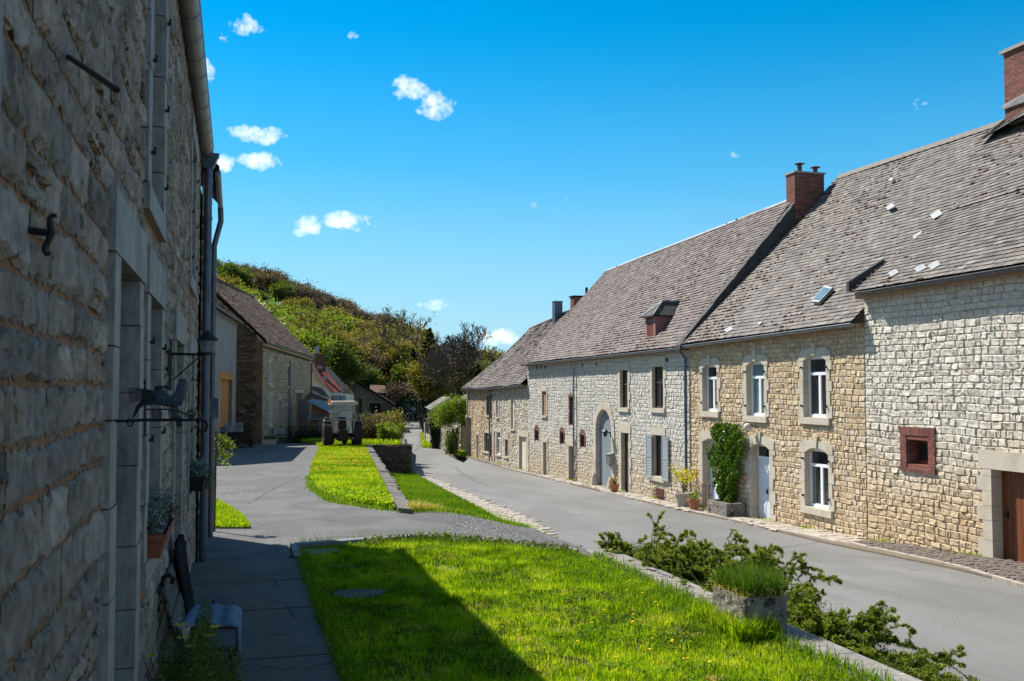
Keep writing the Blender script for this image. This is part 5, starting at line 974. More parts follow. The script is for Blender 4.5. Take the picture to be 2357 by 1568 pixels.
m = M(); f.box(m, 7, Ya-.1, 0, 0, 0, 0); m = M()
for i in range(12): a, b = 7+(Ya-7)*i/12, 7+(Ya-7)*(i+1)/12; za, zb_ = ez1(a), ez1(b); m.hexa([f.P(a, za-.2, 0), f.P(b, zb_-.2, 0), f.P(b, zb_-.2, .26), f.P(a, za-.2, .26), f.P(a, za+.10, -.1), f.P(b, zb_+.10, -.1), f.P(b, zb_-.04, .30), f.P(a, za-.04, .30)])
m.build('cornice', 'wood_tan', h1)
r = N_['w']; o = window(h1, f, r, 'wood_brown', mull=False, transom=0, depth=-.3, sur=False, t=.07); m = M(); bricks(m, f, r[0]-.25, r[0], r[2]-.1, r[3]+.1, -.32, .05, bw=.12, seed=3); bricks(m, f, r[1], r[1]+.25, r[2]-.1, r[3]+.1, -.32, .05, bw=.12, seed=4); bricks(m, f, r[0]-.25, r[1]+.25, r[3]+.1, r[3]+.32, -.32, .05, vert=True); bricks(m, f, r[0]-.25, r[1]+.25, r[2]-.2, r[2]-.1, -.32, .06, vert=False); f.box(m, r[0], r[1], r[2]-.1, r[2], -.32, .03); f.box(m, r[0], r[1], r[3], r[3]+.1, -.32, .03); m.build('brick_edging', ['brick', 'mortar_grey'], o)
r = N_['d']; o = door(h1, f, r, 'wood_brown', depth=-.26, planks=.14, panels=False, handle=.86, jw=.34, top=.42, back=-.3, seed=4); m = M(); f.box(m, r[0]-.05, r[1]+.05, r[2]-.14, r[2]-.002, -.3, .15); m.build('step', 'curb_blue', o)
for a, b in ((Ya, Yb),):
    m = M()
    for i in range(12): q0, q1 = a+(b-a)*i/12, a+(b-a)*(i+1)/12; f.box(m, q0, q1, ez2(q0)-.16, ez2(q0)-.06, 0, .26)
    m.build('cornice', 'wood_tan', h2)
    m = M()
    for i in range(20): q0, q1 = Yb+(Yc-Yb)*i/20, Yb+(Yc-Yb)*(i+1)/20; f.box(m, q0, q1, ez(q0)-.16, ez(q0)-.06, 0, .26)
    m.build('cornice', 'wood_tan', h3)
# ================================================================ LEFT HOUSE (in shade, closest to the camera)
f = LF; c1 = lambda x, y: (x/1.845*.9207, y/1.845*.9207); c2 = lambda x, y: (x/1.8377*.9207, (850+y/1.8377)*.9207)
hL = empty('stone_farmhouse', (-.54, 9, 0), 'shaded rough stone farmhouse close at the left with zinc gutter and bench', 'house')
YE = 15.3; EZ = 5.93
O_ = dict(d1=(4.85, 5.86, -.3, 2.99), w2=(6.62, 7.6, 1.33, 2.97), d3=(9.45, 10.75, 0, 2.82), w4=(12.5, 13.6, 1.12, 2.78), u1=(6.45, 7.5, 3.62, 5.35), u2=(12.2, 13.3, 3.72, 5.32), w0=(1.2, 2.20, 2.3, 4.6))
m = M(); stone_wall(m, f, -2, YE, lambda u: -.4, lambda u: EZ, [(*v, .24) for v in O_.values()], h=(.13,.205), l=(.26,.52), seed=71, rough=.0078, base=.0005, warp=.010, grid=(12, 7), gap=.022, jit=.007, rubble=.1, edge=-.009)
m.box((-8.5, -2, -.5), (-.93, YE-.02, 5.8), 1); m.prism([(-8.5, YE-.3, 5.7), (-.6, YE-.3, 5.7), (-4.6, YE-.3, 10)], (0, .28, 0), 1); m.prism([(-8.5, -2, 5.7), (-.6, -2, 5.7), (-4.6, -2, 10)], (0, .28, 0), 1)
m.box((-8.5, YE-.3, -.6), (-.55, YE, 5.8), 1)
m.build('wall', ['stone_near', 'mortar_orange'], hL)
m = M(); tiles(m, (-.42, -2, 5.98), (-.42, YE+.1, 5.98), (-4.6, -2, 10.2), (-4.6, YE+.1, 10.2), tw=.4, ex=.28, seed=72); tiles(m, (-8.8, -2, 5.9), (-8.8, YE, 5.9), (-4.6, -2, 10.2), (-4.6, YE, 10.2), tw=.8, ex=.5, seed=73); m.build('roof', ['slate', 'dark'], hL)
m = M(); m.box((-.56, -2, 5.86), (-.37, YE, 5.9)); m.build('cornice', 'wood_dark', hL)
# round gutter with seams
m = M(); gxr = .092; gxc = -.45; gzc = 5.86; m.tube([(gxc, -2, gzc), (gxc, YE+.05, gzc)], gxr, 20)
y = 2.
while y < YE: m.tube([(gxc, y, gzc), (gxc, y+.03, gzc)], gxr+.006, 20); y += .62
m.tube([(gxc+.085, -2, gzc+.08), (gxc+.085, YE+.05, gzc+.08)], .012, 6); m.build('gutter', 'zinc', hL, smooth=False)
m = M(); px_ = -.425; c = [(px_-.07, YE-.12, 5.62), (px_+.07, YE-.12, 5.62), (px_+.07, YE+.02, 5.62), (px_-.07, YE+.02, 5.62), (px_-.11, YE-.16, 5.80), (px_+.14, YE-.16, 5.80), (px_+.14, YE+.06, 5.80), (px_-.11, YE+.06, 5.80)]; m.hexa(c); m.box((px_-.12, YE-.17, 5.80), (px_+.15, YE+.07, 5.83)); m.build('rain_hopper', 'zinc_blue', hL)
m = M(); m.tube([(px_, YE-.05, 5.65), (px_, YE-.05, -.4)], .058, 16)
for z in (5.45, 4.9, 3.7, 2.2, .7): m.tube([(px_, YE-.05, z), (px_, YE-.05, z-.04)], .066, 16)
m.build('downpipe', 'zinc_blue', hL)
for k, r in O_.items():
    jw = .23; tp = .28 if k in ('d1', 'd3', 'w2', 'w0') else .24
    if k[0] == 'd':
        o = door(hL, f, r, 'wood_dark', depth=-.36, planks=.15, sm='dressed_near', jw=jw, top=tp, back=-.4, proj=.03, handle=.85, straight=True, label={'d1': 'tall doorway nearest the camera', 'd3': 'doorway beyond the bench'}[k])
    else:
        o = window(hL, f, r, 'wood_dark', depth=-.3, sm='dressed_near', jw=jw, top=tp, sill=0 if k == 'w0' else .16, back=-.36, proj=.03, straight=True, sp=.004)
        for u in (r[0]-.06, r[1]+.05):
            for t in (.12, .45, .82): m = M(); v = r[2]+(r[3]-r[2])*t; f.box(m, u-.008, u+.008, v-.01, v+.01, .0, .05); m.tube([f.P(u, v-.01, .048), f.P(u, v+.035, .048)], .009, 6); m.build('pintle', 'iron', o)
# iron fixings on the wall
m = M(); a = f.pix(*c1(312, 260)); b = hit; p0 = f.P(a[0], a[1], .0); r_ = ray(*c1(540, 415)); t_ = (-.54+.18)/r_[0]; p1 = CP+r_*((-.30)/r_[0]); m.tube([p0, p0+(p1-p0)*.5, p1], .0085, 6); tag(m.build('iron_bar', 'iron'), 'plain black iron bar sticking out high on the shaded wall', 'iron bar')
m = M(); a = f.pix(*c1(105, 1055)); p0 = f.P(a[0], a[1], 0); 
def w_at(x, y, Y): r_ = ray(x, y); return CP+r_*(Y/r_[1])
yy = p0[1]+.03; q = [w_at(*c1(*t), yy) for t in ((105, 1055), (170, 1068), (240, 1078))]; m.tube(q, .010, 8)
q = [w_at(*c1(*t), yy+.0) for t in ((258, 1002), (252, 992), (238, 995), (230, 1012), (231, 1045), (238, 1075), (225, 1105), (208, 1135), (203, 1160), (212, 1174), (226, 1170), (227, 1160))]; m.tube(q, [.005, .006, .007, .008, .009, .010, .009, .008, .007, .006, .006, .005], 8)
tag(m.build('shutter_hook', 'iron'), 'black wrought-iron s-shaped hook on the shaded stone wall', 'hook')
# rooster sign on a wrought-iron bracket
YR = 4.78; wc = lambda x, y: w_at(*c2(x, y), YR)
sg = empty('rooster_bracket', tuple(wc(680, 380)), 'black wrought-iron bracket with a rooster figure beside the door', 'wall ornament')
m = M(); q = [wc(600, 372), wc(660, 368), wc(760, 368), wc(860, 368), wc(925, 364), wc(945, 372), wc(952, 395), wc(945, 418), wc(925, 424), wc(912, 412), wc(918, 402)]; m.tube(q, [.007]*6+[.0065, .006, .0055, .005, .004], 8)
m.tube([wc(667, 180), wc(667, 440)], .005, 6); m.tube([wc(667, 180), wc(660, 200)], .003, 4)
m.tube([wc(600, 372), wc(588, 360), wc(584, 375), wc(590, 395), wc(604, 396), wc(612, 384), wc(604, 376)], .0045, 6)
for cx, cy, s in ((718, 340, 1), (800, 330, -1)):
    th = np.linspace(0, 4.4*math.pi, 34); m.tube([wc(cx+s*(4+t*1.6)*math.cos(t), cy+(4+t*1.6)*math.sin(t)) for t in th], .0032, 5)
m.tube([wc(672, 320), wc(740, 318), wc(800, 322), wc(850, 338)], .004, 6)
for cx, cy, rr_ in ((876, 338, 22), (822, 385, 14)):
    th = np.linspace(0, 4*math.pi, 30); m.tube([wc(cx+rr_*(1-t/14)*math.cos(t), cy+rr_*(1-t/14)*math.sin(t)) for t in th], .003, 5)
m.tube([wc(846, 345), wc(876, 322), wc(900, 312), wc(892, 350), wc(846, 350)], .003, 5)
for y_ in (345, 520): pass
m.tube([np.array([-.53, YR, wc(600, 372)[2]]), wc(600, 372)], .007, 6); m.box((-.545, YR-.03, wc(0, 525)[2]), (-.525, YR+.03, wc(0, 345)[2])); m.build('bracket', 'iron', sg)
m = M()   # rooster body: rounded along the plate
def blob(pts, thick, mi=0, n=14):
    P = np.array([wc(*p) for p in pts]); c = P.mean(0); L_ = len(P); V = []; 
    for s_, k in ((-1, .55), (-.75, .85), (0, 1), (.75, .85), (1, .55)): V.append(c+(P-c)*k+np.array([0, thick*s_, 0]))
    V = np.concatenate(V); F = [[i*L_+j, i*L_+(j+1) % L_, (i+1)*L_+(j+1) % L_, (i+1)*L_+j] for i in range(4) for j in range(L_)]; m.add(V, F, mi); m.add(V[:L_], [list(range(L_))], mi); m.add(V[-L_:], [list(range(L_))], mi)
blob([(710, 235), (735, 222), (770, 262), (800, 250), (822, 215), (826, 185), (842, 178), (856, 190), (857, 225), (852, 262), (836, 296), (806, 312), (770, 306), (735, 300), (712, 300), (704, 275)], .014)
blob([(820, 190), (826, 178), (832, 182), (838, 172), (844, 180), (852, 175), (856, 190), (846, 200)], .005); blob([(856, 194), (866, 198), (856, 203)], .004)
blob([(780, 305), (800, 305), (812, 340), (840, 360), (775, 362), (790, 345)], .004)
m.build('rooster', 'iron_blue', sg)
m = M(); r_ = random.Random(4)
blob([(712, 240), (705, 215), (735, 208), (772, 218), (735, 220), (722, 240), (712, 280)], .006)
for i in range(9):
    a = i/8; tipp = (586+8*a, 222+66*a); m.tube([wc(706, 238+i*5), wc(660, 226+i*6), wc(*tipp)], [.005, .0032, .0015], 5)
blob([(712, 262), (704, 300), (660, 302), (632, 322), (612, 360), (606, 366), (622, 312), (640, 285), (676, 262), (700, 240)], .005)
m.build('tail', 'iron', sg)
# lantern
YL = 8.6; wl_ = lambda x, y: w_at(x, y, YL); cx = 478; s = .0
z0 = wl_(cx, 815)[2]; z1 = wl_(cx, 765)[2]; lc = wl_(cx, 790); lx = lc[0]; W2 = (wl_(503, 780)[0]-wl_(452, 780)[0])/2
LN = empty('wall_lantern', (lx, YL, z0), 'black wall lantern with clear glass projecting from the shaded farmhouse', 'lantern'); m = M(); H_ = z1-z0
m.lathe((lx, YL, z0), [(.01, H_*1.02), (W2*.35, H_*.98), (W2*.85, H_*.74), (W2, H_*.66), (W2*.95, H_*.62), (.01, H_*.62)], 14); m.lathe((lx, YL, z0), [(.01, -.01), (W2*.62, -.01), (W2*.62, .012), (.01, .015)], 14)
m.lathe((lx, YL, z1-.002), [(.012, 0), (.016, .01), (.002, .02)], 8); m.tube([(lx, YL, z0+.0), (lx-.08, YL, z0-.005), (-.54, YL, z0-.0)], .012, 6); m.tube([(-.535, YL, z0+.12), (-.535, YL, z0-.3)], .03, 4); m.tube([(-.5, YL, z0-.22), (lx-.05, YL, z0-.01)], .006, 5)
m.build('frame', 'iron', LN)
m = M(); m.lathe((lx, YL, z0), [(W2*.55, .015), (W2*.62, H_*.3), (W2*.82, H_*.62)], 14); m.build('glass', 'clear_glass', LN)
# second, lower part of the house with its own gutter and pipe
h2L = empty('stone_house', (-.5, 17, 0), 'narrow strip of the shaded house behind the zinc downpipe on the left', 'house'); m = M(); f5 = Fac((-.50, 0), (0, 1), (1, 0)); stone_wall(m, f5, YE+.02, 18.6, lambda u: -.6, lambda u: 5.6, [], h=(.15,.25), l=(.25,.6), seed=75); m.box((-8, YE+.02, -.8), (-.56, 18.55, 5.5), 1); m.prism([(-8, 18.3, 5.4), (-.5, 18.3, 5.4), (-4.4, 18.3, 9.7)], (0, .25, 0), 1); m.build('wall', ['stone_near', 'mortar_grey'], h2L)
m = M(); tiles(m, (-.3, YE+.1, 5.68), (-.3, 18.7, 5.68), (-4.5, YE+.1, 10.0), (-4.5, 18.7, 10.0), tw=.4, ex=.28, seed=76); tiles(m, (-8.6, YE, 5.6), (-8.6, 18.7, 5.6), (-4.5, YE, 10), (-4.5, 18.7, 10), tw=.8, ex=.5, seed=77); m.build('roof', ['slate', 'dark'], h2L)
m = M(); m.tube([(-.30, YE+.4, 5.66), (-.30, 18.5, 5.60)], .045, 12); m.build('gutter', 'zinc', h2L)
m = M(); m.tube([(-.30, 18.4, 5.6), (-.29, 18.4, 5.35), (-.40, 18.4, 4.9), (-.40, 18.4, -.3)], .05, 12); m.box((-.47, 18.33, 1.85), (-.29, 18.5, 2.2))
for z in (4.3, 3, 1.2): m.tube([(-.40, 18.4, z), (-.40, 18.4, z-.05)], .058, 12)
m.build('downpipe', 'zinc_blue', h2L)
# ---- flower boxes
def windowbox(nm, label, x0, x1, y0, y1, z0, z1, mt, plants, seed):
    rt_ = empty(nm, ((x0+x1)/2, (y0+y1)/2, z0), label, 'flower box'); m = M(); t = .02
    a, b = .03, 0
    m.hexa([(x0+a, y0+a, z0), (x1-a, y0+a, z0), (x1-a, y1-a, z0), (x0+a, y1-a, z0), (x0, y0, z1), (x1, y0, z1), (x1, y1, z1), (x0, y1, z1)]); m.box((x0-.012, y0-.012, z1-.035), (x1+.012, y1+.012, z1)); m.build('box', mt, rt_)
    m = M(); m.box((x0+.015, y0+.015, z1-.01), (x1-.015, y1-.015, z1+.004)); m.build('soil', 'soil', rt_)
    r = np.random.default_rng(seed)
    for k, (lm, n, sp, up, sz, ctr) in enumerate(plants):
        P = []; m = M(); A = []
        for i in range(n):
            b0 = np.array([r.uniform(x0+.03, x1-.03), y0+(y1-y0)*(ctr+r.uniform(-.28, .28)), z1]); d = np.array([r.normal(0, sp), r.normal(0, sp), up*r.uniform(.5, 1.2)]); 
            if d[2] < 0: d[0] = abs(d[0])+.06
            e = b0+d; md = b0+d*.5+np.array([0, 0, .06]); A += [(*b0, *md, .003, .002), (*md, *e, .002, .001)]
            t_ = r.random((16, 1)); P.append(np.where(t_ < .5, b0+(md-b0)*t_*2, md+(e-md)*(t_*2-1))+r.normal(0, .016, (16, 3)))
        seg_mesh(m, np.array(A), 3); leaves(m, np.concatenate(P), sz, 1, seed=seed+k); m.build('plant', ['bark', lm], rt_)
    return rt_
windowbox('flower_box', 'terracotta window box with silvery foliage on the sill above the bench', -.55, -.415, 6.66, 7.5, 1.32, 1.47, 'terracotta_dark', [('leaf_silver', 60, .035, .20, .026, .3), ('leaf_brown', 40, .07, .08, .018, .75), ('leaf_dark', 24, .08, .08, .02, .8)], 81)
windowbox('flower_box', 'dark window box with trailing plant beside the zinc downpipe', -.55, -.34, 12.6, 13.5, 1.14, 1.32, 'iron', [('leaf_silver', 30, .05, .14, .04, .3), ('leaf_brown', 26, .10, -.25, .035, .7), ('leaf_green', 20, .08, .12, .04, .7)], 82)
# ---- bench along the wall
bn = empty('bench', (-.25, 8.5, 0), 'dark slatted bench with curved iron ends against the left wall', 'bench')
m = M(); by0, by1 = 7.85, 9.75
for i in range(2): m.box((-.37+i*.205, by0, .43), (-.375+i*.205+.195, by1, .455), tint=.5)
m.build('seat', 'bench_wood', bn)
m = M()
for i, (x, z) in enumerate(((-.42, .58), (-.46, .70), (-.485, .82))): m.hexa([(x, by0, z), (x+.02, by0, z), (x+.02, by1, z), (x, by1, z), (x-.03, by0, z+.09), (x-.01, by0, z+.09), (x-.01, by1, z+.09), (x-.03, by1, z+.09)])
m.build('backrest', 'bench_wood', bn)
for y_ in (by0+.06, by1-.06):
    m = M(); m.tube([(.01, y_, 0), (.015, y_, .2), (-.02, y_, .42), (-.36, y_, .42), (-.40, y_, .5), (-.47, y_, .75), (-.505, y_, .92), (-.50, y_, .98), (-.46, y_, 1.0), (-.43, y_, .97), (-.44, y_, .93)], .018, 8); m.tube([(-.36, y_, .42), (-.40, y_, .2), (-.49, y_, 0)], .017, 8); m.tube([(-.455, y_, .62), (-.40, y_, .60), (-.36, y_, .52), (-.36, y_, .43)], .014, 8); m.build('bench_end', 'iron', bn)
# folded blue cloth hanging over the seat edge
def clothsheet(name, pts_fn, nu, nv, mt, label, cat, thick=.012):
    m = M(); g = [[pts_fn(u/nu, v/nv) for u in range(nu+1)] for v in range(nv+1)]; P = np.array(g).reshape(-1, 3); F = [[j*(nu+1)+i, j*(nu+1)+i+1, (j+1)*(nu+1)+i+1, (j+1)*(nu+1)+i] for j in range(nv) for i in range(nu)]; m.add(P, F); o = m.build(name, mt, smooth=True); tag(o, label, cat)
    s = o.modifiers.new('solid', 'SOLIDIFY'); s.thickness = thick; s.offset = 1; return o
def cl(u, v):
    y = 8.42+.72*v+.04*math.sin(u*5); L_ = .62; s = u*L_; x = -.38+s if s < .41 else .035+.02*math.sin(v*9+1)+.03*(s-.41); z = .468+.012*math.sin(v*14+u*6)*(.3+u)+.008*math.sin(u*23) if s < .39 else (.468 if s < .41 else .462-(s-.41)*(1+.25*math.sin(v*5))); return (x+.12*v*(1-u)*.5-.02, y, z)
clothsheet('blanket', cl, 30, 20, 'cloth_blue', 'folded blue blanket hanging over the seat of the bench', 'blanket', .03)
def jk(u, v):
    y = 9.15+.46*(u-.5)*(1-.35*v**2); z = 1.12-.66*v; x = -.475+.12*v+.05*math.sin(u*3.14)*(1-v*.3)+.012*math.sin(u*17+v*3); return (x, y, z-.10*(2*u-1)**2*(1-v))
clothsheet('jacket', jk, 18, 18, 'cloth_black', 'dark jacket draped over the back of the bench', 'jacket', .03)
m = M(); c = hit(*c2(828, 1340), lambda X, Y: .53); m.lathe((c[0], c[1], .458), [(.01, 0), (.055, 0), (.075, .10), (.08, .11), (.07, .105), (.05, .02), (.01, .015)], 18); tag(m.build('cup', 'pot_beige', smooth=True), 'small pale bowl standing on the near end of the bench', 'bowl')
# shrub under the wall, bottom left
sh = empty('leafy_shrub', (-.3, 7.0, 0), 'dark green shrub with yellow leaf tips at the foot of the shaded wall', 'shrub'); r = np.random.default_rng(91)
n = 16000; P = np.column_stack([r.normal(-.22, .19, n), r.uniform(6.2, 7.6, n), r.uniform(.0, 1, n)]); top = .66*np.exp(-((P[:, 0]+.22)/.36)**2)*(1+.25*np.sin(P[:, 1]*17)+.2*np.sin(P[:, 0]*25)); P[:, 2] = top*r.random(n)**.35; P = P[(P[:, 0] > -.52) & (P[:, 0] < .12)]
m = M(); leaves(m, P, .022, 0, 92); A = [(-.2, 6.9, 0, x, y, .3, .008, .003) for x, y in zip(r.uniform(-.4, .1, 20), r.uniform(6.4, 7.4, 20))]; m.build('foliage', 'leaf_green', sh); m = M(); seg_mesh(m, np.array(A), 4); m.build('stem', 'bark', sh)
m = M()
for (x, y) in ((320, 1490), (305, 1478), (415, 1440), (495, 1445), (420, 1470), (485, 1465), (345, 1512), (440, 1490)):
    c = hit(x, y, lambda X, Y: .42+.0*X); c = w_at(x, y, 6.85)
    for k in range(6): a = k*1.05; tip_ = c+np.array([math.cos(a)*.05, math.sin(a)*.05, .012]); w_ = np.array([-math.sin(a), math.cos(a), 0])*.014; m.add([c, c+(tip_-c)*.5+w_, tip_, c+(tip_-c)*.5-w_], [[0, 1, 2, 3]], 1, rnd.random())
    m.tube([c, (c[0]*.7-.06, c[1], max(.1, c[2]-.3))], .003, 4)
m.build('sprig', ['bark', 'leaf_yellow'], sh)
# green sprays at the corner of the house
sp = empty('corner_shrub', (-.35, 18.9, -.3), 'bright green twiggy shrub peeping out behind the downpipes', 'shrub'); m = M(); A = []; P = []
for i in range(9):
    a = r.uniform(-.5, .5); b0 = np.array([-.35, 19.1, r.uniform(1.05, 1.5)]); L_ = r.uniform(.2, .42); d = np.array([math.cos(a), -math.sin(a)*.4, r.uniform(-.3, .35)]); e = b0+d*L_; A.append((*b0, *e, .006, .003)); t_ = r.random((40, 1)); P.append(b0+(e-b0)*t_+r.normal(0, .03, (40, 3))-np.array([0, 0, .12])*t_**2)
seg_mesh(m, np.array(A), 3); leaves(m, np.concatenate(P), .055, 1, 3); m.build('foliage', ['bark', 'leaf_lime'], sp)
m = M(); m.tube([(-.35, 19.1, -.3), (-.34, 19.1, 1.6)], .03, 6); m.build('stem', 'bark', sp)
# drain cover and slab in the lawn
def disc(name, cx, cy, rx, ry, label, cat, mt, z=.0): 
    m = M(); th = np.linspace(0, 2*math.pi, 25)[:-1]; rr_ = 1+.08*np.sin(th*3+1)+.05*np.sin(th*5); P = np.column_stack([cx+rx*np.cos(th)*rr_, cy+ry*np.sin(th)*rr_, np.full(24, z)]); m.prism(P, (0, 0, .035)); tag(m.build(name, mt), label, cat)
c = hit(825, 1378, lz); disc('flat_stone', c[0], c[1], .30, .24, 'flat dark stone slab lying in the shaded grass', 'stone', 'slab_dark', -.035)
# ---- stone trough on the low wall
tr = empty('stone_planter', (4.98, 9.1, 0), 'rectangular lichened stone planter with long grass on the garden wall', 'planter'); x0, x1, y0, y1, zt = 4.76, 5.22, 8.76, 9.42, .355
m = M(); K = 9
def facegrid(a, b, c, d, k=9, am=.006, mi=0):
    a, b, c, d = [np.array(q, float) for q in (a, b, c, d)]; g = np.linspace(0, 1, k+1); U, V = np.meshgrid(g, g); N = np.cross(b-a, d-a); N /= np.linalg.norm(N)
    P = (a*(1-V[..., None])*(1-U[..., None])+b*U[..., None]*(1-V[..., None])+c*(U*V)[..., None]+d*(V*(1-U))[..., None]); e = (U > 0)*(U < 1)*(V > 0)*(V < 1); P = P+N*(rng.normal(0, am, U.shape)*e)[..., None]; m.add(P.reshape(-1, 3), [[j*(k+1)+i, j*(k+1)+i+1, (j+1)*(k+1)+i+1, (j+1)*(k+1)+i] for j in range(k) for i in range(k)], mi)
t = .06; zb = -.1
for (p, q_) in (((x0, y0), (x1, y0)), ((x1, y0), (x1, y1)), ((x1, y1), (x0, y1)), ((x0, y1), (x0, y0))): facegrid((*p, zb), (*q_, zb), (*q_, zt), (*p, zt))
for (a0, b0, a1, b1) in ((x0, y0, x1, y0+t), (x0, y1-t, x1, y1), (x0, y0+t, x0+t, y1-t), (x1-t, y0+t, x1, y1-t)): m.box((a0+.004, b0+.004, zt-.1), (a1-.004, b1-.004, zt+.002))
m.build('trough', 'trough', tr); m = M(); m.box((x0+.05, y0+.05, zt-.08), (x1-.05, y1-.05, zt-.01)); m.build('soil', 'soil', tr)
m = M(); q = np.column_stack([rng.uniform(x0+.02, x1-.02, 3600), rng.uniform(y0+.02, y1-.02, 3600)]); blades(m, q, lambda X, Y: zt-.02+0*X, (.10, .27), .0035, 0, 94, lean=.45); q = np.column_stack([rng.uniform(x0, x1, 700), rng.uniform(y0, y1, 700)]); blades(m, q, lambda X, Y: zt-.02+0*X, (.05, .12), .006, 1, 95, lean=1.2); m.build('grass', ['grass_planter', 'grass_dry'], tr)
m = M(); q = np.column_stack([rng.uniform(x0-.12, x0-.0, 900), rng.uniform(y0-.2, y1+.3, 900)]); q = np.concatenate([q, np.column_stack([rng.uniform(x0-.15, x0+.3, 900), rng.uniform(y0-.16, y0-.01, 900)])]); blades(m, q, lambda X, Y: -.05+0*X, (.10, .26), .005, 0, 96); tag(m.build('tall_grass', ['grass']), kind='stuff')
# ---- spreading shrubs over the low wall
def arching(name, label, cx, cy, zb, rx, ry, H, nb, seed, lean=(0, 0), leaf='leaf_juniper', group='spreading shrubs along the low garden wall', cut=None, ls=.019):
    r = np.random.default_rng(seed); rt_ = empty(name, (cx, cy, zb), label, 'shrub', group); A = []; P = []; T = []
    def arc(b0, a, L_, h, lv, drop):
        d = np.array([math.cos(a)*rx/max(rx, ry), math.sin(a)*ry/max(rx, ry)]); K = 11; pts = []
        for i in range(K+1):
            t = i/K; pts.append(b0+np.array([d[0]*L_*t, d[1]*L_*t, h*math.sin(min(t*1.75, 3)*.9)*1.05-drop*t*t])+r.normal(0, .012, 3)*(i > 0))
        for i in range(K): A.append((*pts[i], *pts[i+1], (.009-.006*i/K)*(.6 if lv else 1), (.009-.006*(i+1)/K)*(.6 if lv else 1)))
        for i in range(1 if lv else 2, K+1):
            n = 18 if lv else 23; t_ = r.random((n, 1)); P.append(pts[i-1]+(pts[i]-pts[i-1])*t_+r.normal(0, .009, (n, 3))); T.append(np.full(n, .2+.65*i/K*r.uniform(.6, 1.1)))
            if lv < 2 and r.random() < (.75 if lv == 0 else .22): arc(pts[i], a+r.choice([-1, 1])*r.uniform(.25, .65), L_*r.uniform(.18, .45)*(1.15-i/K*.5), h*r.uniform(.0, .28), lv+1, drop*r.uniform(.05, .4))
    for i in range(nb):
        a = 2*math.pi*i/nb+r.normal(0, .35); L_ = max(rx, ry)*r.uniform(.45, 1.15); h = H*r.uniform(.35, 1.15); arc(np.array([cx+r.normal(0, .14), cy+r.normal(0, .2), zb]), a, L_, h, 0, (H*.35+.15)*r.uniform(.3, 1.3))
    A = np.array(A); P = np.concatenate(P); T = np.concatenate(T)
    if cut is not None: k = cut(P); P, T = P[k], T[k]; A = A[cut(A[:, 3:6])]
    n = int(len(P)*.45); Q = np.column_stack([cx+r.normal(0, rx*.32, n).clip(-rx*.7, rx*.7), cy+r.normal(0, ry*.42, n).clip(-ry*.9, ry*.9), zb+r.random(n)*H*.6]); 
    if cut is not None: Q = Q[cut(Q)]
    m = M(); seg_mesh(m, A, 4); m.build('stem', 'bark', rt_); m = M(); leaves(m, P, ls, 0, seed, tint=T, aspect=.65); leaves(m, Q, ls*1.1, 0, seed+1, tint=np.full(len(Q), .22)); m.build('foliage', leaf, rt_); return rt_
ct = lambda P: (P[:, 0] > 5.42) | ((P[:, 2] > .04) & (P[:, 0] > 5.15))
arching('spreading_shrub', 'spreading shrub at the far end of the low garden wall', 5.75, 13.3, -.5, 1.1, 1.3, .8, 60, 101, cut=ct)
arching('spreading_shrub', 'tallest spreading shrub, with long arching twigs, at the middle of the low garden wall', 5.95, 11.5, -.7, 1.15, 1.5, 1.05, 78, 102, cut=ct)
arching('spreading_shrub', 'spreading shrub just behind the stone planter', 5.95, 10.1, -.7, .85, 1.1, .85, 60, 103, cut=ct)
arching('spreading_shrub', 'low spreading shrub drooping towards the road beyond the stone planter', 5.85, 8.75, -.6, .80, 1.1, .60, 60, 104, cut=ct)
arching('spreading_shrub', 'small nearest spreading shrub at the lower end of the garden wall', 5.75, 7.75, -.7, .45, 1.0, .42, 44, 106, cut=ct)
# ================================================================ planting and pots by the tan house
f = RF; pvz = lambda Y: float(road(0, Y))+.07
r = np.random.default_rng(200)
def pot(nm, label, x, y, z, r0, r1, h, mt, plant, col='terracotta', seed=0):
    rt_ = empty(nm, (x, y, z), label, 'plant pot'); m = M(); m.lathe((x, y, z), [(.01, 0), (r0, 0), (r1*.97, h*.84), (r1*1.08, h*.85), (r1*1.08, h), (r1*.92, h), (r1*.9, h*.92), (.01, h*.9)], 20); m.build('pot', mt, rt_)
    rr_ = np.random.default_rng(seed); lm, n, H, sp, sz, dens, fm = plant; A = []; P = []
    for i in range(n):
        a = rr_.uniform(0, 6.28); d = np.array([math.cos(a)*sp, math.sin(a)*sp, H])*rr_.uniform(.5, 1.1); b0 = np.array([x, y, z+h*.9]); md = b0+d*np.array([.35, .35, .6]); e = b0+d; A += [(*b0, *md, .012 if H > .6 else .004, .006 if H > .6 else .003), (*md, *e, .006 if H > .6 else .003, .002)]; t = rr_.random((dens, 1)); P.append((md+(e-md)*t if H > .6 else b0+(e-b0)*t)+rr_.normal(0, sz*.9, (dens, 3)))
    m = M(); seg_mesh(m, np.array(A), 4); leaves(m, np.concatenate(P), sz, 1, seed)
    mats = ['bark', lm]
    if fm: leaves(m, np.concatenate(P)[::3]+(0, 0, .03), sz*1.1, 2, seed+1); mats.append(fm)
    m.build('plant', mats, rt_); return rt_
def xy_at(px, py, fn=lambda X, Y: road(X, Y)+.07): return hit(px, py, fn)
c = (16.05, pX(1574, 1172, 16.05)[0]); pot('potted_shrub', 'tall yellow-leaved shrub in a large beige pot beside the downpipe', 16.05, c[1], pvz(c[1]), .24, .34, .50, 'pot_beige', ('leaf_yellow', 16, 1.1, .6, .10, 22, None), seed=201)
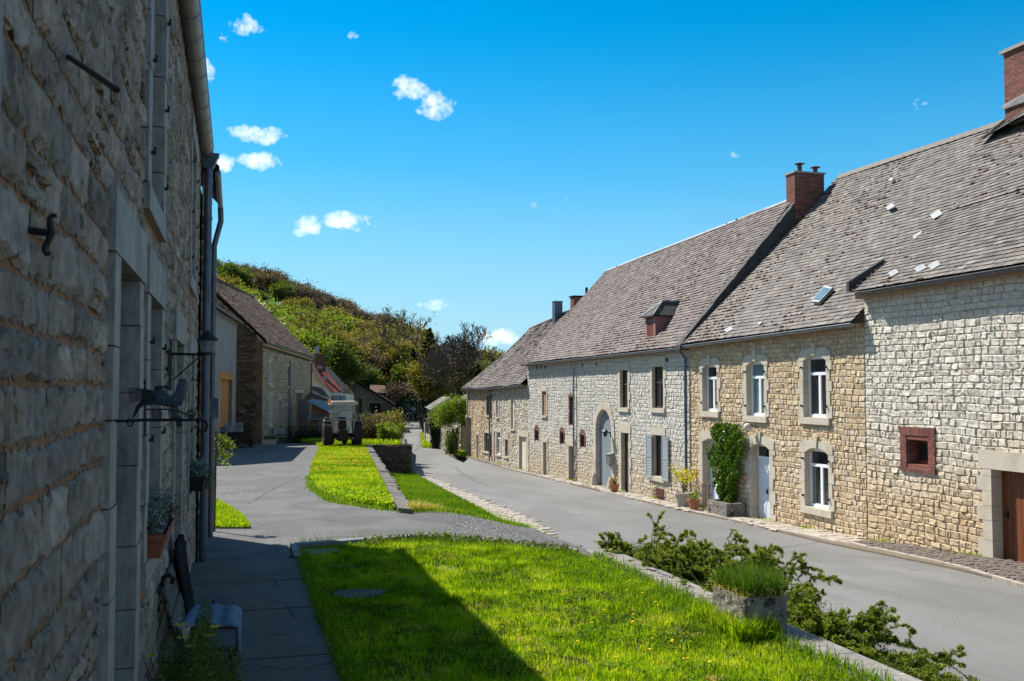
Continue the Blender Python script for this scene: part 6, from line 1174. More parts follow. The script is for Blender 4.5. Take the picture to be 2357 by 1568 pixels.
c = (15.85, pX(1598, 1180, 15.85)[0]); pot('potted_plant', 'small green plant in a terracotta pot right of the beige pot', 15.85, c[1], pvz(c[1]), .15, .22, .36, 'terracotta', ('leaf_lime', 30, .28, .18, .07, 8, None), seed=202)
c = (15.95, pX(1414, 1134, 15.95)[0]); pot('potted_flowers', 'pink flowers in a terracotta pot beside the arched barn door', 15.95, c[1], pvz(c[1]), .15, .21, .33, 'terracotta', ('leaf_green', 34, .25, .16, .06, 7, 'petal_pink'), seed=203)
# stone trough with the climber
a = f.pix(1640, 1190)[0]; y1_, y0_ = pX(1629, 1175, 15.72)[0], pX(1697, 1200, 15.72)[0]; y0_ = max(y0_, T_['d2'][1]+.28)
tr = empty('climbing_plant', (16.1, (y0_+y1_)/2, pvz(y0_)), 'glossy climbing plant growing up the tan house between its two white doors', 'climbing plant'); zt = pvz(y0_)
m = M(); P = []; A = []; yc = (f.pix(1672, 1100)[0]+f.pix(1700, 1100)[0])/2; 
ztop = f.pix(1680, 975)[1]; zlow = f.pix(1680, 1158)[1]
edge = [(0, .25, .35), (.15, .45, .5), (.35, .72, .62), (.6, .85, .8), (.8, .8, 1.0), (.93, .55, 1.15), (1.0, .25, .8)]
ev = np.array(edge)
for i in range(17000):
    v = r.random()**.9; wl2 = np.interp(v, ev[:, 0], ev[:, 1])*1.0; wr2 = np.interp(v, ev[:, 0], ev[:, 2])*.95; s_ = r.uniform(-1, 1); y = yc+(wl2*s_ if s_ > 0 else wr2*s_)*1.55; lump = .78+.3*math.sin(v*15+y*4)*math.sin(y*6+1)+.15*math.sin(v*41+y*13)
    if abs(s_) > .85*lump+.2*r.random() or math.sin(v*33+y*7)*math.sin(y*11+v*9)+r.normal(0, .35) < -.55: continue
    P.append((16.42-r.random()**.6*.5*lump*(1-.5*abs(s_)**2)*np.clip(.5+v*2, .5, 1), y, zlow+(ztop-zlow)*v))
P = np.array(P); leaves(m, P, .085, 0, 3, aspect=.62); m.build('foliage', 'leaf_glossy', tr)
m = M(); m.tube([(16.2, yc-.1, zt+.35), (16.25, yc-.35, zt+.7), (16.3, yc-.3, zlow+.4), (16.35, yc, zlow+1.4)], [.035, .03, .025, .015], 6); m.tube([(16.2, yc, zt+.35), (16.28, yc+.2, zt+1), (16.32, yc+.1, zlow+1)], [.025, .02, .015], 6)
for k in range(4): m.tube([(16.4, yc-.5+.33*k, zt+.4), (16.4, yc-.5+.33*k, zlow+.6)], .008, 5)
m.build('stem', 'bark', tr)
tp = empty('stone_trough', (15.9, (y0_+y1_)/2, zt), 'long stone trough under the climbing plant', 'planter'); m = M(); xa, xb = 15.72, 16.42
m.box((xa, y0_, zt-.1), (xb, y1_, zt+.30)); 
for q4 in ((xa-.01, y0_-.01, xa+.09, y1_+.01), (xb-.09, y0_, xb, y1_), (xa+.09, y0_-.01, xb-.09, y0_+.09), (xa+.09, y1_-.09, xb-.09, y1_+.01)): m.box((q4[0], q4[1], zt+.28), (q4[2], q4[3], zt+.42))
m.build('trough', 'trough', tp); m = M(); m.box((xa+.08, y0_+.08, zt+.3), (xb-.08, y1_-.08, zt+.36)); m.build('soil', 'soil', tp)
# wire plant stand and rusty cellar grate
m = M(); y_ = y1_+.45; z_ = pvz(y_)
for k in range(7): a = k/6*math.pi; xx = 16.0-.22*math.sin(a); yy = y_+.28*math.cos(a); m.tube([(xx, yy, z_), (xx+.02*math.sin(k*3), yy+.03, z_+.5), (xx, yy, z_+.95)], .010, 5)
for zz in (.25, .6, .93): m.tube([(16.0-.22*math.sin(a), y_+.28*math.cos(a), z_+zz) for a in np.linspace(0, math.pi, 10)], .009, 5)
tag(m.build('plant_stand', 'rust'), 'rusty wire plant stand between the terracotta pot and the stone trough', 'plant stand')
m = M(); u0, u1, v0, v1 = f.rect(1511, 1529, 1124, 1156)
for k in range(6): u = u0+(u1-u0)*k/5; m.tube([f.P(u, v0, .06), f.P(u, v0+.1, .16), f.P(u, v1-.05, .16), f.P(u, v1, .05)], .013, 5)
for v in (v0+.15, (v0+v1)/2, v1-.12): f.box(m, u0-.03, u1+.03, v-.02, v+.02, .15, .17)
f.box(m, u0, u1, v0, v1, .004, .03); tag(m.build('cellar_grate', 'rust'), 'rusty bulging iron grate low on the grey farmhouse wall', 'grate')
# ================================================================ LEFT MIDDLE DISTANCE
c3 = lambda x, y: ((500+x/3.137)*.9207, (640+y/3.137)*.9207)
A_b = hit(*c3(480, 1480), lane0); dB = 78.; B_b = at_d(*c3(860, 1445), dB)
def zpx(x, y, P): d = P[0]*.2672+P[1]*.9636; return float(at_d(x, y, d/math.cos(R(2.65)) if 0 else d)[2])
dd = (B_b-A_b)[:2]; Lb = float(np.linalg.norm(dd)); fb = Fac(tuple(A_b[:2]), dd, (dd[1], -dd[0]))
gw_ = 9.
q3_ = lambda x0, x1, y0, y1: fb.rect(*[c3(x, 0)[0] for x in (x0, x1)], *[c3(0, y)[1] for y in (y0, y1)])
eA = fb.pix(*c3(490, 668))[1]; eB = fb.pix(*c3(865, 790))[1]; gA, gB = float(A_b[2]), float(lane0(0, B_b[1]))
BB = dict(w1=q3_(541, 568, 825, 1008), w2=q3_(541, 568, 1105, 1335), d0=q3_(612, 634, 1132, 1400), d1=q3_(655, 678, 1185, 1400), w3=q3_(682, 698, 870, 1020), gate=q3_(742, 803, 1075, 1425))
hb = empty('stone_barn', (*A_b[:2], gA), 'buff stone barn with a dark rubble gable behind the tractor', 'barn')
m = M(); stone_wall(m, fb, 0, Lb, lambda u: gA+(gB-gA)*u/Lb, lambda u: eA+(eB-eA)*u/Lb-.1, [(*v, .18) for v in BB.values()], h=(.16,.26), l=(.3,.6), seed=301, rough=.03, grid=(4, 4)); 
fb.box(m, .1, Lb, -3, eB-.2, -9, -.4, 1); m.prism([tuple(fb.P(.06, z_, n_)) for z_, n_ in ((eA-.6, .0), (eA-.12, .0), (eA+4.42, -gw_/2), (eA-.12, -gw_), (eA-.6, -gw_))], tuple(fb.u*.3), 1)
for i in range(16): a_, b_ = Lb*i/16, Lb*(i+1)/16; fb.box(m, a_, b_, eA+(eB-eA)*(i+.5)/16-.3, eA+(eB-eA)*(i+.5)/16-.02, -.4, .24, 1)
m.build('wall', ['barn_stone', 'mortar_tan'], hb)
fg = Fac(tuple(A_b[:2]), (dd[1], -dd[0]), (-dd[0], -dd[1])); gw = 9.; ridge_z = eA+4.6
m = M(); stone_wall(m, Fac(tuple(A_b[:2]), (-dd[1], dd[0]), (-dd[0], -dd[1])), .35, gw, lambda u: gA, lambda u: eA-.1+(u*1.02 if u < gw/2 else (gw-u)*1.02), [], h=(.12,.22), l=(.2,.55), seed=302, rough=.06, rubble=.3, warp=.03)
ff = Fac(tuple(A_b[:2]), (-dd[1], dd[0]), (-dd[0], -dd[1])); v = gA
while v < eA-.05: h = min(.42, eA-v); ff.box(m, -.02, .55 if int(v*7) % 2 else .36, v+.006, v+h-.006, -.25, .07, 0, .1+.3*rnd.random()); v += h
o = m.build('gable_wall', ['stone_brown', 'mortar_brown'], hb); o['label'] = 'dark shaded rubble gable'
m = M(); P3 = lambda u, z, n: tuple(fb.P(u, z, n)); tiles(m, P3(-.25, eA, .3), P3(Lb+.2, eB, .3), P3(-.25, ridge_z, -gw/2), P3(Lb+.2, ridge_z-.4, -gw/2), tw=.35, ex=.26, seed=303, jit=.014, moss=1.5, sag=.05); tiles(m, P3(Lb+.2, eB, -gw-.4), P3(-.25, eA, -gw-.4), P3(Lb+.2, ridge_z-.4, -gw/2), P3(-.25, ridge_z, -gw/2), tw=.8, ex=.5, seed=304); m.tube([P3(-.25, ridge_z+.03, -gw/2), P3(Lb+.2, ridge_z-.37, -gw/2)], .1, 6); m.prism([P3(-.26, eA-.22, .3), P3(-.26, eA+.02, .3), P3(-.26, ridge_z, -gw/2), P3(-.26, ridge_z-.25, -gw/2)], tuple(fb.u*.06), 1); m.build('roof', ['roof_brown', 'dark', 'moss'], hb)
gutter(hb, fb, 0, eA-.08, Lb, eB-.08, mt='zinc'); m = M(); [bricks(m, fb, Lb*i/8, Lb*(i+1)/8, eA+(eB-eA)*(i+.5)/8-.42, eA+(eB-eA)*(i+.5)/8-.28, 0, .08) for i in range(8)]; m.build('eaves_course', ['rust', 'mortar_tan'], hb)
for k in ('w1', 'w2'): window(hb, fb, BB[k], 'white_paint', depth=-.08, jw=.2, top=.3, sill=.2, transom=.0, straight=True)
window(hb, fb, BB['w3'], 'plaster_grey', frame=False, depth=-.05, jw=.14, top=.2, sill=.15)
door(hb, fb, BB['d0'], 'wood_grey', jw=.2, top=.4, handle=False); door(hb, fb, BB['d1'], 'cream_paint', jw=.2, top=.3, handle=False); door(hb, fb, BB['gate'], 'wood_tan', planks=.3, jw=.14, top=.25, handle=False, label='tall plank barn gate')
downpipe(hb, fb, BB['d1'][1]+.6, eA-1, gA-.5, .06, mt='zinc', swan=False); downpipe(hb, fb, Lb-.1, eB-.1, gB-.3, .06, mt='zinc_blue')
# rendered building with the orange door, in front of the dark gable
cr = fb.P(0, 0, 0)[:2]; C1 = at_d(*c3(278, 1300), 58.0); uu = np.array([.10, .995]); uu /= np.linalg.norm(uu); fo = Fac((C1[0]-uu[0]*14, C1[1]-uu[1]*14), uu, (uu[1], -uu[0]))
ho = empty('rendered_house', (*C1[:2], float(lane0(0, C1[1]))), 'grey rendered house with an orange plank door', 'house'); od = fo.rect(*[c3(x, 0)[0] for x in (150, 250)], *[c3(0, y)[1] for y in (968, 1345)]); odd = (od[0], od[1], od[2], od[3])
eo1 = fo.pix(*c3(288, 520))[1]; eo0 = fo.pix(*c3(125, 478))[1]; m = M(); go = float(lane0(0, C1[1]))
us = [0, od[0], od[1], 14]; 
for a, b in zip(us, us[1:]):
    lo = od[3]+.35 if a == od[0] else go-1.5; fo.box(m, a, b, lo, eo1, -.4, 0)
fo.box(m, 0, 13.95, go-1.5, eo1-.1, -7, -.5); m.build('wall', ['plaster_grey'], ho)
door(ho, fo, od, 'wood_orange', planks=.25, sur=False, handle=False, depth=-.2); m = M(); fo.box(m, od[0]-.1, od[1]+.1, od[3], od[3]+.35, -.25, .03); m.build('lintel', 'wood_orange', ho)
m = M(); v = go-.2
for ua in (od[1], od[0]-.3):
    m = M(); v = go-.2
    while v < od[3]: fo.box(m, ua, ua+.3, v, v+.43, -.2, .04); v += .45
    m.build('door_jamb', 'dressed', ho)
m = M(); tiles(m, tuple(fo.P(0, eo1+.05, .3)), tuple(fo.P(14.15, eo1, .3)), tuple(fo.P(0, eo1+4, -4)), tuple(fo.P(14.15, eo1+4, -4)), tw=.35, ex=.26, seed=311, moss=1.5, jit=.014); m.prism([tuple(fo.P(14.0, eo1-.1, .0)), tuple(fo.P(14, eo1+3.9, -4)), tuple(fo.P(14, eo1-.1, -7))], tuple(-fo.u*.3), 1); tiles(m, tuple(fo.P(14, eo1, -8.2)), tuple(fo.P(0, eo1, -8.2)), tuple(fo.P(14, eo1+4, -4)), tuple(fo.P(0, eo1+4, -4)), tw=.9, ex=.6, seed=312); m.build('roof', ['roof_brown', 'dark', 'moss'], ho); gutter(ho, fo, 0, eo1-.05, 14.1, eo1-.05, mt='zinc')
# red-roofed house
def at3(x, y, d): return at_d(*c3(x, y), d)
hr = empty('red_roofed_house', tuple(at3(1000, 1150, 92)), 'white house with a bright red tiled roof beyond the barn', 'house')
E0, E1 = at3(880, 1060, 84), at3(1125, 1072, 100); E1[2] = at3(1125, 1070, 100)[2]; E0 = E1+(np.array([-.25, -1, 0])*17)
R1_ = at3(945, 845, 104); off = (R1_-E1); 
m = M(); u = (E1-E0)/np.linalg.norm(E1-E0); P = [at3(1022, 1070, 92), at3(1122, 1070, 96), at3(942, 858, 104), at3(855, 812, 98)]; P0 = at3(860, 868, 86)
tiles(m, P[0], P[1], P[3], P[2], tw=.35, ex=.3, seed=321, jit=.012, th=.03)
m.add([P0, at3(892, 905, 88), at3(875, 812, 97), at3(855, 812, 97)], [[0, 1, 2, 3]], 0); m.add([at3(1022, 1070, 92), at3(892, 905, 88), at3(875, 812, 97)], [[0, 1, 2]], 0)
for x, y in ((985, 955), (920, 950), (938, 872)): a = at3(x, y, 93); m.box(a-(.22, .05, .14), a+(.22, .05, .14), 2)
m.build('roof', ['roof_red', 'dark', 'zinc'], hr)
m = M(); m.add([at3(942, 860, 104.5), at3(1122, 1072, 96.6), at3(1210, 1088, 100), at3(960, 830, 112)], [[0, 1, 2, 3]]); tiles(m, at3(1124, 1070, 96.5), at3(1210, 1086, 100), at3(942, 858, 104.2), at3(975, 845, 110), tw=.35, ex=.3, seed=322, th=.03, jit=.02, mi=0, under=0); m.build('mossy_roof', ['slate_dark'], hr)
def wallquad(m, a, b, zb, mi=0, t=.35):
    a, b = np.array(a), np.array(b); n = np.array([b[1]-a[1], -(b[0]-a[0]), 0]); n /= np.linalg.norm(n); n = n*t; m.hexa([(a[0], a[1], zb), (b[0], b[1], zb), (b[0]-n[0], b[1]-n[1], zb), (a[0]-n[0], a[1]-n[1], zb), tuple(a), tuple(b), tuple(b-n), tuple(a-n)], mi)
m = M(); wallquad(m, at3(985, 1066, 91), at3(1118, 1070, 96), -3, 0, 5); wallquad(m, at3(1118, 1078, 96.1), at3(1208, 1086, 100), -3, 0, 5)
m.prism([at3(892, 905, 88.5), at3(1022, 1070, 92), at3(1022, 1160, 92), at3(855, 1160, 88.5), at3(855, 925, 88.5)], (-.1, 4, 0)); m.build('wall', 'plaster_white', hr)
for k, (x, y0, y1) in enumerate(((1045, 1095, 1145), (1097, 1092, 1155))):
    a, b = at3(x-9, y1, 93.2), at3(x+9, y0, 93.4); m = M(); m.box((a[0], a[1]-.6, a[2]), (b[0], a[1]+.3, b[2])); w_ = m.build('window', 'glass', hr); m = M(); m.box((a[0]-.35, a[1]-.66, a[2]), (a[0]-.04, a[1]-.5, b[2])); m.box((b[0]+.04, a[1]-.66, a[2]), (b[0]+.35, a[1]-.5, b[2])); m.build('shutter', 'blue_paint', w_)
c = at3(917, 862, 97); m = M(); m.box((c[0]-.95, c[1]-.4, c[2]-.6), (c[0]+.8, c[1]+.5, at3(917, 766, 97)[2])); zc_ = at3(917, 766, 97)[2]; m.tube([(c[0], c[1], zc_), (c[0], c[1], zc_+.7)], .2, 8, 1); m.build('chimney', ['rust', 'zinc'], hr); c = at3(866, 840, 95); m = M(); m.box((c[0]-.4, c[1]-.3, c[2]-1), (c[0]+.35, c[1]+.3, at3(866, 768, 95)[2])); m.build('chimney', 'zinc', hr)
m = M(); a, b = at3(855, 905, 80), at3(890, 1018, 80); m.box((a[0], a[1], b[2]), (b[0], a[1]+3, at3(0, 905, 80)[2])); m.prism([(a[0]-.1, a[1]-.2, at3(0, 900, 80)[2]), (b[0]+.25, a[1]-.2, at3(0, 905, 80)[2]), (b[0]+.25, a[1]-.2, at3(0, 913, 80)[2]), (a[0]-.1, a[1]-.2, at3(0, 912, 80)[2])], (0, 3.4, 0), 1); m.build('dormer', ['plaster_white', 'zinc'], hr)
# grey slated lean-to and the brick shed with a wood store
hs_ = empty('slate_outbuilding', tuple(at3(900, 1400, 74)), 'low outbuilding with a grey slate roof in front of the red-roofed house', 'outbuilding'); m = M(); tiles(m, at3(862, 1120, 74), at3(1042, 1148, 77), at3(858, 1018, 82), at3(955, 1030, 84), tw=.35, ex=.25, seed=331, jit=.012); a, b = at3(862, 1126, 74.2), at3(1040, 1152, 77.2); wallquad(m, a, b, -2.5, 1, 3); m.build('roof', ['slate', 'plaster_grey'], hs_)
hs = empty('brick_shed', (*at3(930, 1440, 68)[:2], float(lane0(0, 66))), 'orange brick shed with a corrugated metal roof and stacked firewood', 'shed'); a, b = at3(868, 1438, 68), at3(1008, 1438, 68); fs = Fac(tuple(a[:2]), (b-a)[:2], ((b-a)[1], -(b-a)[0])); Ls = float(np.linalg.norm((b-a)[:2])); zA, zB_ = fs.pix(*c3(872, 1150))[1], fs.pix(*c3(1005, 1235))[1]; zg = -1.6
m = M(); n_ = int(Ls/.5); 
for j in range(int((zA-zg)/.09)):
    v = zg+j*.09; umax = Ls if v < zB_ else Ls*(zA-v)/(zA-zB_); 
    if v > zA-.1: break
    x = (-.13 if j % 2 else 0)
    while x < umax-.05: fs.box(m, max(x, 0)+.01, min(x+.22, umax)-.01, v, v+.078, -.1, 0+rnd.uniform(0, .01), 0, rnd.random()); x += .27
m.prism([fs.P(0, zg, -.05), fs.P(Ls, zg, -.05), fs.P(Ls, zB_, -.05), fs.P(0, zA, -.05)], -fs.n*4, 1); m.build('wall', ['brick_orange', 'mortar_grey'], hs)
m = M(); k = 26
for i in range(k):
    for s_ in (0, 1): 
        a0, a1 = (i+s_*.5)/k, (i+s_*.5+.5)/k; d0, d1 = -.4+4.6*a0, -.4+4.6*a1; h0, h1 = (.0, .05) if s_ == 0 else (.05, .0)
        q = [fs.P(-.2, zA+.12+h0, -d0), fs.P(Ls+.25, zB_+.0+h0, -d0), fs.P(Ls+.25, zB_+.0+h1, -d1), fs.P(-.2, zA+.12+h1, -d1)]; m.add(q, [[0, 1, 2, 3]]); m.add([p-(0, 0, .03) for p in q], [[0, 1, 2, 3]])
m.build('roof', 'zinc', hs)
m = M(); w0, w1, v0, v1 = fs.rect(*[c3(x, 0)[0] for x in (866, 932)], *[c3(0, y)[1] for y in (1292, 1430)]); fs.box(m, w0, w1, v0-.2, v1, .05, .08)
rr_ = random.Random(5)
for i in range(260): u, v, s_ = rr_.uniform(w0, w1), rr_.uniform(v0-.1, v1-.05), rr_.uniform(.05, .10); m.tube([fs.P(u, v, .0), fs.P(u, v, .38+rr_.uniform(0, .05))], s_, 7, 1)
fs.box(m, w1+.02, w1+.18, v0-.5, v1+.1, 0, .5, 2); tag(m.build('firewood_stack', ['dark', 'log_end', 'plaster_grey']), 'firewood stacked under a small tin roof against the brick shed', 'firewood')
m = M(); m.prism([fs.P(w0-.1, v1+.05, .75), fs.P(w1+.7, v1+.05, .75), fs.P(w1+.5, v1+.4, 0), fs.P(w0-.1, v1+.4, 0)], (0, 0, .05)); m.build('lean_to_roof', 'zinc', hs)
# far stone barn and its neighbours (beyond the bend)
def prbox(x, y, d): return at3(x, y, d)
hf = empty('stone_barn', tuple(at3(1400, 1270, 118)), 'dark stone barn with a low gable at the foot of the wood', 'barn', None); m = M(); d = 118; 
g = [at3(1190, 1300, d), at3(1522, 1275, d-4), at3(1522, 1165, d-4), at3(1240, 990, d), at3(1190, 1030, d)]; n = np.cross(g[1]-g[0], g[3]-g[0]); n /= np.linalg.norm(n); n = n if n[1] > 0 else -n
m.prism(g, (1.25*.95, 9.6*.95, 0)); m.build('wall', 'rubble_brown', hf)
m = M(); sd = np.array([1.25, 9.6, 0]); e0, e1 = at3(1532, 1166, d-4.6), at3(1238, 986, d-.4); tiles(m, e0, e0+sd, e1, e1+sd, tw=.4, ex=.3, seed=341); e2 = at3(1170, 1040, d); tiles(m, e2+sd, e2, e1+sd, e1, tw=.4, ex=.3, seed=342); m.prism([e0-(0, .1, .25), e0-(0, .1, 0), e1-(0, .1, 0), e1-(0, .1, .25)], (0, .2, 0), 1); m.build('roof', ['slate', 'dark'], hf)
m = M(); 
for x in (1345, 1378): a = at3(x, 1195, d-3); m.box((a[0]-.25, a[1]-2.5, a[2]-.6), (a[0]+.25, a[1], a[2]+.6))
m.build('window', 'dark', hf)
hg = empty('small_barn', tuple(at3(1400, 1080, 136)), 'small brown-roofed building behind the dark stone barn', 'barn', None); a, b = at3(1330, 1150, 136), at3(1460, 1150, 136); m = M(); m.prism([a, b, (b[0], b[1], at3(0, 1060, 136)[2]), (a[0], a[1], at3(0, 1060, 136)[2])], (1, 6, 0)); m.build('wall', 'rough_dark', hg); m = M(); tiles(m, at3(1322, 1068, 135), at3(1470, 1075, 135), at3(1335, 1012, 138), at3(1450, 1016, 138), tw=.4, ex=.3, seed=345); m.build('roof', ['roof_brown', 'dark'], hg)
# tile-topped lattice wall
m = M(); a, b = at3(1265, 1310, 96), at3(1495, 1300, 96); ff = Fac(tuple(a[:2]), (b-a)[:2], ((b-a)[1], -(b-a)[0])); L_ = float(np.linalg.norm((b-a)[:2])); z0, z1 = ff.pix(*c3(1300, 1330))[1]-.6, ff.pix(*c3(1300, 1240))[1]
for j in range(14):
    for i in range(34): u0 = L_*i/34; v0 = z0+(z1-z0)*j/14; ff.box(m, u0, u0+L_/34*.72, v0, v0+(z1-z0)/14*.6, 0, .12, 0, rnd.random())
ff.box(m, 0, L_, z0, z1-.05, -.3, -.04, 1); tag(m.build('lattice_wall', ['brick_orange', 'cream_paint']), 'openwork wall of orange tiles beyond the terrace bushes', 'wall')
# right-hand barn beyond the row
c4_ = lambda x, y: ((900+x/2.852)*.9207, (700+y/2.852)*.9207); at4 = lambda x, y, d: at_d(*c4_(x, y), d)
hq = empty('slate_outbuilding', (*at4(545, 1200, 86)[:2], -2.8), 'small slate-grey gabled outbuilding where the road bends', 'outbuilding'); m = M(); a, b = at4(508, 1200, 88), at4(578, 1205, 84); za, zr, zb_ = at4(508, 925, 88)[2], at4(632, 840, 86)[2], 0
c = at4(700, 1200, 90); m.prism([(a[0], a[1], -3.2), (b[0], b[1], -3.2), (c[0], c[1]-2, -3.2), (c[0], c[1]-2, za), ((b[0]+c[0])/2-.5, b[1], zr-.1), (a[0], a[1], za)], (1.2, 8, 0)); m.build('wall', 'slate_dark', hq)
m = M(); rg = at4(640, 838, 86); e0 = at4(500, 925, 87.5); e1_ = at4(760, 925, 86); sd = np.array([1.2, 9, 0]); tiles(m, e0+sd, e0, rg+sd, rg, tw=.4, ex=.3, seed=351); tiles(m, e1_, e1_+sd, rg, rg+sd, tw=.4, ex=.3, seed=352); m.prism([e0-(0, .1, .2), e0-(0, .1, 0), rg-(0, .1, 0), rg-(0, .1, .2)], (0, .2, 0), 2); m.build('roof', ['slate', 'dark', 'zinc'], hq)
hq2 = empty('stone_shed', (*at4(620, 1190, 80)[:2], -2.8), 'buff stone shed behind the small leafy tree at the end of the row', 'shed'); a, b = at4(578, 1195, 82), at4(720, 1195, 78); m = M(); f6 = Fac(tuple(a[:2]), (b-a)[:2], ((b-a)[1], -(b-a)[0])); L6 = float(np.linalg.norm((b-a)[:2])); z6 = f6.pix(*c4_(600, 945))[1]; stone_wall(m, f6, 0, L6, lambda u: -2.8, lambda u: z6, [], h=(.16,.24), l=(.25,.5), seed=353); f6.box(m, 0, L6, -3.2, z6-.05, -4, -.05, 1); m.build('wall', ['stone_mixed', 'mortar_tan'], hq2)
m = M(); P6 = lambda u, v, n: tuple(f6.P(u, v, n)); tiles(m, P6(-.2, z6, .3), P6(L6+.2, z6, .3), P6(.6, z6+1.6, -2.2), P6(L6+.2, z6+1.6, -2.2), tw=.35, ex=.25, seed=354); tiles(m, P6(L6, z6, -4.4), P6(-.2, z6, -4.4), P6(L6, z6+1.6, -2.2), P6(.6, z6+1.6, -2.2), tw=.5, ex=.4, seed=355); m.prism([P6(-.02, z6-.1, 0), P6(.6, z6+1.5, -2.2), P6(-.02, z6-.1, -4)], tuple(f6.u*.1), 1); m.build('roof', ['slate', 'dark'], hq2)
m = M(); a = at4(470, 1120, 95); stone_wall(m, Fac(tuple(at4(470, 1170, 92)[:2]), (at4(515, 1175, 86)-at4(470, 1170, 92))[:2], (-.9, -.4)), 0, 5, lambda u: -2.8, lambda u: -1.9, [], seed=356); m.box((a[0]-.1, a[1], -3), (a[0]+2, a[1]+.4, -1.0), 1); tag(m.build('yard_wall', ['stone_mixed', 'mortar_grey']), 'low stone yard wall in front of the slate-grey outbuilding', 'wall')
m = M()
for i in range(7): x, y = 16.9+i*.23, 73.2+i*.1; m.box((x, y, -2.75), (x+.16, y+.03, -1.2+.05*(i % 2)))
m.box((16.9, 73.18, -1.7), (18.5, 73.9, -1.62)); tag(m.build('picket_fence', 'blue_paint'), 'grey-blue picket fence at the end of the house row', 'fence')
# ---- tractor seen from behind
c = hit(*c3(1120, 1505), lane0); g0 = float(c[2]); tc_, tyy = float(c[0]), float(c[1])
TR = empty('tractor', (tc_, tyy, g0), 'old pale tractor with cab seen from behind on the terrace', 'tractor'); d_ = 54.5; pm = 2292/d_   # photo px per metre there
T3 = lambda x, y, dy=0: np.array([tc_+((c3(x, 0)[0]-c3(1120, 0)[0])/pm), tyy+dy, g0+(c3(0, 1505)[1]-c3(0, y)[1])/pm])
def wheel(cx, cy, rad, w, name):
    m = M(); rot = np.array([[0, 0, 1], [0, 1, 0], [1, 0, 0.]]); k = rad*.58
    m.lathe((cx, cy, g0+rad), [(k, -w/2), (rad*.9, -w/2), (rad*.975, -w*.38), (rad*.98, w*.38), (rad*.9, w/2), (k, w/2), (k*.98, 0), (k, -w/2)], 30, rot=rot); n = 20
    for i in range(n):
        for s_ in (-1, 1):
            a = 2*math.pi*(i+.25*s_)/n; a2 = a+.16
            q = [(cx+s_*.02, a), (cx+s_*w*.47, a2), (cx+s_*w*.47, a2+.09), (cx+s_*.02, a+.09)]; lo = [(x_, cy+math.cos(t)*rad*.96, g0+rad+math.sin(t)*rad*.96) for x_, t in q]; hi = [(x_, cy+math.cos(t)*rad*1.0, g0+rad+math.sin(t)*rad*1.0) for x_, t in q]; m.hexa(lo+hi)
    o = m.build('wheel', 'tyre', TR); o['label'] = name; m = M(); m.lathe((cx, cy, g0+rad), [(.02, -w*.1), (k*.5, -w*.1), (k*.75, -w*.3), (k*.99, -w*.42), (k*.99, w*.42), (k*.75, w*.1), (.02, w*.05)], 20, rot=rot); m.build('rim', 'tractor_paint', o)
wr = .68; ww = .46; xl, xr = T3(1010, 0)[0], T3(1236, 0)[0]; wheel(xl, tyy+.7, wr+.02, ww, 'rear tyre'); wheel(xr, tyy+.7, wr+.02, ww, 'rear tyre'); wheel(T3(1085, 0)[0]-.1, tyy+2.9, .42, .26, 'front tyre'); wheel(T3(1160, 0)[0]+.1, tyy+2.9, .42, .26, 'front tyre')
m = M(); zc = g0
a, b = T3(1050, 1425), T3(1200, 1385); m.box((a[0]-.1, tyy+.45, zc+.5), (b[0]+.1, tyy+.9, zc+.75)); m.box((T3(1090, 0)[0], tyy+.1, zc+.35), (T3(1160, 0)[0], tyy+2.8, zc+.95)); m.box((T3(1098, 0)[0], tyy+1.2, zc+.8), (T3(1152, 0)[0], tyy+3.2, zc+1.28)); m.box((T3(1065, 0)[0], tyy-.02, zc+.42), (T3(1190, 0)[0], tyy+.1, zc+.5))
for s_ in (-1, 1): m.tube([(tc_+s_*.22, tyy+.4, zc+.95), (tc_+s_*.30, tyy-.05, zc+.46)], .03, 6); m.tube([(tc_+s_*.2, tyy+.5, zc+.5), (tc_+s_*.38, tyy-.1, zc+.46)], .03, 6)
m.tube([(tc_, tyy+.4, zc+.9), (tc_, tyy, zc+.75)], .04, 6); m.build('chassis', 'wood_dark', TR)
m = M()
for s_, x in ((-1, xl), (1, xr)):
    K = [(math.radians(a)) for a in range(15, 118, 12)]; pts = [(tyy+.7+math.cos(a)*(wr+.12), zc+wr+math.sin(a)*(wr+.10)) for a in K]
    for p, q in zip(pts, pts[1:]): m.hexa([(x-.22, p[0], p[1]-.02), (x+.22, p[0], p[1]-.02), (x+.22, q[0], q[1]-.02), (x-.22, q[0], q[1]-.02), (x-.22, p[0], p[1]+.02), (x+.22, p[0], p[1]+.02), (x+.22, q[0], q[1]+.02), (x-.22, q[0], q[1]+.02)])
m.box((xl+.2, tyy+.1, zc+.7), (xl+.25, tyy+1.4, zc+1.4)); m.box((xr-.25, tyy+.1, zc+.7), (xr-.2, tyy+1.4, zc+1.4)); m.box((xl-.2, tyy+.25, zc+1.42), (xl+.22, tyy+.33, zc+1.62)); m.box((xr-.22, tyy+.25, zc+1.42), (xr+.2, tyy+.33, zc+1.62)); m.build('fender', 'tractor_paint', TR)
m = M(); zr_ = T3(0, 1170)[2]; xa, xb = T3(1045, 0)[0], T3(1215, 0)[0]
for x in (xa, xb):
    for y_ in (.15, 1.5): m.box((x-.03, tyy+y_, zc+1.3), (x+.03, tyy+y_+.05, zr_))
m.box((xa, tyy+.15, zc+1.46), (xb, tyy+.2, zc+1.52)); m.box((xa, tyy+.15, zr_-.35), (xb, tyy+.19, zr_-.3)); m.tube([(xa-.1, tyy+.3, zc+1.35), (xa-.14, tyy+.3, zc+1.75)], .02, 5); m.build('cab_frame', 'tractor_paint', TR)
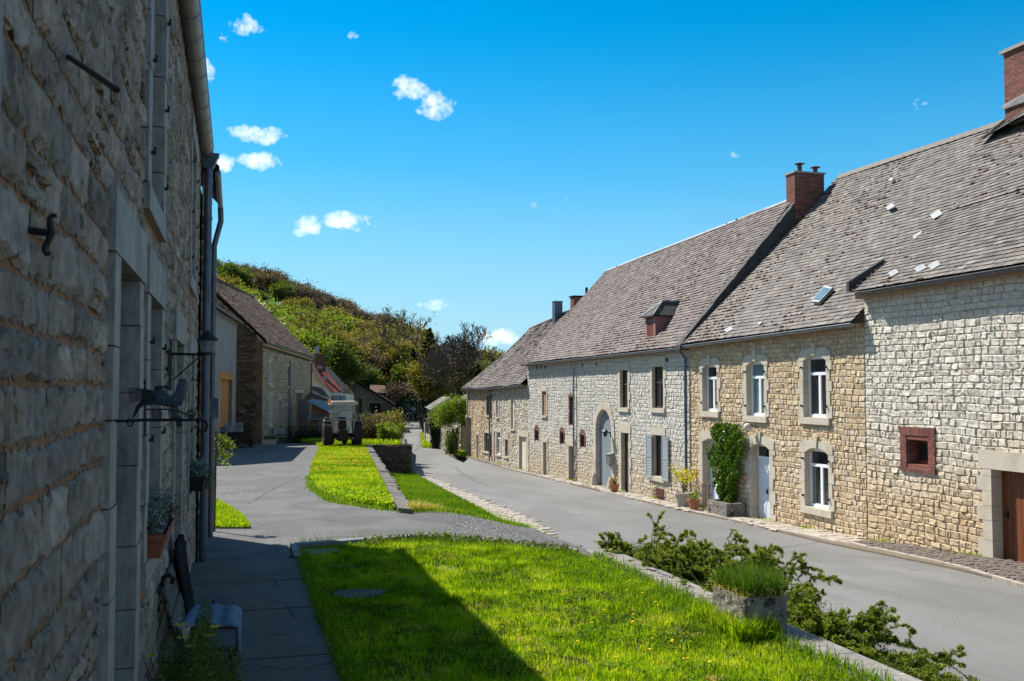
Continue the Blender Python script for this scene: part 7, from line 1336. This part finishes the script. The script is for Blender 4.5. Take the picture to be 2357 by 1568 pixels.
m = M(); m.box((xa-.12, tyy-.05, zr_-.05), (xb+.12, tyy+1.75, zr_+.09)); m.box((xa-.05, tyy+.1, zr_+.09), (xb+.05, tyy+1.6, zr_+.14)); m.build('cab_roof', 'pot_beige', TR)
m = M(); m.box((xa+.03, tyy+1.5, zc+1.35), (xb-.03, tyy+1.51, zr_-.05)); m.box((xa+.03, tyy+.16, zr_-.32), (xb-.4, tyy+.165, zr_-.05)); m.build('windscreen', 'clear_glass', TR)
m = M(); m.box((tc_-.24, tyy+.35, zc+1.02), (tc_+.24, tyy+.8, zc+1.14)); m.hexa([(tc_-.24, tyy+.3, zc+1.1), (tc_+.24, tyy+.3, zc+1.1), (tc_+.24, tyy+.4, zc+1.1), (tc_-.24, tyy+.4, zc+1.1), (tc_-.17, tyy+.24, zc+1.62), (tc_+.17, tyy+.24, zc+1.62), (tc_+.17, tyy+.32, zc+1.62), (tc_-.17, tyy+.32, zc+1.62)]); m.build('seat', 'tyre', TR)
m = M(); th = np.linspace(0, 2*math.pi, 17); m.tube([(tc_+.2*math.cos(t), tyy+1.15+.08*math.sin(t), zc+1.42+.17*math.sin(t)) for t in th], .015, 5); m.tube([(tc_, tyy+1.15, zc+1.42), (tc_, tyy+1.5, zc+1.1)], .02, 5); m.build('steering_wheel', 'iron', TR)
m = M(); p = T3(1020, 1165); m.lathe((p[0], tyy+.2, zr_+.05), [(.07, 0), (.07, .12), (.04, .17), (.005, .18)], 10); m.tube([(p[0], tyy+.2, zr_-.2), (p[0], tyy+.2, zr_+.05)], .02, 5); m.build('beacon', 'amber', TR)
for x in (T3(1002, 0)[0], T3(1240, 0)[0]): m = M(); m.ball((x, tyy-.03, zc+1.55), .09, 8, 6, sc=(1, .6, 1.2)); m.build('lamp', 'rust', TR)
# ---- cart, benches, troughs, tubs by the barn
c = hit(*c3(270, 1505), lane0); g0 = float(c[2]); ct_ = empty('farm_cart', (float(c[0]), float(c[1]), g0), 'dark wooden farm cart with slatted top in the shade by the orange door', 'cart'); pm = 2292/57.
CX = lambda x: float(c[0])+(c3(x, 0)[0]-c3(270, 0)[0])/pm; CZ = lambda y: g0+(c3(0, 1505)[1]-c3(0, y)[1])/pm; y0 = float(c[1])
m = M(); m.box((CX(135), y0, CZ(1470)), (CX(370), y0+2.6, CZ(1400))); m.box((CX(340), y0-.05, CZ(1480)), (CX(372), y0+2.6, CZ(1320))); m.box((CX(128), y0-.05, CZ(1480)), (CX(148), y0+2.6, CZ(1335))); m.build('body', 'wood_dark', ct_)
m = M()
for i in range(6): z = CZ(1385-i*11); m.hexa([(CX(148), y0-.1+i*.13, z), (CX(325), y0-.1+i*.13, z), (CX(325), y0+.0+i*.13, z+.02), (CX(148), y0+.0+i*.13, z+.02), (CX(148), y0-.1+i*.13, z+.03), (CX(325), y0-.1+i*.13, z+.03), (CX(325), y0+i*.13, z+.05), (CX(148), y0+i*.13, z+.05)])
for x in (150, 240, 318): m.hexa([(CX(x), y0-.15, CZ(1390)), (CX(x+12), y0-.15, CZ(1390)), (CX(x+12), y0+.75, CZ(1325)), (CX(x), y0+.75, CZ(1325)), (CX(x), y0-.15, CZ(1384)), (CX(x+12), y0-.15, CZ(1384)), (CX(x+12), y0+.75, CZ(1319)), (CX(x), y0+.75, CZ(1319))])
m.build('slatted_top', 'shutter_grey', ct_)
rot = np.array([[0, 0, 1], [0, 1, 0], [1, 0, 0.]])
for x in (388, 140):
    m = M(); m.lathe((CX(x), y0+.5, g0+.36), [(.02, -.08), (.2, -.08), (.34, -.1), (.36, 0), (.34, .1), (.2, .08), (.02, .08)], 20, rot=rot); m.build('wheel', 'tyre', ct_)
def small_bench(label, x0, x1, yb, ys, yt):
    p = hit(*c3((x0+x1)/2, yb), lane0); d = p[0]*.2672+p[1]*.9636; pm = 2292/d; X = lambda x: p[0]+(x-(x0+x1)/2)/3.137*.9207/pm; Z = lambda y: p[2]+(yb-y)/3.137*.9207/pm
    b = empty('garden_bench', tuple(p), label, 'bench'); m = M(); 
    for i in range(3): m.box((X(x0), p[1]+.14*i, Z(ys)-.03), (X(x1), p[1]+.14*i+.12, Z(ys)))
    m.build('seat', 'shutter_grey', b); m = M()
    for i in range(3): z = Z(ys)+.12+i*.14; m.box((X(x0), p[1]+.45, z), (X(x1), p[1]+.48, z+.1))
    m.build('backrest', 'shutter_grey', b)
    for x in (x0+8, x1-14):
        m = M(); m.box((X(x), p[1]+.02, p[2]), (X(x)+.06, p[1]+.1, Z(ys)-.03)); m.box((X(x), p[1]+.4, p[2]), (X(x)+.06, p[1]+.45, Z(ys)+.5)); m.build('leg', 'wood_dark', b)
small_bench('grey slatted bench against the barn between two low doors', 560, 688, 1475, 1415, 1365)
def tub(nm, label, cat, x0, x1, yb, yt, mt, plant=None, taper=.85):
    p = hit(*c3((x0+x1)/2, yb), lane0); d = p[0]*.2672+p[1]*.9636; pm = 2292/d*3.137/.9207; w = (x1-x0)/pm/2; h = (yb-yt)/pm; b = empty(nm, tuple(p), label, cat); m = M(); m.hexa([(p[0]-w*taper, p[1], p[2]), (p[0]+w*taper, p[1], p[2]), (p[0]+w*taper, p[1]+.5, p[2]), (p[0]-w*taper, p[1]+.5, p[2]), (p[0]-w, p[1]-.03, p[2]+h), (p[0]+w, p[1]-.03, p[2]+h), (p[0]+w, p[1]+.53, p[2]+h), (p[0]-w, p[1]+.53, p[2]+h)]); m.box((p[0]-w-.03, p[1]-.06, p[2]+h-.06), (p[0]+w+.03, p[1]+.56, p[2]+h)); m.build('tub', mt, b)
    m = M(); q = np.column_stack([rng.uniform(p[0]-w, p[0]+w, 400), rng.uniform(p[1], p[1]+.5, 400), p[2]+h+rng.random(400)*.2]); leaves(m, q, .07, 0, 5); m.build('plant', plant or 'leaf_green', b)
tub('planting_tub', 'round pale tub of green plants beside the farm cart', 'planter', 402, 460, 1478, 1430, 'plaster_white', 'leaf_lime'); tub('low_trough', 'low pale stone trough under the white barn window', 'planter', 492, 598, 1478, 1440, 'plaster_white'); tub('low_trough', 'low stone step-trough in front of the barn gate', 'planter', 690, 760, 1458, 1440, 'plaster_grey')
m = M(); p = hit(*c3(880, 1466), lane0); q = rng.normal(0, 1, (5200, 3)).clip(-2, 2)*np.array([1.35, .5, .35])+np.array([p[0], p[1]+.6, p[2]+.35]); leaves(m, q[q[:, 2] > p[2]], .11, 0, 6); tag(m.build('low_shrub', 'leaf_dark'), 'dark low shrub at the foot of the brick shed and barn gate', 'shrub')
# street lamp post and blue sign among the far trees
m = M(); p = at3(1641, 1190, 150); m.tube([(p[0], p[1], -3), (p[0], p[1], at3(0, 1000, 150)[2])], .14, 6); tag(m.build('utility_pole', 'zinc'), 'thin pale pole in front of the dark far trees', 'pole')
m = M(); p = at3(1672, 1198, 148); m.lathe((p[0], p[1], p[2]), [(.01, -.03), (.35, -.03), (.35, .03), (.01, .03)], 14, rot=np.array([[1, 0, 0], [0, 0, 1], [0, 1, 0.]])); m.tube([(p[0], p[1]+.05, -3), (p[0], p[1]+.05, p[2])], .05, 5); tag(m.build('road_sign', 'blue_paint'), 'tiny round blue road sign below the far trees', 'sign')
# ================================================================ TREES
hz = lambda X, Y: float(road(0, Y)-.35+hill(X, Y))
def base_at(px, d, zoff=0): p = at_d(px, 890, d); return (float(p[0]), float(p[1]), hz(p[0], p[1]))
def Hpx(ytop, d, zb): return (890-ytop)/2292*d+2.4-zb
def one(px, ytop, d, label, fn, name='tree', rz=0, zb=None, wid=1, **k):
    b = base_at(px, d); b = (b[0], b[1], b[2] if zb is None else zb); H = Hpx(ytop, d, b[2]); return place(fn(H), name, b, label)
TP = lambda seed, **k: (lambda H: tree_proto(seed, H, **k))
one(972, 708, 128, 'tall bare tree with forked crown standing above the dark firs', TP(11, nl=1, leaf='leaf_olive', ls=.22, lrad=.4, spread=.66, levels=6, nch=(2, 3), tr=.018, first=.26, up=.10, rmin=.045), 'bare_tree')
one(1080, 738, 108, 'large bare spreading tree against the sky above the house row', TP(12, nl=0, spread=.72, levels=6, nch=(2, 4), gn=.65, tr=.02, first=.2, up=.14, rmin=.032), 'bare_tree')
one(1010, 828, 118, 'yellow-green leafy tree beside the road bend', TP(13, nl=14, leaf='leaf_olive', ls=.28, lrad=.6, spread=.4, levels=5, up=.25, rmin=.03), 'leafy_tree')
one(1062, 815, 125, 'yellow-green tree at the foot of the large bare tree', TP(14, nl=9, leaf='leaf_olive', ls=.28, lrad=.55, spread=.35, levels=5, up=.35, rmin=.03), 'leafy_tree')
CF = lambda seed, **k: (lambda H: conifer_proto(seed, H, **k))
one(988, 757, 128, 'tallest dark fir between the two bare trees', CF(21, wid=.34, ls=.45, nl=34), 'fir_tree'); one(852, 812, 150, 'dark pointed fir left of the others, above the far barn', CF(22, wid=.24, ls=.4), 'fir_tree'); one(885, 848, 155, 'broad low dark fir behind the far barn roof', CF(23, wid=.36, ls=.4), 'fir_tree'); one(930, 862, 158, 'dark fir below the tall bare tree', CF(24, wid=.34, ls=.4), 'fir_tree'); one(1100, 838, 118, 'dark fir just left of the house row roofs', CF(25, wid=.34, ls=.4), 'fir_tree'); one(950, 800, 150, 'dark fir deep behind the tall bare tree', CF(26, wid=.28, ls=.4), 'fir_tree')
one(829, 915, 88, 'slim dark evergreen between red-roofed house and far barn', CF(27, wid=.16, ls=.22), 'evergreen_tree', )
one(903, 880, 126, 'small bare pinkish tree beside the dark stone barn', TP(15, nl=1, leaf='leaf_purple', ls=.2, lrad=.3, spread=.6, levels=5, first=.18, up=.1, rmin=.035), 'bare_tree')
one(566, 668, 100, 'white blossoming tree behind the barn roof', TP(16, nl=7, leaf='blossom', ls=.24, lrad=.45, spread=.5, levels=5, rmin=.03), 'blossom_tree'); one(850, 790, 170, 'white blossoming tree low on the wooded slope', TP(17, nl=6, leaf='blossom', ls=.4, lrad=.6, spread=.5, levels=5), 'blossom_tree')
for i, (px, yt, d, lf, n, lab) in enumerate([(650, 720, 118, 'leaf_olive', 9, 'olive-green tree rising behind the barn roof'), (605, 700, 125, 'leaf_lime', 10, 'bright green tree left behind the barn roof'), (705, 765, 112, 'leaf_lime', 9, 'bright green tree just above the red roof'), (735, 752, 125, 'leaf_olive', 9, 'yellow-olive tree behind the brick chimney'), (775, 775, 128, 'leaf_olive', 10, 'tall olive willow-like tree right of the red-roofed house'), (808, 790, 132, 'leaf_brown', 7, 'brownish budding tree right of the willow-like trees'), (760, 800, 118, 'leaf_green', 9, 'green tree close behind the red-roofed house'), (835, 850, 142, 'leaf_green', 8, 'low green tree left of the dark firs'), (920, 780, 160, 'leaf_olive', 7, 'sparse olive tree left of the tall bare tree'), (1115, 845, 128, 'leaf_green', 7, 'green tree behind the far end of the house row'), (545, 700, 115, 'leaf_olive', 9, 'olive tree left of the white blossom'), (885, 760, 175, 'leaf_brown', 6, 'brown leafless-looking tree on the slope above the firs')]):
    one(px, yt, d, lab, TP(60+i, nl=n, leaf=lf, ls=.32, lrad=.6, spread=.45, levels=5, rmin=.03, up=.22), 'leafy_tree')
# tree at the end of the row
b = at_d(1048, 1034, 75); place(tree_proto(91, 4.4, nl=5, leaf='leaf_lime', ls=.13, lrad=.22, spread=.62, levels=5, first=.12, gn=.8, up=.1, bark='bark', rmin=.014), 'small_tree', (float(b[0]), float(b[1]), -2.72), 'small bright green tree against the end of the house row')
# bushes on the terrace behind the tractor
def bush(label, px, py, w, h, d, leafm, seed, n=3800, ls=.14, name='bush', zb=None):
    p = at_d(px, py, d); z = float(lane0(0, p[1])) if zb is None else zb; r = np.random.default_rng(seed); rt_ = empty(name, (p[0], p[1], z), label, 'bush'); k = 14; A = []; P = []
    for i in range(60):
        a = r.uniform(0, 6.28); e = np.array([p[0]+math.cos(a)*w*.5*r.uniform(.3, 1), p[1]+math.sin(a)*w*.5*r.uniform(.3, 1), z+h*r.uniform(.45, 1.05)]); b0 = np.array([p[0]+r.normal(0, w*.15), p[1]+r.normal(0, w*.1), z]); A.append((*b0, *e, .02, .008)); t = r.random((n//60, 1))**.6; P.append(b0+(e-b0)*t+r.normal(0, w*.055, (n//60, 3)))
    m = M(); seg_mesh(m, np.array(A), 3); m.build('stem', 'bark_far', rt_); m = M(); leaves(m, np.concatenate(P), ls, 0, seed); m.build('foliage', leafm, rt_)
bush('reddish bush just right of the tractor', 850, 1010, 2.4, 1.6, 60, 'leaf_brown', 401); bush('brown-green bush in the middle of the terrace bushes', 876, 1005, 3.2, 1.7, 64, 'leaf_green', 402); bush('tall olive bush at the road side of the terrace', 893, 1005, 2.2, 1.9, 63, 'leaf_olive', 403); bush('round bright green bush low at the terrace edge', 899, 1016, 1.7, 1.2, 58.5, 'leaf_lime', 404); bush('brownish bush leaning over the road at the terrace edge', 904, 1003, 1.5, 1.5, 66, 'leaf_brown', 405); bush('dark creeper on the slate-grey outbuilding corner', 1002, 1010, 1.3, 3.3, 83, 'leaf_dark', 406, zb=-2.8); bush('small lime-green bush under the small tree at the end of the row', 1040, 1015, 1.5, 1.9, 76, 'leaf_lime', 408, zb=-2.72, ls=.11); bush('dark bush against the tractor side of the terrace', 832, 1000, 1.6, 1.9, 66, 'leaf_dark', 407)
# dark thicket at the foot of the wood, far wood
def stuff_trees(name, protos, pts, seed):
    r = np.random.default_rng(seed); m = M(); mats = []; 
    bases = []
    for proto in protos:
        L_ = []
        for n_, mm, mt in proto:
            mt = [mt] if isinstance(mt, str) else mt
            for x in mt:
                if x not in mats: mats.append(x)
            V = np.concatenate([v for v, _ in mm.v]); T = np.concatenate([np.asarray(t, float) for _, t in mm.v]); L_.append((V, T, [(f_, mats.index(mt[k_])) for f_, k_ in mm.f]))
        bases.append(L_)
    for (x, y, z, s, k) in pts:
        a = r.uniform(0, 6.28); c_, s_ = math.cos(a), math.sin(a); Rm = np.array([[c_, s_, 0], [-s_, c_, 0], [0, 0, 1]])*s
        for V, T, Fs in bases[k]:
            n0 = m.n; m.v.append((V@Rm+np.array([x, y, z]), T)); m.n += len(V)
            for f_, mi_ in Fs: m.f.append((f_+n0, mi_))
    o = m.build(name, mats); return tag(o, kind='stuff')
pr_ = [tree_proto(501, 12, nl=5, leaf='leaf_lime', ls=.62, lrad=.8, spread=.5, levels=4, rmin=.06, sides=4, nch=(3, 4)), tree_proto(502, 12, nl=5, leaf='leaf_olive', ls=.6, lrad=.8, spread=.5, levels=4, rmin=.06, sides=4, nch=(3, 4)), tree_proto(503, 12, nl=3, leaf='leaf_brown', ls=.45, lrad=.7, spread=.5, levels=4, rmin=.07, sides=4, nch=(3, 4)), tree_proto(504, 12, nl=1, leaf='leaf_purple', ls=.35, lrad=.8, spread=.5, levels=5, rmin=.07, sides=3, nch=(3, 4)), tree_proto(505, 12, nl=5, leaf='leaf_green', ls=.6, lrad=.8, spread=.5, levels=4, rmin=.06, sides=4, nch=(3, 4)), conifer_proto(506, 12, wid=.3, ls=.6, nl=10, dens=.6)]
r = np.random.default_rng(77); pts = []; tries = 0; cell = {}
while len(pts) < 620 and tries < 60000:
    tries += 1; d = 135+215*r.random()**.8; u = -d*(r.uniform(.02, .34)); X = u*.9636+d*.2672; Y = d*.9636-u*.2672
    if hill(X, Y) < .4+d*.0: continue
    key = (int(X/5), int(Y/5)); sp = 5.2+d*.006
    if any((X-a)**2+(Y-b_)**2 < sp*sp for i in (-1, 0, 1) for j in (-1, 0, 1) for a, b_ in cell.get((key[0]+i, key[1]+j), [])): continue
    cell.setdefault(key, []).append((X, Y)); g = math.sin(X*.045+1)*math.sin(Y*.035+X*.01)+r.normal(0, .35); px = 1178+u/d*2292
    w = 1-np.clip((px-500)/420, 0, 1); k = 0 if g > .75-.35*w+.3*(1-w) else 1 if g > .12 else 4 if g > -.15 and w > .3 else 2 if r.random() < .5 else 3
    if px > 760 and k == 0: k = 1
    if hill(X, Y) > 30 and r.random() < .6: k = 3 if r.random() < .5 else 2
    pts.append((X, Y, hz(X, Y)-.4, r.uniform(.72, 1.1)*(1-.42*float(ss(930, 1000, px))), k))
stuff_trees('hillside_wood', pr_, pts, 5)
pts = []
for px, d, s, k in [(x+r.uniform(-6, 6), r.uniform(150, 190), r.uniform(.55, .95), r.choice([5, 5, 4, 2, 1])) for x in range(840, 1140, 7)]+[(x+r.uniform(-5, 5), r.uniform(165, 172), r.uniform(.35, .5), 5) for x in range(860, 1010, 9)]+[(x, r.uniform(155, 170), .3, r.choice([4, 5])) for x in range(905, 1010, 6)]:
    b = base_at(px, d); pts.append((b[0], b[1], b[2]-.2, s, k))
stuff_trees('dark_thicket', pr_, pts, 6)
